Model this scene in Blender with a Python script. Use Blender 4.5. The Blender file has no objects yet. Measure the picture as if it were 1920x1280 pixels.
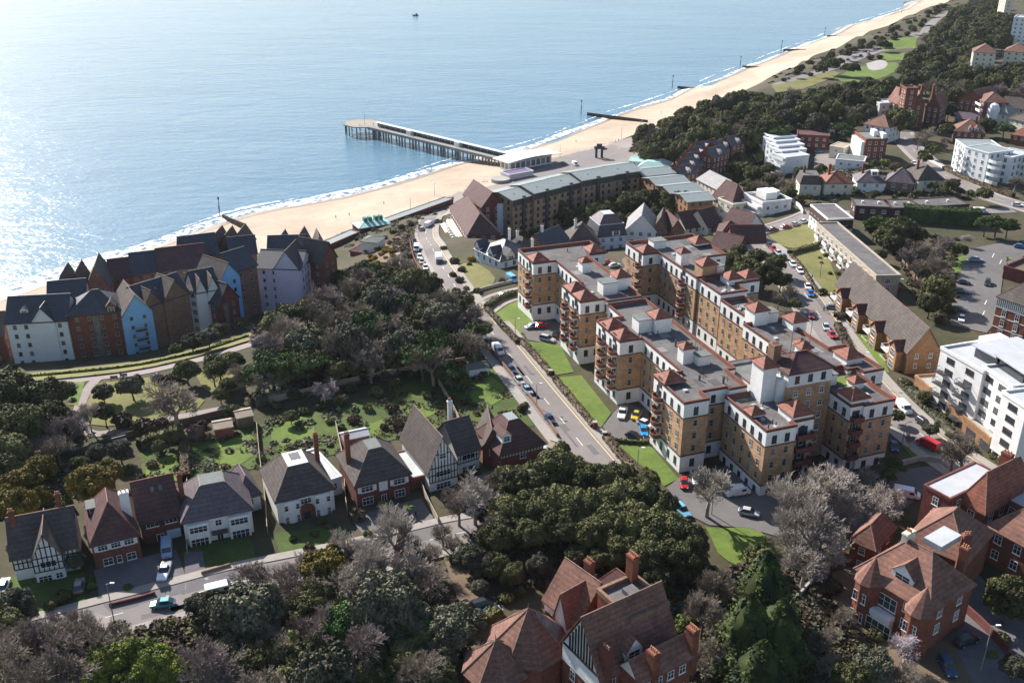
import bpy, bmesh, math, random
import numpy as np
from mathutils import Vector, Matrix
from mathutils.geometry import delaunay_2d_cdt
random.seed(7); rng = np.random.default_rng(7)
R = math.radians; PI = math.pi
sc = bpy.context.scene
# ---------------- camera, sky, sun, exposure ----------------
F = 1850.0; CX = 960.0; CY = 640.0; CAMZ = 138.0
TH = math.atan(840 / F); CT, ST = math.cos(TH), math.sin(TH)
cam = bpy.data.cameras.new('camera'); camo = bpy.data.objects.new('camera', cam); sc.collection.objects.link(camo)
cam.sensor_width = 36; cam.lens = F / 1920 * 36; cam.clip_start = 1; cam.clip_end = 20000
camo.location = (0, 0, CAMZ); camo.rotation_euler = (PI / 2 - TH, 0, 0)
sc.camera = camo
SUN_AZ = R(-38); SUN_EL = R(34)      # azimuth from +Y, negative = left of the view
w = bpy.data.worlds.new('World'); sc.world = w; w.use_nodes = True
nt = w.node_tree; sky = nt.nodes.new('ShaderNodeTexSky'); sky.sky_type = 'NISHITA'; sky.sun_disc = False
sky.sun_elevation = SUN_EL; sky.sun_rotation = SUN_AZ; sky.air_density = 1.0; sky.dust_density = 0.6; sky.ozone_density = 1.2
bg = nt.nodes['Background']; bg.inputs['Strength'].default_value = 0.082
nt.links.new(sky.outputs[0], bg.inputs['Color'])
sl = bpy.data.lights.new('sun', 'SUN'); sl.energy = 4.9; sl.angle = R(0.55); sl.color = (1.0, 0.95, 0.89)
so = bpy.data.objects.new('sun', sl); sc.collection.objects.link(so)
sd = Vector((math.sin(SUN_AZ) * math.cos(SUN_EL), math.cos(SUN_AZ) * math.cos(SUN_EL), math.sin(SUN_EL)))
so.rotation_euler = sd.to_track_quat('Z', 'Y').to_euler(); so.location = sd * 600
sc.view_settings.view_transform = 'Standard'; sc.view_settings.look = 'None'; sc.view_settings.exposure = 1.04; sc.view_settings.gamma = 1
sc.view_settings.use_curve_mapping = False
sc.cycles.max_bounces = 5; sc.cycles.diffuse_bounces = 2; sc.cycles.glossy_bounces = 3; sc.cycles.transparent_max_bounces = 6
sc.cycles.volume_bounces = 0; sc.cycles.caustics_reflective = False; sc.cycles.caustics_refractive = False

# ---------------- pixel <-> world ----------------
def ray(px, py):
    u = (px - CX) / F; v = (CY - py) / F
    return (u, CT + v * ST, -ST + v * CT)
def P(px, py, z):
    d = ray(px, py); t = (z - CAMZ) / d[2]
    return (t * d[0], t * d[1])
def proj(X, Y, Z):
    dz = Z - CAMZ; zc = Y * CT - dz * ST; up = Y * ST + dz * CT
    return (CX + F * X / zc, CY - F * up / zc)

# ---------------- objects, tags ----------------
def link(o): sc.collection.objects.link(o); return o
def tag(o, label=None, cat=None, group=None, kind=None):
    if label: o['label'] = label
    if cat: o['category'] = cat
    if group: o['group'] = group
    if kind: o['kind'] = kind
    return o
def empty(name, loc, label, cat, group=None, rz=0):
    o = link(bpy.data.objects.new(name, None)); o.location = loc; o.rotation_euler = (0, 0, rz); o.empty_display_size = 0.5
    return tag(o, label, cat, group)
class Fr:
    """a local frame: origin (x,y,z), rotation about z"""
    def __init__(s, o=(0, 0, 0), a=0.0): s.o = o; s.a = a; s.c = math.cos(a); s.s = math.sin(a)
    def __call__(s, x, y, z=0.0): return (s.o[0] + x * s.c - y * s.s, s.o[1] + x * s.s + y * s.c, s.o[2] + z)
    def sub(s, x, y, z=0.0, a=0.0): return Fr(s(x, y, z), s.a + a)
ID = Fr()
class MB:
    def __init__(s, fr=ID, org=(0, 0, 0)): s.v = []; s.f = []; s.m = []; s.fr = fr; s.org = org; s.mi = 0
    def pt(s, p):
        q = s.fr(*p); s.v.append((q[0] - s.org[0], q[1] - s.org[1], q[2] - s.org[2])); return len(s.v) - 1
    def face(s, *pts):
        s.f.append([s.pt(p) for p in pts]); s.m.append(s.mi)
    def hexa(s, b, t):   # bottom 4 (ccw from above), top 4
        i = [s.pt(p) for p in b] + [s.pt(p) for p in t]
        for q in ((3, 2, 1, 0), (4, 5, 6, 7), (0, 1, 5, 4), (1, 2, 6, 5), (2, 3, 7, 6), (3, 0, 4, 7)):
            s.f.append([i[k] for k in q]); s.m.append(s.mi)
    def box(s, x0, x1, y0, y1, z0, z1):
        s.hexa([(x0, y0, z0), (x1, y0, z0), (x1, y1, z0), (x0, y1, z0)], [(x0, y0, z1), (x1, y0, z1), (x1, y1, z1), (x0, y1, z1)])
    def prism(s, poly, z0, z1, top=True, bottom=True):
        n = len(poly); a = [s.pt((p[0], p[1], z0)) for p in poly]; b = [s.pt((p[0], p[1], z1)) for p in poly]
        for i in range(n):
            j = (i + 1) % n; s.f.append([a[i], a[j], b[j], b[i]]); s.m.append(s.mi)
        if top: s.f.append(b); s.m.append(s.mi)
        if bottom: s.f.append(a[::-1]); s.m.append(s.mi)
    def tube(s, p, q, r0, r1=None, n=6, cap=True):
        r1 = r0 if r1 is None else r1
        p = Vector(p); q = Vector(q); d = (q - p)
        if d.length < 1e-6: return
        d.normalize(); u = d.orthogonal().normalized(); w_ = d.cross(u)
        A = []; B = []
        for i in range(n):
            t = 2 * PI * i / n; o = u * math.cos(t) + w_ * math.sin(t)
            A.append(s.pt(p + o * r0)); B.append(s.pt(q + o * r1))
        for i in range(n):
            j = (i + 1) % n; s.f.append([A[i], A[j], B[j], B[i]]); s.m.append(s.mi)
        if cap: s.f.append(A[::-1]); s.m.append(s.mi); s.f.append(B); s.m.append(s.mi)
    def cone(s, c, r, h, n=8, r1=0.0):
        s.tube(c, (c[0], c[1], c[2] + h), r, max(r1, 0.01), n)
    def mesh(s, name, mats):
        me = bpy.data.meshes.new(name); me.from_pydata(s.v, [], s.f)
        for m in (mats if isinstance(mats, (list, tuple)) else [mats]): me.materials.append(m)
        if any(s.m): me.polygons.foreach_set('material_index', s.m)
        me.update(); return me
    def build(s, name, mats, parent=None, loc=None, rz=0):
        o = link(bpy.data.objects.new(name, s.mesh(name, mats)))
        if parent: o.parent = parent
        if loc: o.location = loc
        if rz: o.rotation_euler = (0, 0, rz)
        return o
def inst(name, me, parent=None, loc=(0, 0, 0), rz=0.0, sc_=None):
    o = link(bpy.data.objects.new(name, me)); o.location = loc; o.rotation_euler = (0, 0, rz)
    if sc_: o.scale = sc_
    if parent: o.parent = parent
    return o
def np_mesh(name, V, Fq, mats, smooth=False):
    """V (n,3) array, Fq (m,k) array of equal-size faces"""
    me = bpy.data.meshes.new(name); V = np.asarray(V, dtype=np.float32); Fq = np.asarray(Fq, dtype=np.int32)
    me.vertices.add(len(V)); me.vertices.foreach_set('co', V.ravel())
    k = Fq.shape[1]; me.loops.add(Fq.size); me.loops.foreach_set('vertex_index', Fq.ravel())
    me.polygons.add(len(Fq)); me.polygons.foreach_set('loop_start', np.arange(len(Fq), dtype=np.int32) * k)
    me.polygons.foreach_set('loop_total', np.full(len(Fq), k, dtype=np.int32))
    for m in (mats if isinstance(mats, (list, tuple)) else [mats]): me.materials.append(m)
    if smooth: me.polygons.foreach_set('use_smooth', np.ones(len(Fq), dtype=bool))
    me.update(calc_edges=True); return me

# ---------------- materials ----------------
MATS = {}
def mat(name, col, rough=0.8, var=0.25, scale=0.6, col2=None, bump=0.0, bscale=3.0, pattern=None, spec=0.3, metal=0.0, rnd=0.0, world=False, pscale=1.0, mask=(0.4, 0.6)):
    """procedural surface: noise mottling between col*(1-var) and col*(1+var) (or col2), optional course pattern"""
    if name in MATS: return MATS[name]
    m = bpy.data.materials.new(name); m.use_nodes = True; MATS[name] = m
    N = m.node_tree.nodes; Lk = m.node_tree.links; b = N['Principled BSDF']
    b.inputs['Roughness'].default_value = rough; b.inputs['Specular IOR Level'].default_value = spec; b.inputs['Metallic'].default_value = metal
    if world:
        tc = N.new('ShaderNodeNewGeometry'); co = tc.outputs['Position']
    else:
        tc = N.new('ShaderNodeTexCoord'); co = tc.outputs['Object']
    n1 = N.new('ShaderNodeTexNoise'); n1.inputs['Scale'].default_value = scale; n1.inputs['Detail'].default_value = 6; n1.inputs['Roughness'].default_value = 0.65
    Lk.new(co, n1.inputs['Vector'])
    rp = N.new('ShaderNodeValToRGB'); rp.color_ramp.elements[0].position = mask[0] - 0.1; rp.color_ramp.elements[1].position = mask[1] + 0.1
    c2 = col2 if col2 else tuple(min(1, c * (1 + var)) for c in col); c1 = col if col2 else tuple(c * (1 - var) for c in col)
    rp.color_ramp.elements[0].color = (*c1, 1); rp.color_ramp.elements[1].color = (*c2, 1)
    Lk.new(n1.outputs['Fac'], rp.inputs['Fac']); out = rp.outputs['Color']
    def mul(inp, fac_out, lo, hi):
        mr = N.new('ShaderNodeMapRange'); mr.inputs['To Min'].default_value = lo; mr.inputs['To Max'].default_value = hi
        Lk.new(fac_out, mr.inputs['Value']); vm = N.new('ShaderNodeVectorMath'); vm.operation = 'SCALE'
        Lk.new(inp, vm.inputs[0]); Lk.new(mr.outputs[0], vm.inputs['Scale']); return vm.outputs[0]
    n2 = N.new('ShaderNodeTexNoise'); n2.inputs['Scale'].default_value = scale * 9; n2.inputs['Detail'].default_value = 4
    Lk.new(co, n2.inputs['Vector']); out = mul(out, n2.outputs['Fac'], 1 - var * 1.1, 1 + var * 1.1)
    hgt = None
    if pattern:
        wv = N.new('ShaderNodeTexWave'); wv.bands_direction = 'Z'; wv.wave_profile = 'SAW'
        wv.inputs['Scale'].default_value = {'tile': 0.5, 'brick': 0.9}.get(pattern, 0.6) * pscale; wv.inputs['Distortion'].default_value = 0.0
        if pattern == 'seam': wv.bands_direction = 'X'; wv.wave_profile = 'SIN'
        if pattern == 'boards': wv.bands_direction = 'DIAGONAL'; wv.wave_profile = 'SIN'
        Lk.new(co, wv.inputs['Vector']); out = mul(out, wv.outputs['Fac'], 0.78, 1.12); hgt = wv.outputs['Fac']
        if pattern in ('tile', 'brick'):
            vo = N.new('ShaderNodeTexVoronoi'); vo.inputs['Scale'].default_value = 2.2 * pscale; Lk.new(co, vo.inputs['Vector'])
            sp = N.new('ShaderNodeSeparateColor'); Lk.new(vo.outputs['Color'], sp.inputs[0]); out = mul(out, sp.outputs[0], 0.84, 1.14)
    if rnd:
        oi = N.new('ShaderNodeObjectInfo'); out = mul(out, oi.outputs['Random'], 1 - rnd, 1 + rnd)
    Lk.new(out, b.inputs['Base Color'])
    if bump:
        bp = N.new('ShaderNodeBump'); bp.inputs['Strength'].default_value = bump; bp.inputs['Distance'].default_value = 0.15
        n3 = N.new('ShaderNodeTexNoise'); n3.inputs['Scale'].default_value = bscale; n3.inputs['Detail'].default_value = 5
        Lk.new(co, n3.inputs['Vector']); Lk.new(n3.outputs['Fac'], bp.inputs['Height']); Lk.new(bp.outputs[0], b.inputs['Normal'])
    return m
def leafmat(name, c1, c2, scale=0.35, rough=0.75, rnd=0.25, trans=0.15):
    m = bpy.data.materials.new(name); m.use_nodes = True; MATS[name] = m
    N = m.node_tree.nodes; Lk = m.node_tree.links; b = N['Principled BSDF']; b.inputs['Roughness'].default_value = rough
    b.inputs['Specular IOR Level'].default_value = 0.18
    g = N.new('ShaderNodeNewGeometry'); n1 = N.new('ShaderNodeTexNoise'); n1.inputs['Scale'].default_value = scale; n1.inputs['Detail'].default_value = 5
    Lk.new(g.outputs['Position'], n1.inputs['Vector'])
    rp = N.new('ShaderNodeValToRGB'); rp.color_ramp.elements[0].position = 0.35; rp.color_ramp.elements[1].position = 0.68
    rp.color_ramp.elements[0].color = (*c1, 1); rp.color_ramp.elements[1].color = (*c2, 1)
    Lk.new(n1.outputs['Fac'], rp.inputs['Fac'])
    oi = N.new('ShaderNodeObjectInfo'); mr = N.new('ShaderNodeMapRange'); mr.inputs['To Min'].default_value = 1 - rnd; mr.inputs['To Max'].default_value = 1 + rnd
    Lk.new(oi.outputs['Random'], mr.inputs['Value']); vm = N.new('ShaderNodeVectorMath'); vm.operation = 'SCALE'
    Lk.new(rp.outputs[0], vm.inputs[0]); Lk.new(mr.outputs[0], vm.inputs['Scale'])
    ri = N.new('ShaderNodeMapRange'); ri.inputs['To Min'].default_value = 0.65; ri.inputs['To Max'].default_value = 1.35
    Lk.new(g.outputs['Random Per Island'], ri.inputs['Value']); vm2 = N.new('ShaderNodeVectorMath'); vm2.operation = 'SCALE'
    Lk.new(vm.outputs[0], vm2.inputs[0]); Lk.new(ri.outputs[0], vm2.inputs['Scale'])
    Lk.new(vm2.outputs[0], b.inputs['Base Color'])
    return m
WHITE = mat('white_render', (0.74, 0.73, 0.70), 0.85, 0.11, 0.45)
CREAM = mat('cream_render', (0.66, 0.60, 0.47), 0.85, 0.08, 0.25)
BRICK_G = mat('golden_brick', (0.44, 0.275, 0.155), 0.9, 0.28, 0.35, pattern='brick')
BRICK_R = mat('red_brick', (0.20, 0.072, 0.046), 0.9, 0.2, 0.4, pattern='brick')
BRICK_D = mat('dark_red_brick', (0.16, 0.055, 0.045), 0.9, 0.2, 0.4, pattern='brick')
BRICK_B = mat('brown_brick', (0.24, 0.145, 0.10), 0.9, 0.2, 0.4, pattern='brick')
BRICK_O = mat('orange_brick', (0.30, 0.165, 0.085), 0.9, 0.18, 0.4, pattern='brick')
TILE_R = mat('red_clay_tile', (0.24, 0.085, 0.055), 0.75, 0.25, 0.7, pattern='tile')
TILE_P = mat('weathered_red_tile', (0.19, 0.095, 0.07), 0.85, 0.3, 0.35, pattern='tile')
TILE_B = mat('brown_tile', (0.092, 0.074, 0.066), 0.85, 0.25, 0.3, pattern='tile')
TILE_M = mat('maroon_tile', (0.095, 0.048, 0.044), 0.8, 0.22, 0.4, pattern='tile')
TILE_T = mat('terracotta_tile', (0.21, 0.135, 0.105), 0.85, 0.2, 0.5, pattern='tile')
SLATE = mat('dark_slate', (0.045, 0.046, 0.06), 0.55, 0.25, 0.5, pattern='tile', spec=0.5)
SLATE_P = mat('purple_slate', (0.115, 0.085, 0.092), 0.6, 0.22, 0.5, pattern='tile', spec=0.4)
SLATE_G = mat('grey_slate', (0.20, 0.19, 0.19), 0.6, 0.22, 0.5, pattern='tile', spec=0.4)
FELT = mat('roof_felt', (0.118, 0.110, 0.108), 0.9, 0.34, 0.22)
FELT_G = mat('green_grey_felt', (0.15, 0.16, 0.15), 0.9, 0.2, 0.3)
FELT_L = mat('pale_roof_membrane', (0.42, 0.43, 0.44), 0.7, 0.12, 0.2)
METAL_G = mat('grey_standing_seam', (0.24, 0.27, 0.26), 0.5, 0.1, 0.3, pattern='seam', spec=0.4)
COPPER = mat('copper_green_roof', (0.33, 0.52, 0.47), 0.7, 0.12, 0.3)
COPE = mat('dark_coping_tile', (0.15, 0.06, 0.045), 0.8, 0.2, 0.7)
FRAME_B = mat('stone_coloured_frame', (0.36, 0.34, 0.30), 0.6, 0.1, 1.0)
GLASS = mat('window_glass', (0.035, 0.045, 0.055), 0.12, 0.3, 0.9, spec=0.7)
GLASS_L = mat('curtained_glass', (0.16, 0.16, 0.16), 0.2, 0.4, 0.9, spec=0.6)
FRAME = mat('white_window_frame', (0.75, 0.75, 0.73), 0.5, 0.05, 1.0)
FRAME_D = mat('dark_window_frame', (0.06, 0.05, 0.045), 0.5, 0.1, 1.0)
TIMBER = mat('black_timber', (0.02, 0.018, 0.017), 0.8, 0.2, 1.0)
METAL_D = mat('dark_metal', (0.05, 0.05, 0.055), 0.5, 0.15, 1.0, spec=0.5)
CONC = mat('concrete', (0.34, 0.32, 0.29), 0.9, 0.15, 0.3)
WOOD = mat('weathered_wood', (0.16, 0.115, 0.08), 0.9, 0.25, 0.6)
WOODP = mat('pale_wood', (0.36, 0.29, 0.21), 0.9, 0.2, 0.6)
BLUE = mat('bright_blue_render', (0.24, 0.48, 0.78), 0.8, 0.08, 0.3)
PBLUE = mat('pale_blue_render', (0.52, 0.62, 0.70), 0.8, 0.06, 0.3)
LILAC = mat('lilac_render', (0.62, 0.56, 0.68), 0.8, 0.06, 0.3)
BRICK_T = mat('tan_brick', (0.34, 0.235, 0.15), 0.9, 0.2, 0.4, pattern='brick')
GREYW = mat('cool_white_render', (0.68, 0.69, 0.70), 0.8, 0.06, 0.3)
POT = mat('clay_pot', (0.42, 0.20, 0.11), 0.85, 0.2, 1.0)

# ---------------- terrain ----------------
# control points: pixel of the photograph + height above the sea
TC = []
def tc(z, *pts):
    for p in pts: TC.append((*P(p[0], p[1], z), z))
tc(-2.5, (-150, 560), (0, 520), (240, 452), (480, 375), (640, 348), (780, 312), (880, 285), (990, 262), (1100, 222), (1250, 172), (1390, 116), (1540, 58), (1680, 10), (1770, -22))
tc(0.0, (-150, 606), (0, 562), (110, 522), (250, 478), (400, 425), (480, 398), (640, 372), (770, 338), (860, 306), (950, 290), (1020, 272), (1110, 236), (1180, 208), (1260, 186), (1400, 129), (1470, 101), (1560, 67), (1640, 37), (1740, 6), (1800, -16))
tc(3.0, (-150, 660), (0, 608), (300, 520), (480, 470), (640, 428), (760, 390), (860, 352), (950, 318), (1040, 296), (1130, 268), (1190, 248), (1265, 216), (1340, 188), (1430, 152), (1520, 106), (1620, 64), (1720, 22), (1790, -6))
tc(4.5, (640, 446), (760, 406), (880, 362), (985, 330), (1080, 300), (1150, 282), (1100, 312), (1180, 296), (1000, 345))
tc(8.0, (-150, 700), (0, 660), (120, 650), (260, 640), (400, 610), (520, 560), (610, 510), (660, 470))
tc(10.0, (950, 395), (1050, 385), (1150, 378), (1240, 340), (1230, 318), (1290, 370), (1270, 300), (950, 440), (1100, 420), (1240, 400))
tc(14.0, (1330, 330), (1380, 350), (1320, 395), (1420, 330), (870, 405), (850, 440), (800, 405))
tc(12.0, (780, 425), (700, 462), (745, 430))
tc(20.0, (735, 500), (700, 540), (765, 470), (835, 470), (960, 470), (1050, 480), (890, 450), (1420, 380), (1440, 300), (1460, 350), (1330, 430), (640, 570), (580, 590))
tc(25.0, (830, 510), (880, 500), (730, 560), (1200, 470), (1120, 478), (1330, 440), (1420, 425), (1500, 300), (1480, 400), (1570, 300), (1430, 270))
tc(27.0, (-150, 736), (0, 716), (130, 704), (260, 690), (380, 664), (470, 636), (560, 620), (640, 600), (870, 560), (960, 540), (1080, 520), (780, 560))
tc(17.0, (-150, 722), (0, 704), (130, 692), (260, 678), (380, 650), (465, 622), (545, 598))
tc(28.0, (-200, 900), (-200, 1100), (-200, 1300), (100, 800), (400, 760), (700, 680), (850, 620), (1000, 700), (1100, 600), (1280, 500), (1450, 560), (1560, 480), (1600, 420), (1700, 380), (1560, 340), (1640, 300), (1700, 260),
   (1800, 400), (1900, 300), (2050, 500), (1700, 700), (1900, 900), (2050, 1200), (1500, 1100), (1200, 1100), (900, 1000), (600, 1000), (300, 1000), (0, 1000), (0, 1280), (500, 1280), (1000, 1280), (1500, 1280), (1900, 1280), (1300, 850), (700, 850), (1560, 640),
   (400, 1500), (1400, 1500), (-300, 1500), (2300, 1500))
tc(29.0, (1345, 203), (1400, 176), (1460, 152), (1560, 106), (1660, 62), (1740, 26), (1830, -8), (1500, 220), (1600, 180), (1750, 150), (1800, 80), (1900, 60), (1900, 150), (2050, 100), (2050, 250), (1900, 5), (1860, -25), (2100, -20))
tc(18.0, (1290, 230)); tc(10.0, (1240, 256)); tc(6.0, (1218, 264)); tc(24.0, (1350, 268), (1330, 235), (1420, 222))
tc(12.0, (1400, 150), (1480, 118), (1590, 70), (1690, 30))
for (x, y, z) in ((-3500, 300, 28), (-3500, 330, -3), (-3500, 6000, -3), (0, 6000, -3), (2600, 6000, -3), (6000, 6000, 28), (6000, 0, 28), (4000, -1500, 28), (-3500, -1500, 28), (0, -1500, 28), (1500, 2700, -3), (2600, 4600, -3), (1600, 2650, 29), (2800, 4600, 29), (-900, 480, -3), (-900, 400, 4), (-900, 340, 28), (300, -300, 28), (-300, -300, 28), (900, 300, 28), (900, 900, 28)):
    TC.append((x, y, z))
_tv, _te, _tf, *_ = delaunay_2d_cdt([Vector((p[0], p[1])) for p in TC], [], [], 0, 1e-3)
_tz = []
for v in _tv:
    _tz.append(min(TC, key=lambda p: (p[0] - v[0]) ** 2 + (p[1] - v[1]) ** 2)[2])
def axis(lo, hi, step, far0, far1, n=14):
    a = list(np.arange(lo, hi + .01, step)); 
    l = [lo - (lo - far0) * ((i / n) ** 2.2) for i in range(n, 0, -1)]; r = [hi + (far1 - hi) * ((i / n) ** 2.2) for i in range(1, n + 1)]
    return np.array(l + a + r)
GX = axis(-400, 700, 4.0, -3400, 5800); GY = axis(60, 1400, 4.0, -1400, 5900)
GZ = np.full((len(GY), len(GX)), 28.0)
XX, YY = np.meshgrid(GX, GY)
for tri in _tf:
    (x1, y1), (x2, y2), (x3, y3) = [_tv[i] for i in tri]; z1, z2, z3 = [_tz[i] for i in tri]
    i0, i1 = np.searchsorted(GX, [min(x1, x2, x3) - 1e-6, max(x1, x2, x3) + 1e-6]); j0, j1 = np.searchsorted(GY, [min(y1, y2, y3) - 1e-6, max(y1, y2, y3) + 1e-6])
    if i1 <= i0 or j1 <= j0: continue
    X = XX[j0:j1, i0:i1]; Y = YY[j0:j1, i0:i1]; den = (y2 - y3) * (x1 - x3) + (x3 - x2) * (y1 - y3)
    if abs(den) < 1e-9: continue
    l1 = ((y2 - y3) * (X - x3) + (x3 - x2) * (Y - y3)) / den; l2 = ((y3 - y1) * (X - x3) + (x1 - x3) * (Y - y3)) / den; l3 = 1 - l1 - l2
    ins = (l1 > -1e-6) & (l2 > -1e-6) & (l3 > -1e-6); sub = GZ[j0:j1, i0:i1]; sub[ins] = (l1 * z1 + l2 * z2 + l3 * z3)[ins]
for _ in range(2):
    K = GZ.copy(); K[1:-1, 1:-1] = (GZ[1:-1, 1:-1] * 2 + GZ[:-2, 1:-1] + GZ[2:, 1:-1] + GZ[1:-1, :-2] + GZ[1:-1, 2:]) / 6; GZ = K
def gz(x, y):
    i = int(np.clip(np.searchsorted(GX, x) - 1, 0, len(GX) - 2)); j = int(np.clip(np.searchsorted(GY, y) - 1, 0, len(GY) - 2))
    u = (x - GX[i]) / (GX[i + 1] - GX[i]); v = (y - GY[j]) / (GY[j + 1] - GY[j]); u = min(max(u, 0), 1); v = min(max(v, 0), 1)
    a, b, c, d = GZ[j, i], GZ[j, i + 1], GZ[j + 1, i + 1], GZ[j + 1, i]
    # same split as the terrain triangles (a,b,c) (a,c,d)
    return float(a + (b - a) * u + (c - b) * v) if u > v else float(a + (c - d) * u + (d - a) * v)
def G(px, py, h=0.0):
    """where the sight line through a pixel meets the ground raised by h"""
    d = ray(px, py); t = 60.0; prev = t
    while t < 6000:
        z = CAMZ + t * d[2]
        if z <= gz(t * d[0], t * d[1]) + h: break
        prev = t; t += max(3.0, t * 0.012)
    lo, hi = prev, t
    for _ in range(18):
        m_ = (lo + hi) / 2
        if CAMZ + m_ * d[2] <= gz(m_ * d[0], m_ * d[1]) + h: hi = m_
        else: lo = m_
    return (hi * d[0], hi * d[1])
def dens(pts, step=4.0, closed=False):
    out = []; n = len(pts)
    for i in range(n if closed else n - 1):
        a = pts[i]; b = pts[(i + 1) % n]; L = math.hypot(b[0] - a[0], b[1] - a[1]); k = max(1, int(L / step))
        for j in range(k): out.append((a[0] + (b[0] - a[0]) * j / k, a[1] + (b[1] - a[1]) * j / k))
    if not closed: out.append(pts[-1])
    return out
def smooth(pts, n=3):
    for _ in range(n):
        q = [pts[0]]
        for a, b in zip(pts, pts[1:]):
            q.append((a[0] * .75 + b[0] * .25, a[1] * .75 + b[1] * .25)); q.append((a[0] * .25 + b[0] * .75, a[1] * .25 + b[1] * .75))
        q.append(pts[-1]); pts = q
    return pts
def drape(name, poly, m, off, cell=4.0, kind='structure', skirt=0.0, jag=0.0, parent=None):
    """a sheet laid over the terrain inside a world polygon"""
    b = dens(poly, cell, True)
    if jag: b = [(x + random.uniform(-jag, jag), y + random.uniform(-jag, jag)) for x, y in b]
    xs = [p[0] for p in b]; ys = [p[1] for p in b]; n = len(b)
    g = []
    x0, x1, y0, y1 = min(xs), max(xs), min(ys), max(ys)
    gx = GX[(GX > x0) & (GX < x1)]; gy = GY[(GY > y0) & (GY < y1)]
    for y in gy:
        cr = []
        for i in range(n):
            a, c = b[i], b[(i + 1) % n]
            if (a[1] > y) != (c[1] > y): cr.append(a[0] + (y - a[1]) * (c[0] - a[0]) / (c[1] - a[1]))
        cr.sort()
        for k in range(0, len(cr) - 1, 2):
            for x in gx:
                if cr[k] + .6 < x < cr[k + 1] - .6: g.append(Vector((float(x), float(y))))
    v, e, f, *_ = delaunay_2d_cdt([Vector(p) for p in b] + g, [(i, (i + 1) % n) for i in range(n)], [], 1, 1e-4)
    V = [(p[0], p[1], gz(p[0], p[1]) + off) for p in v]; Fc = [list(t) for t in f]
    if skirt:
        k = len(V)
        for (x, y) in b: V.append((x, y, gz(x, y) + off)); V.append((x, y, gz(x, y) + off - skirt))
        for i in range(n):
            j = (i + 1) % n; Fc.append([k + 2 * i, k + 2 * i + 1, k + 2 * j + 1, k + 2 * j])
    me = bpy.data.meshes.new(name); me.from_pydata(V, [], Fc); me.materials.append(m); me.update()
    o = link(bpy.data.objects.new(name, me)); o['kind'] = kind
    if parent: o.parent = parent
    return o
def offset_line(pts, d):
    out = []
    for i, p in enumerate(pts):
        a = pts[max(0, i - 1)]; b = pts[min(len(pts) - 1, i + 1)]; dx, dy = b[0] - a[0], b[1] - a[1]; L = math.hypot(dx, dy) or 1
        out.append((p[0] - dy / L * d, p[1] + dx / L * d))
    return out
def strip(mb, pts, d0, d1, off, skirt=0.0, across=2):
    """ribbon between offsets d0..d1 of a centre line, laid on the terrain"""
    rows = [offset_line(pts, d0 + (d1 - d0) * k / across) for k in range(across + 1)]
    idx = [[mb.pt((p[0], p[1], gz(*p) + off)) for p in r] for r in rows]
    for k in range(across):
        for i in range(len(pts) - 1):
            mb.f.append([idx[k][i], idx[k][i + 1], idx[k + 1][i + 1], idx[k + 1][i]] if d1 < d0 else [idx[k][i], idx[k + 1][i], idx[k + 1][i + 1], idx[k][i + 1]][::-1]); mb.m.append(mb.mi)
    if skirt:
        for r in (rows[0], rows[-1]):
            for i in range(len(r) - 1):
                a, b = r[i], r[i + 1]; mb.face((a[0], a[1], gz(*a) + off), (b[0], b[1], gz(*b) + off), (b[0], b[1], gz(*b) + off - skirt), (a[0], a[1], gz(*a) + off - skirt))
def line_px(pts, step=3.0, sm=2, h=0): return dens(smooth([G(x, y, h) for x, y in pts], sm), step)
def poly_px(pts, sm=0):
    q = [G(x, y) for x, y in pts]
    return smooth(q + [q[0]], sm)[:-1] if sm else q

SOIL = mat('rough_ground', (0.035, 0.042, 0.014), 0.95, 0.35, 0.05, col2=(0.085, 0.062, 0.038), world=True, bump=0.6, bscale=1.2)
nj, ni = GZ.shape
V = np.stack([XX.ravel(), YY.ravel(), GZ.ravel()], 1); ii = np.arange(nj * ni).reshape(nj, ni)
a, b_, c, d = ii[:-1, :-1].ravel(), ii[:-1, 1:].ravel(), ii[1:, 1:].ravel(), ii[1:, :-1].ravel()
me = np_mesh('ground', V, np.concatenate([np.stack([a, b_, c], 1), np.stack([a, c, d], 1)]), SOIL, True)
tag(link(bpy.data.objects.new('ground', me)), kind='structure')
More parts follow.
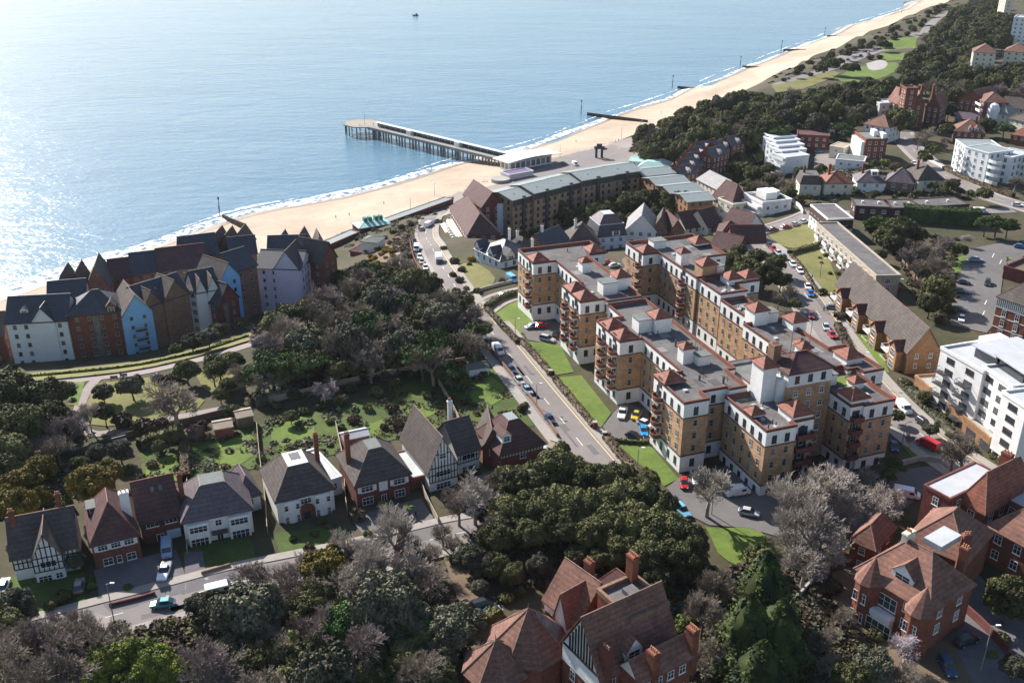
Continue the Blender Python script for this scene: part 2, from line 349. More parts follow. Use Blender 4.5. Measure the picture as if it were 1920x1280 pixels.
# ================= sea, beach =================
def sea_mat():
    m = bpy.data.materials.new('sea_water'); m.use_nodes = True; N = m.node_tree.nodes; L = m.node_tree.links; b = N['Principled BSDF']
    g = N.new('ShaderNodeNewGeometry'); mp = N.new('ShaderNodeMapping'); mp.inputs['Rotation'].default_value = (0, 0, R(-35)); mp.inputs['Scale'].default_value = (0.45, 1, 1)
    L.new(g.outputs['Position'], mp.inputs['Vector'])
    n = N.new('ShaderNodeTexNoise'); n.inputs['Scale'].default_value = 0.012; n.inputs['Detail'].default_value = 5; L.new(mp.outputs[0], n.inputs['Vector'])
    r = N.new('ShaderNodeValToRGB'); r.color_ramp.elements[0].position = 0.3; r.color_ramp.elements[1].position = 0.7
    r.color_ramp.elements[0].color = (0.068, 0.158, 0.232, 1); r.color_ramp.elements[1].color = (0.095, 0.192, 0.268, 1)
    L.new(n.outputs['Fac'], r.inputs['Fac']); L.new(r.outputs[0], b.inputs['Base Color'])
    b.inputs['Roughness'].default_value = 0.20; b.inputs['IOR'].default_value = 1.33; b.inputs['Specular IOR Level'].default_value = 0.5
    prev = None
    for s_, dist, det in ((0.03, 1.0, 3), (0.15, 0.62, 4), (0.9, 0.25, 4)):
        t = N.new('ShaderNodeTexNoise'); t.inputs['Scale'].default_value = s_; t.inputs['Detail'].default_value = det; L.new(mp.outputs[0], t.inputs['Vector'])
        bp = N.new('ShaderNodeBump'); bp.inputs['Strength'].default_value = 1.0; bp.inputs['Distance'].default_value = dist; L.new(t.outputs['Fac'], bp.inputs['Height'])
        if prev: L.new(prev.outputs[0], bp.inputs['Normal'])
        prev = bp
    L.new(prev.outputs[0], b.inputs['Normal']); return m
s = MB(); s.face((-3400, 250, 0), (5800, 250, 0), (5800, 5900, 0), (-3400, 5900, 0)); tag(s.build('sea', sea_mat()), kind='structure')
SAND = mat('beach_sand', (0.34, 0.26, 0.185), 0.95, 0.13, 0.022, world=True, bump=0.6, bscale=0.5, col2=(0.50, 0.41, 0.31))
SHORE = [P(x, y, 0) for x, y in ((-150, 606), (0, 562), (110, 522), (250, 478), (400, 425), (480, 398), (640, 372), (770, 338), (860, 306), (950, 290), (1020, 272), (1110, 236), (1180, 208), (1260, 186), (1400, 129), (1470, 101), (1560, 67), (1640, 37), (1740, 6), (1800, -16))]
BACK = [(-150, 676), (0, 626), (300, 536), (480, 476), (600, 452), (650, 436), (760, 396), (850, 366), (960, 338), (1040, 308), (1130, 276), (1185, 254), (1222, 250), (1265, 220), (1340, 190), (1430, 154), (1520, 108), (1620, 66), (1720, 24), (1790, -4)]
shore = smooth(SHORE, 2)
drape('beach', offset_line(shore, 22) + [G(x, y) for x, y in BACK[::-1]], SAND, 0.10, 6.0)
wet = mat('wet_sand', (0.27, 0.20, 0.14), 0.35, 0.15, 0.05, world=True, spec=0.5)
mb = MB(); strip(mb, dens(shore, 4), 14, -3.0, 0.2, across=8); tag(mb.build('wet_sand', wet), kind='structure')
def foam_mat():
    m = bpy.data.materials.new('foam'); m.use_nodes = True; N = m.node_tree.nodes; L = m.node_tree.links; b = N['Principled BSDF']
    b.inputs['Base Color'].default_value = (0.85, 0.87, 0.88, 1); b.inputs['Roughness'].default_value = 0.9
    g = N.new('ShaderNodeNewGeometry'); n = N.new('ShaderNodeTexNoise'); n.inputs['Scale'].default_value = 0.28; n.inputs['Detail'].default_value = 7; n.inputs['Roughness'].default_value = 0.7
    L.new(g.outputs['Position'], n.inputs['Vector']); r = N.new('ShaderNodeValToRGB'); r.color_ramp.elements[0].position = 0.44; r.color_ramp.elements[1].position = 0.54
    L.new(n.outputs['Fac'], r.inputs['Fac']); L.new(r.outputs[0], b.inputs['Alpha']); return m
FOAM = foam_mat()
def foam(d0, d1, j, off, a=0, z=None, ph=0.0):
    pts = dens(shore, 3); o0 = []; o1 = []
    for i, p in enumerate(pts[:-1]):
        wd = max(0.7, 1.9 - i * .009) if d1 < 1 else 1.0
        w1 = j * (math.sin(i * .13 + ph) + .6 * math.sin(i * .37 + ph * 2) + random.uniform(-.35, .35)); w2 = j * (.8 * math.sin(i * .19 + 1 + ph) + random.uniform(-.5, .5))
        q = offset_line(pts[max(0, i - 1):i + 2], d0 * wd + w1)[min(i, 1)]; r = offset_line(pts[max(0, i - 1):i + 2], d1 + w2)[min(i, 1)]
        m_ = ((q[0] + r[0]) / 2, (q[1] + r[1]) / 2); o0.append(q); o1.append((m_, r))
    f = MB()
    A = [f.pt((q[0], q[1], max(gz(*q) + .28, off))) for q in o0]; Bm = [f.pt((m_[0], m_[1], max(gz(*m_) + .28, off) + .1)) for m_, r in o1]; C = [f.pt((r[0], r[1], max(gz(*r) + .28, off))) for m_, r in o1]
    for i in range(len(A) - 1):
        for X, Y in ((A, Bm), (Bm, C)): f.f.append([X[i], X[i + 1], Y[i + 1], Y[i]]); f.m.append(0)
    return f
tag(foam(6.0, 0.3, 1.3, 0.14).build('surf', FOAM), kind='stuff', label='white surf washing up along the whole sandy shoreline', cat='surf')
tag(foam(11.5, 10.8, 1.0, 0.16, ph=2).build('surf', FOAM), kind='stuff', label='thin broken line of foam a little way out from the shoreline', cat='surf')

# ================= roads, pavements, paths =================
ASPH = mat('asphalt', (0.195, 0.172, 0.162), 0.9, 0.13, 0.05, world=True, bump=0.2, bscale=4)
ASPH_D = mat('dark_asphalt', (0.13, 0.12, 0.115), 0.9, 0.16, 0.06, world=True, bump=0.2, bscale=4)
PAVE = mat('pavement_slabs', (0.29, 0.26, 0.23), 0.9, 0.12, 0.12, world=True)
DRIVE = mat('dark_block_paving', (0.12, 0.11, 0.115), 0.9, 0.2, 0.2, world=True)
PATHM = mat('path_gravel', (0.26, 0.22, 0.20), 0.95, 0.12, 0.12, world=True)
PAINT = mat('road_paint', (0.62, 0.60, 0.55), 0.8, 0.12, 1.0, world=True)
PAINT_Y = mat('yellow_road_paint', (0.62, 0.47, 0.22), 0.8, 0.12, 1.0, world=True)
GRASS = mat('mown_grass', (0.072, 0.120, 0.018), 0.95, 0.28, 0.10, col2=(0.140, 0.185, 0.034), world=True, bump=0.5, bscale=3)
GRASS_Y = mat('dry_grass', (0.115, 0.120, 0.034), 0.95, 0.28, 0.10, col2=(0.185, 0.165, 0.060), world=True, bump=0.5, bscale=3)
GARDEN = mat('garden_ground', (0.030, 0.055, 0.012), 0.95, 0.3, 0.12, col2=(0.085, 0.115, 0.022), world=True, bump=0.6, bscale=1.5)
EARTH = mat('bare_earth', (0.14, 0.10, 0.065), 0.95, 0.25, 0.15, world=True)
def road(name, pts, width, pave=(0, 0), dashes=True, yellow=(), m=None, dz=0.0):
    c = line_px(pts, 3.0); h = width / 2
    mb = MB(); strip(mb, c, -h, h, 0.16 + dz, across=4); tag(mb.build('road', m or ASPH), kind='structure')
    for side, wd in ((1, pave[0]), (-1, pave[1])):
        if wd:
            mb = MB(); strip(mb, c, side * (h - 0.02), side * (h + wd), 0.29 + dz, skirt=0.35); tag(mb.build('pavement', PAVE), kind='structure')
    if dashes or yellow:
        mb = MB()
        if dashes:
            L = 0; seg = []
            for a, b in zip(c, c[1:]):
                L += 1
                if L % 3 == 1: strip(mb, [a, b], -.09, .09, 0.20 + dz, across=1)
        if dashes: tag(mb.build('centre_line', PAINT), kind='structure')
        if yellow:
            mb = MB()
            for s_ in yellow: strip(mb, c, s_ * (h - .55), s_ * (h - .30), 0.20 + dz, across=1)
            tag(mb.build('yellow_line', PAINT_Y), kind='structure')
    return c
SEA_RD = road('a', [(1215, 990), (1150, 905), (1084, 826), (1045, 778), (1006, 730), (955, 665), (910, 609)], 8.4, (2.4, 2.8), True, (-1,))
SEA_RD2 = road('a2', [(912, 611), (900, 596), (866, 556), (836, 512), (812, 470), (796, 440), (803, 414), (832, 391), (858, 377)], 6.6, (1.2, 1.9), True, (-1,), dz=0.012)
BRANCH = road('b', [(893, 590), (930, 562), (985, 548), (1050, 534), (1120, 522), (1200, 510), (1270, 505)], 6.5, (1.6, 1.4), True, dz=0.03)
BEACON = road('c', [(-60, 1225), (60, 1195), (220, 1153), (330, 1124), (430, 1096), (560, 1070), (700, 1040), (800, 1015), (860, 1000), (960, 985), (1060, 975)], 8.2, (2.0, 1.8), True, dz=0.02)
EAST_RD = road('d', [(1380, 440), (1425, 455), (1470, 500), (1505, 545), (1535, 590), (1568, 640), (1620, 710), (1680, 775), (1750, 835), (1830, 890), (1905, 935), (1990, 985)], 8.4, (2.2, 2.4), True, (1,))
SPA_RD = road('e', [(1290, 395), (1340, 412), (1392, 436), (1440, 430), (1490, 415), (1530, 398)], 7.5, (1.6, 1.6), True, dz=0.03)
road('f', [(1690, 248), (1706, 275), (1745, 312), (1800, 345), (1860, 372), (1930, 392), (2050, 430)], 8.0, (1.8, 1.8), True)
road('g', [(1565, 398), (1640, 402), (1720, 400), (1800, 398), (1900, 395)], 6.0, (0, 0), False, dz=.03)
road('h', [(1455, 160), (1500, 147), (1560, 128), (1610, 108), (1645, 96), (1690, 88), (1715, 70), (1740, 46), (1790, 22), (1850, -6)], 9.0, (0, 0), False)
SHN = [0]
mb = MB(); mb2 = MB(); rp_ = random.Random(3)
for c_ in (SEA_RD, BEACON, EAST_RD, SPA_RD):
    for _ in range(9):
        i = rp_.randrange(4, len(c_) - 8); d0 = rp_.uniform(-3.4, 2.4); strip(mb, c_[i:i + rp_.randrange(2, 5)], d0, d0 + rp_.uniform(.6, 1.5), 0.185, across=1)
    for _ in range(8):
        i = rp_.randrange(4, len(c_) - 4); p_ = offset_line(c_[i:i + 2], rp_.uniform(-3.5, 3.5))[0]; mb2.prism([(p_[0] + .35 * math.cos(t), p_[1] + .35 * math.sin(t)) for t in np.linspace(0, 2 * PI, 9)[:-1]], gz(*p_) + .16, gz(*p_) + .196, bottom=False)
tag(mb.build('road_patch', ASPH_D), kind='structure'); tag(mb2.build('manhole_cover', METAL_D), kind='structure')
def sheet(name, pts, m, off, sm=0, kind='structure', **k):
    SHN[0] += 1; return drape(name, poly_px(pts, sm), m, off * .6 + 0.0025 * SHN[0], kind=kind, **k)
# promenade and pier approach
sheet('promenade', [(600, 470), (640, 447), (760, 407), (858, 378), (950, 352), (1050, 322), (1150, 290), (1215, 268), (1190, 256), (1130, 270), (1040, 296), (985, 308), (950, 320), (860, 356), (760, 394), (640, 434), (590, 452)], PATHM, 0.16)
sheet('pier_approach', [(985, 300), (1040, 296), (1100, 282), (1150, 272), (1200, 285), (1180, 315), (1120, 318), (1040, 330), (960, 345), (940, 330)], ASPH, 0.18)
# clifftop path with its fork
mb = MB()
for pts, wd in (([(-40, 727), (60, 722), (120, 716), (180, 708), (260, 700), (330, 684), (400, 668), (450, 652), (490, 640)], 3.6), ([(185, 708), (168, 725), (150, 755), (146, 790), (165, 815), (210, 812), (260, 795), (330, 782), (400, 770), (440, 762)], 2.6)):
    strip(mb, line_px(pts, 3), -wd / 2, wd / 2, 0.12)
tag(mb.build('path', PATHM), kind='structure')
mb = MB(); strip(mb, line_px([(735, 452), (741, 470), (752, 492), (765, 510)], 2), -1.0, 1.0, 0.12); strip(mb, line_px([(752, 440), (741, 455), (735, 470)], 2), -1.0, 1.0, 0.12); tag(mb.build('path', PATHM), kind='structure')
# lawns
for pts in ([(905, 571), (972, 574), (1012, 613), (965, 630)], [(918, 592), (960, 555), (975, 560), (978, 600)],
            [(990, 640), (1050, 646), (1076, 698), (1040, 704)], [(1046, 708), (1090, 704), (1146, 775), (1126, 803)],
            [(1152, 828), (1218, 834), (1272, 898), (1245, 912)]):
    sheet('lawn', pts, GRASS, 0.2)
sheet('lawn', [(1326, 990), (1415, 985), (1440, 1010), (1400, 1062), (1355, 1050)], GRASS, 0.2, 1, jag=.5)
sheet('lawn', [(1440, 442), (1480, 428), (1528, 414), (1540, 450), (1500, 468), (1465, 462)], GRASS_Y, 0.2, 1)
sheet('lawn', [(1488, 478), (1545, 462), (1560, 500), (1582, 560), (1550, 556), (1515, 515)], GRASS_Y, 0.2, 1)
sheet('lawn', [(1585, 628), (1640, 626), (1668, 700), (1630, 690)], GRASS, 0.2)
sheet('lawn', [(1690, 835), (1728, 828), (1760, 852), (1720, 868)], GRASS, 0.2)
sheet('lawn', [(860, 498), (885, 490), (930, 518), (925, 535), (885, 545), (868, 525)], GRASS_Y, 0.2, 1)
sheet('lawn', [(125, 718), (160, 716), (146, 760), (128, 760)], GRASS, 0.2)
sheet('lawn', [(176, 722), (260, 706), (330, 720), (400, 762), (280, 790), (170, 805), (160, 770)], GRASS_Y, 0.18, 1, jag=.5)
sheet('lawn', [(365, 700), (470, 690), (480, 720), (420, 738), (385, 735)], GRASS_Y, 0.2, 1)
sheet('grass_bank', [(-60, 722), (0, 705), (130, 692), (260, 678), (380, 652), (470, 624), (474, 638), (380, 668), (260, 694), (130, 709), (0, 722), (-60, 738)], GRASS_Y, 0.14)
sheet('lawn', [(1560, 150), (1600, 128), (1650, 118), (1690, 118), (1670, 144), (1600, 158)], GRASS, 0.2, 1, jag=.5)
sheet('lawn', [(1655, 78), (1720, 68), (1716, 92), (1652, 92)], GRASS, 0.2)
sheet('lawn', [(1650, 100), (1700, 100), (1712, 112), (1648, 116)], GRASS, 0.2)
sheet('lawn', [(1446, 162), (1500, 150), (1560, 132), (1580, 140), (1500, 170), (1460, 180)], GRASS_Y, 0.2, 1)
sheet('cliff_car_park', [(1560, 116), (1600, 96), (1650, 88), (1652, 98), (1600, 118), (1570, 128)], ASPH, 0.22)
sheet('terrace', [(1624, 120), (1650, 112), (1666, 118), (1660, 130), (1630, 134)], CONC, 0.24, 1)
sheet('gorse_slope', [(690, 505), (705, 470), (745, 440), (755, 455), (748, 490), (735, 520), (700, 530)], EARTH, 0.12, 1)
# back gardens of the houses
sheet('garden', [(262, 850), (340, 835), (470, 800), (600, 770), (720, 740), (800, 700), (850, 660), (905, 640), (1010, 760), (1000, 800), (870, 790), (640, 850), (470, 880), (270, 905)], GARDEN, 0.10)
for pts in ([(375, 850), (460, 812), (476, 818), (474, 868), (378, 884)], [(272, 868), (330, 852), (346, 858), (345, 900), (280, 905)], [(502, 800), (560, 778), (592, 790), (586, 840), (512, 858)],
            [(690, 795), (722, 786), (726, 812), (690, 820)], [(760, 770), (820, 755), (830, 765), (790, 792)], [(862, 712), (900, 690), (960, 740), (900, 770)]):
    sheet('lawn', pts, GRASS, 0.2, 1, jag=.5)
sheet('front_garden', [(-20, 1085), (160, 1070), (160, 1135), (80, 1160), (-20, 1180)], GARDEN, 0.12)
sheet('front_garden', [(345, 1025), (470, 1008), (480, 1048), (380, 1075)], GARDEN, 0.12)
sheet('front_garden', [(515, 1000), (650, 985), (655, 1020), (525, 1045)], GARDEN, 0.12)
# drives, car parks, yards
sheet('driveway', [(176, 1070), (330, 1030), (348, 1080), (346, 1112), (205, 1148), (190, 1130)], DRIVE, 0.18)
sheet('driveway', [(345, 1035), (380, 1035), (385, 1070), (440, 1060), (445, 1090), (350, 1112)], DRIVE, 0.17)
sheet('driveway', [(655, 970), (790, 935), (820, 985), (820, 1010), (700, 1030)], ASPH_D, 0.18)
sheet('driveway', [(880, 900), (925, 880), (950, 900), (905, 935)], ASPH_D, 0.18)
sheet('car_park', [(975, 613), (1010, 600), (1060, 605), (1070, 640), (1050, 648), (990, 638)], ASPH_D, 0.15)
sheet('car_park', [(1130, 800), (1150, 775), (1170, 755), (1215, 770), (1222, 830), (1150, 828)], ASPH_D, 0.15)
sheet('car_park', [(1250, 915), (1275, 895), (1380, 870), (1560, 935), (1700, 880), (1780, 870), (1760, 905), (1660, 980), (1540, 1030), (1400, 990), (1330, 985), (1290, 965)], ASPH_D, 0.12)
sheet('car_park', [(1815, 468), (1880, 455), (1930, 470), (1880, 520), (1870, 600), (1850, 625), (1782, 610), (1786, 560), (1800, 505)], ASPH_D, 0.15)
sheet('lawn', [(1782, 488), (1812, 478), (1800, 515), (1786, 512)], GRASS, 0.2)
sheet('yard', [(1165, 488), (1180, 478), (1260, 500), (1230, 560), (1190, 540)], ASPH_D, 0.13)
sheet('car_park', [(1530, 275), (1590, 272), (1600, 300), (1620, 320), (1560, 325), (1525, 318)], ASPH, 0.15)
sheet('driveway', [(1560, 1075), (1610, 1060), (1700, 1160), (1830, 1190), (1880, 1300), (1700, 1300), (1560, 1150)], EARTH, 0.12)
sheet('driveway', [(830, 1040), (880, 1030), (905, 1120), (960, 1180), (920, 1280), (820, 1290), (870, 1160)], EARTH, 0.12)
sheet('yard', [(1700, 1010), (1760, 1000), (1930, 1180), (1930, 1290), (1830, 1290), (1730, 1100)], DRIVE, 0.12)
sheet('yard', [(180, 1150), (210, 1160), (190, 1200), (150, 1200)], PATHM, 0.14)
sheet('drive', [(325, 1200), (355, 1185), (380, 1290), (335, 1300)], EARTH, 0.14)
mb = MB()
for (x, y) in ((1808, 488), (1804, 500), (1800, 512), (1797, 524), (1795, 536)):
    q = [G(x, y), G(x + 34, y - 1)]; strip(mb, q, -.06, .06, 0.22, across=1)
for (x, y) in ((1860, 484), (1874, 496), (1846, 572), (1842, 592)):
    q = [G(x, y), G(x + 4, y - 8)]; strip(mb, q, -.12, .12, 0.22, across=1)
tag(mb.build('bay_marking', PAINT), kind='structure')
# ================= building kit =================
WM = {}
def win_mesh(w_, h, style='sash', fm=None, gm=None):
    fm = fm or FRAME; gm = gm or GLASS
    key = (round(w_, 2), round(h, 2), style, fm.name, gm.name)
    if key in WM: return WM[key]
    m = MB(); x = w_ / 2; t = 0.09
    if style == 'twin':            # two round-headed lights side by side
        g = 0.10
        for s_ in (-1, 1):
            x0, x1 = (-x, -g / 2) if s_ < 0 else (g / 2, x); r = (x1 - x0) / 2; cx_ = (x0 + x1) / 2
            for mi, e, y in ((0, 0.05, -0.05), (1, 0.0, -0.075)):
                m.mi = mi; pts = [(x0 - e, -e), (x1 + e, -e)] + [(cx_ + (r + e) * math.cos(a_), h - r + (r + e) * math.sin(a_)) for a_ in (0, PI / 4, PI / 2, 3 * PI / 4, PI)]
                k = [m.pt((p[0], y, p[1])) for p in pts]; m.f.append(k); m.m.append(mi)
                k2 = [m.pt((p[0], 0.0, p[1])) for p in pts]
                for i in range(len(k)): j = (i + 1) % len(k); m.f.append([k[j], k[i], k2[i], k2[j]]); m.m.append(mi)
        m.mi = 0; m.box(-x - .08, x + .08, -.14, 0, -.14, -.02)
    else:
        m.mi = 1; m.box(-x + t / 2, x - t / 2, -0.03, 0.0, t / 2, h - t / 2); m.mi = 0
        m.box(-x, x, -.07, 0, 0, t); m.box(-x, x, -.07, 0, h - t, h); m.box(-x, -x + t, -.07, 0, t, h - t); m.box(x - t, x, -.07, 0, t, h - t)
        n = {'sash': 1, 'case': 3, 'case2': 2, 'four': 4, 'door': 2, 'strip': 5, 'plain': 1}[style]
        for i in range(1, n): u = -x + 2 * x * i / n; m.box(u - .035, u + .035, -.06, 0, t, h - t)
        if style in ('sash', 'case', 'case2', 'four'): m.box(-x + t, x - t, -.058, 0, h * .55, h * .55 + .06)
        m.box(-x - .1, x + .1, -.13, 0, -.1, 0)
    WM[key] = m.mesh('window', [fm, gm]); return WM[key]
class Bld:
    def __init__(s, name, label, cat, xy, z, group=None):
        s.org = (xy[0], xy[1], z); s.root = empty(name, s.org, label, cat, group); s.w = []; s.r = None
    def mb(s, fr=ID): return MB(fr, s.org)
    def part(s, m, name, mats, parent=None, label=None):
        if not m.f: return None
        o = m.build(name, mats, parent or s.root)
        if label: o['label'] = label
        return o
    def wins(s, p, q, zs, w_, h, style='sash', n=None, spacing=3.2, margin=0.6, fm=None, gm=None, skip=()):
        dx, dy = q[0] - p[0], q[1] - p[1]; L = math.hypot(dx, dy)
        if L < w_ + .4: return
        # only walls that a viewer on this side of the town could see
        if (dy * (0 - p[0]) - dx * (0 - p[1])) / L < -L * 0.0 - 60: return
        n = n or max(1, int((L - margin) / spacing)); a = math.atan2(dy, dx)
        for k, z in enumerate(zs):
            for i in range(n):
                if (k, i) in skip: continue
                u = margin + (L - 2 * margin) * (i + .5) / n
                st = style; hh = h
                s.w.append((p[0] + dx / L * u, p[1] + dy / L * u, z, a, w_, hh, st, fm, random.choice((None, None, None, GLASS_L)) if gm is None else gm))
    def win1(s, fr, x, z, w_, h, style='case', fm=None, gm=None, y=0.0, side='f', D=0):
        """one window on the front (f), left (l), right (r) or back wall of a box frame"""
        o, a = {'f': ((x, y), 0), 'r': ((x, y), PI / 2), 'l': ((x, y), -PI / 2), 'b': ((x, y), PI)}[side]
        q = fr(o[0], o[1]); s.w.append((q[0], q[1], z, fr.a + a, w_, h, style, fm, gm))
    def done(s):
        s.w.sort(key=lambda t: t[0] ** 2 + t[1] ** 2)
        for (x, y, z, a, w_, h, st, fm, gm) in s.w[:100]:
            inst('window', win_mesh(w_, h, st, fm, gm), s.root, (x - s.org[0], y - s.org[1], z - s.org[2]), a)
        if len(s.w) > 100:
            V = []; Fc = []; M = []; mats = []
            for (x, y, z, a, w_, h, st, fm, gm) in s.w[100:]:
                me = win_mesh(w_, h, st, fm, gm); k = len(V); c, n_ = math.cos(a), math.sin(a)
                for v in me.vertices: V.append((v.co.x * c - v.co.y * n_ + x - s.org[0], v.co.x * n_ + v.co.y * c + y - s.org[1], v.co.z + z - s.org[2]))
                for f in me.polygons:
                    mt = me.materials[f.material_index]
                    if mt not in mats: mats.append(mt)
                    Fc.append([k + i for i in f.vertices]); M.append(mats.index(mt))
            me = bpy.data.meshes.new('window'); me.from_pydata(V, [], Fc)
            for mt in mats: me.materials.append(mt)
            me.polygons.foreach_set('material_index', M); me.update()
            o = inst('window', me, s.root); o['kind'] = 'stuff'
        return s.root
    # ---- walls and roofs of a rectangular block, fr = front left corner, z absolute
    def walls(s, fr, L, D, z0, z1, m, name='wall', parent=None):
        k = s.mb(fr); k.box(0, L, 0, D, z0, z1); return s.part(k, name, m, parent)
    def roof(s, fr, L, D, ze, kind, rise, m, oh=0.45, wm=None, inset=None, name='roof', top=None):
        k = s.mb(fr); t = 0.22; e = .01
        if kind in ('hip', 'hipflat', 'pyr'):
            if kind == 'hipflat': ix = iy = inset
            elif kind == 'pyr': ix, iy = L / 2 + oh - e, D / 2 + oh - e
            elif L >= D: iy = D / 2 + oh - e; ix = min(L / 2 + oh - e, inset if inset else iy)
            else: ix = L / 2 + oh - e; iy = min(D / 2 + oh - e, inset if inset else ix)
            k.box(-oh, L + oh, -oh, D + oh, ze - t, ze)
            k.hexa([(-oh, -oh, ze + .003), (L + oh, -oh, ze + .003), (L + oh, D + oh, ze + .003), (-oh, D + oh, ze + .003)],
                   [(-oh + ix, -oh + iy, ze + rise), (L + oh - ix, -oh + iy, ze + rise), (L + oh - ix, D + oh - iy, ze + rise), (-oh + ix, D + oh - iy, ze + rise)])
            r = s.part(k, name, m)
            if kind == 'hipflat' and top:
                k = s.mb(fr); k.box(-oh + ix + .15, L + oh - ix - .15, -oh + iy + .15, D + oh - iy - .15, ze + rise - .1, ze + rise + .12); s.part(k, 'flat_roof', top, r)
            # ridge and hip tiles
            k = s.mb(fr); A = [(-oh, -oh, ze), (L + oh, -oh, ze), (L + oh, D + oh, ze), (-oh, D + oh, ze)]; Bq = [(-oh + ix, -oh + iy, ze + rise), (L + oh - ix, -oh + iy, ze + rise), (L + oh - ix, D + oh - iy, ze + rise), (-oh + ix, D + oh - iy, ze + rise)]
            for a_, b_ in zip(A, Bq): k.tube(a_, b_, .11, n=4)
            k.tube(Bq[0], Bq[2], .12, n=4); s.part(k, 'ridge_tile', RIDGE.get(m.name, m), r)
        elif kind in ('gx', 'gy'):
            if kind == 'gx': hx, hy = L, D; g = lambda x, y, z: (x, y, z)
            else: hx, hy = D, L; g = lambda x, y, z: (y, x, z)
            sl_ = rise / (hy / 2); zo = ze - oh * sl_
            for y0, y1 in ((-oh, hy / 2), (hy + oh, hy / 2)):
                zt = ze + rise
                q = [g(-oh, y0, zo), g(hx + oh, y0, zo), g(hx + oh, y1, zt), g(-oh, y1, zt)]
                up = [(p[0], p[1], p[2] + t) for p in q]; k.hexa(q, up)
            r = s.part(k, name, m)
            for x0, x1 in ((0.0, .25), (hx - .25, hx)):
                k = s.mb(fr)
                pts = [g(x0, 0, ze), g(x0, hy, ze), g(x0, hy / 2, ze + rise - .02)]; pt2 = [g(x1, 0, ze), g(x1, hy, ze), g(x1, hy / 2, ze + rise - .02)]
                k.face(*pts); k.face(*pt2[::-1])
                for i in range(3): j = (i + 1) % 3; k.face(pts[i], pts[j], pt2[j], pt2[i])
                s.part(k, 'gable', wm or WHITE)
            k = s.mb(fr); k.tube(g(-oh, hy / 2, ze + rise + t), g(hx + oh, hy / 2, ze + rise + t), .12, n=4); s.part(k, 'ridge_tile', RIDGE.get(m.name, m), r)
        elif kind == 'flat':
            k.box(-.15, L + .15, -.15, D + .15, ze + .002, ze + .30)
            r = s.part(k, name, m)
            if rise:
                k = s.mb(fr); th = .25
                for a_ in ((-.17, L + .17, -.17, th), (-.17, L + .17, D - th, D + .17), (-.17, th, th, D - th), (L - th, L + .17, th, D - th)): k.box(*a_, ze + .05, ze + .3 + rise)
                s.part(k, 'parapet', wm or WHITE)
        elif kind == 'mansard':
            k.hexa([(-.2, -.2, ze), (L + .2, -.2, ze), (L + .2, D + .2, ze), (-.2, D + .2, ze)], [(1, 1, ze + rise), (L - 1, 1, ze + rise), (L - 1, D - 1, ze + rise), (1, D - 1, ze + rise)])
            r = s.part(k, name, m)
            k = s.mb(fr); k.box(.8, L - .8, .8, D - .8, ze + rise, ze + rise + .2); s.part(k, 'flat_roof', top or FELT, r)
        s.r = r; return r
    def block(s, fr, L, D, z0, ze, wm, roof=('flat', .4), rm=None, floors=None, ww=(1.2, 1.4, 'sash'), sp=3.0, sides='flr', oh=.45, fm=None, fh=2.8, top=None, inset=None):
        s.walls(fr, L, D, z0, ze, wm); r = s.roof(fr, L, D, ze, roof[0], roof[1], rm or FELT, oh, wm, inset, top=top)
        n = floors if floors is not None else int((ze - z0) / fh)
        zs = [ze - fh * (i + 1) + .75 for i in range(n)]
        if zs:
            for sd_, (p, q) in {'f': ((0, 0), (L, 0)), 'r': ((L, 0), (L, D)), 'b': ((L, D), (0, D)), 'l': ((0, D), (0, 0))}.items():
                if sd_ in sides: s.wins(fr(*p)[:2], fr(*q)[:2], zs, ww[0], ww[1], ww[2], spacing=sp, fm=fm)
        return r
    def chimney(s, fr, x, y, z0, z1, w_=.9, d=.6, m=None, pots=3):
        k = s.mb(fr); k.box(x - w_ / 2, x + w_ / 2, y - d / 2, y + d / 2, z0, z1); k.box(x - w_ / 2 - .1, x + w_ / 2 + .1, y - d / 2 - .1, y + d / 2 + .1, z1 - .35, z1 - .15)
        k.mi = 1
        for i in range(pots): u = x + (i - (pots - 1) / 2) * w_ / max(1, pots) * .9; k.tube((u, y, z1), (u, y, z1 + .55), .14, .11, 6)
        return s.part(k, 'chimney', [m or BRICK_R, POT], s.r)
    def skylight(s, fr, x, y, z, slope, w_=.8, h=1.2, depth_dir=1):
        """rooflight lying on a slope rising in +y (front slope)"""
        k = s.mb(fr); t = .12; dy = h * math.cos(slope) * depth_dir; dz = h * math.sin(slope)
        k.hexa([(x, y, z), (x + w_, y, z), (x + w_, y + dy, z + dz), (x, y + dy, z + dz)], [(x, y, z + t), (x + w_, y, z + t), (x + w_, y + dy, z + dz + t), (x, y + dy, z + dz + t)])
        k.mi = 1; q = [(x + .1, y + dy * .1, z + dz * .1 + t + .01), (x + w_ - .1, y + dy * .1, z + dz * .1 + t + .01), (x + w_ - .1, y + dy * .9, z + dz * .9 + t + .01), (x + .1, y + dy * .9, z + dz * .9 + t + .01)]; k.face(*q)
        s.part(k, 'skylight', [FRAME_D, GLASS_L], s.r)
    def dormer(s, fr, x, y, z, w_, h, d, wm, rm, gable=True, rise=.9, ww=None):
        """x,y front face left corner"""
        k = s.mb(fr); k.box(x, x + w_, y, y + d, z, z + h)
        if gable:
            k.face((x, y, z + h), (x + w_, y, z + h), (x + w_ / 2, y, z + h + rise))
        k.mi = 1
        if gable:
            o = .2
            for sx, ex in ((x - o, x + w_ / 2), (x + w_ + o, x + w_ / 2)):
                q = [(sx, y - o, z + h - .15), (sx, y + d + 1.2, z + h - .15), (ex, y + d + 1.2, z + h + rise), (ex, y - o, z + h + rise)]; k.hexa(q, [(p[0], p[1], p[2] + .12) for p in q])
        else: k.box(x - .15, x + w_ + .15, y - .2, y + d, z + h, z + h + .15)
        s.part(k, 'dormer', [wm, rm], s.r)
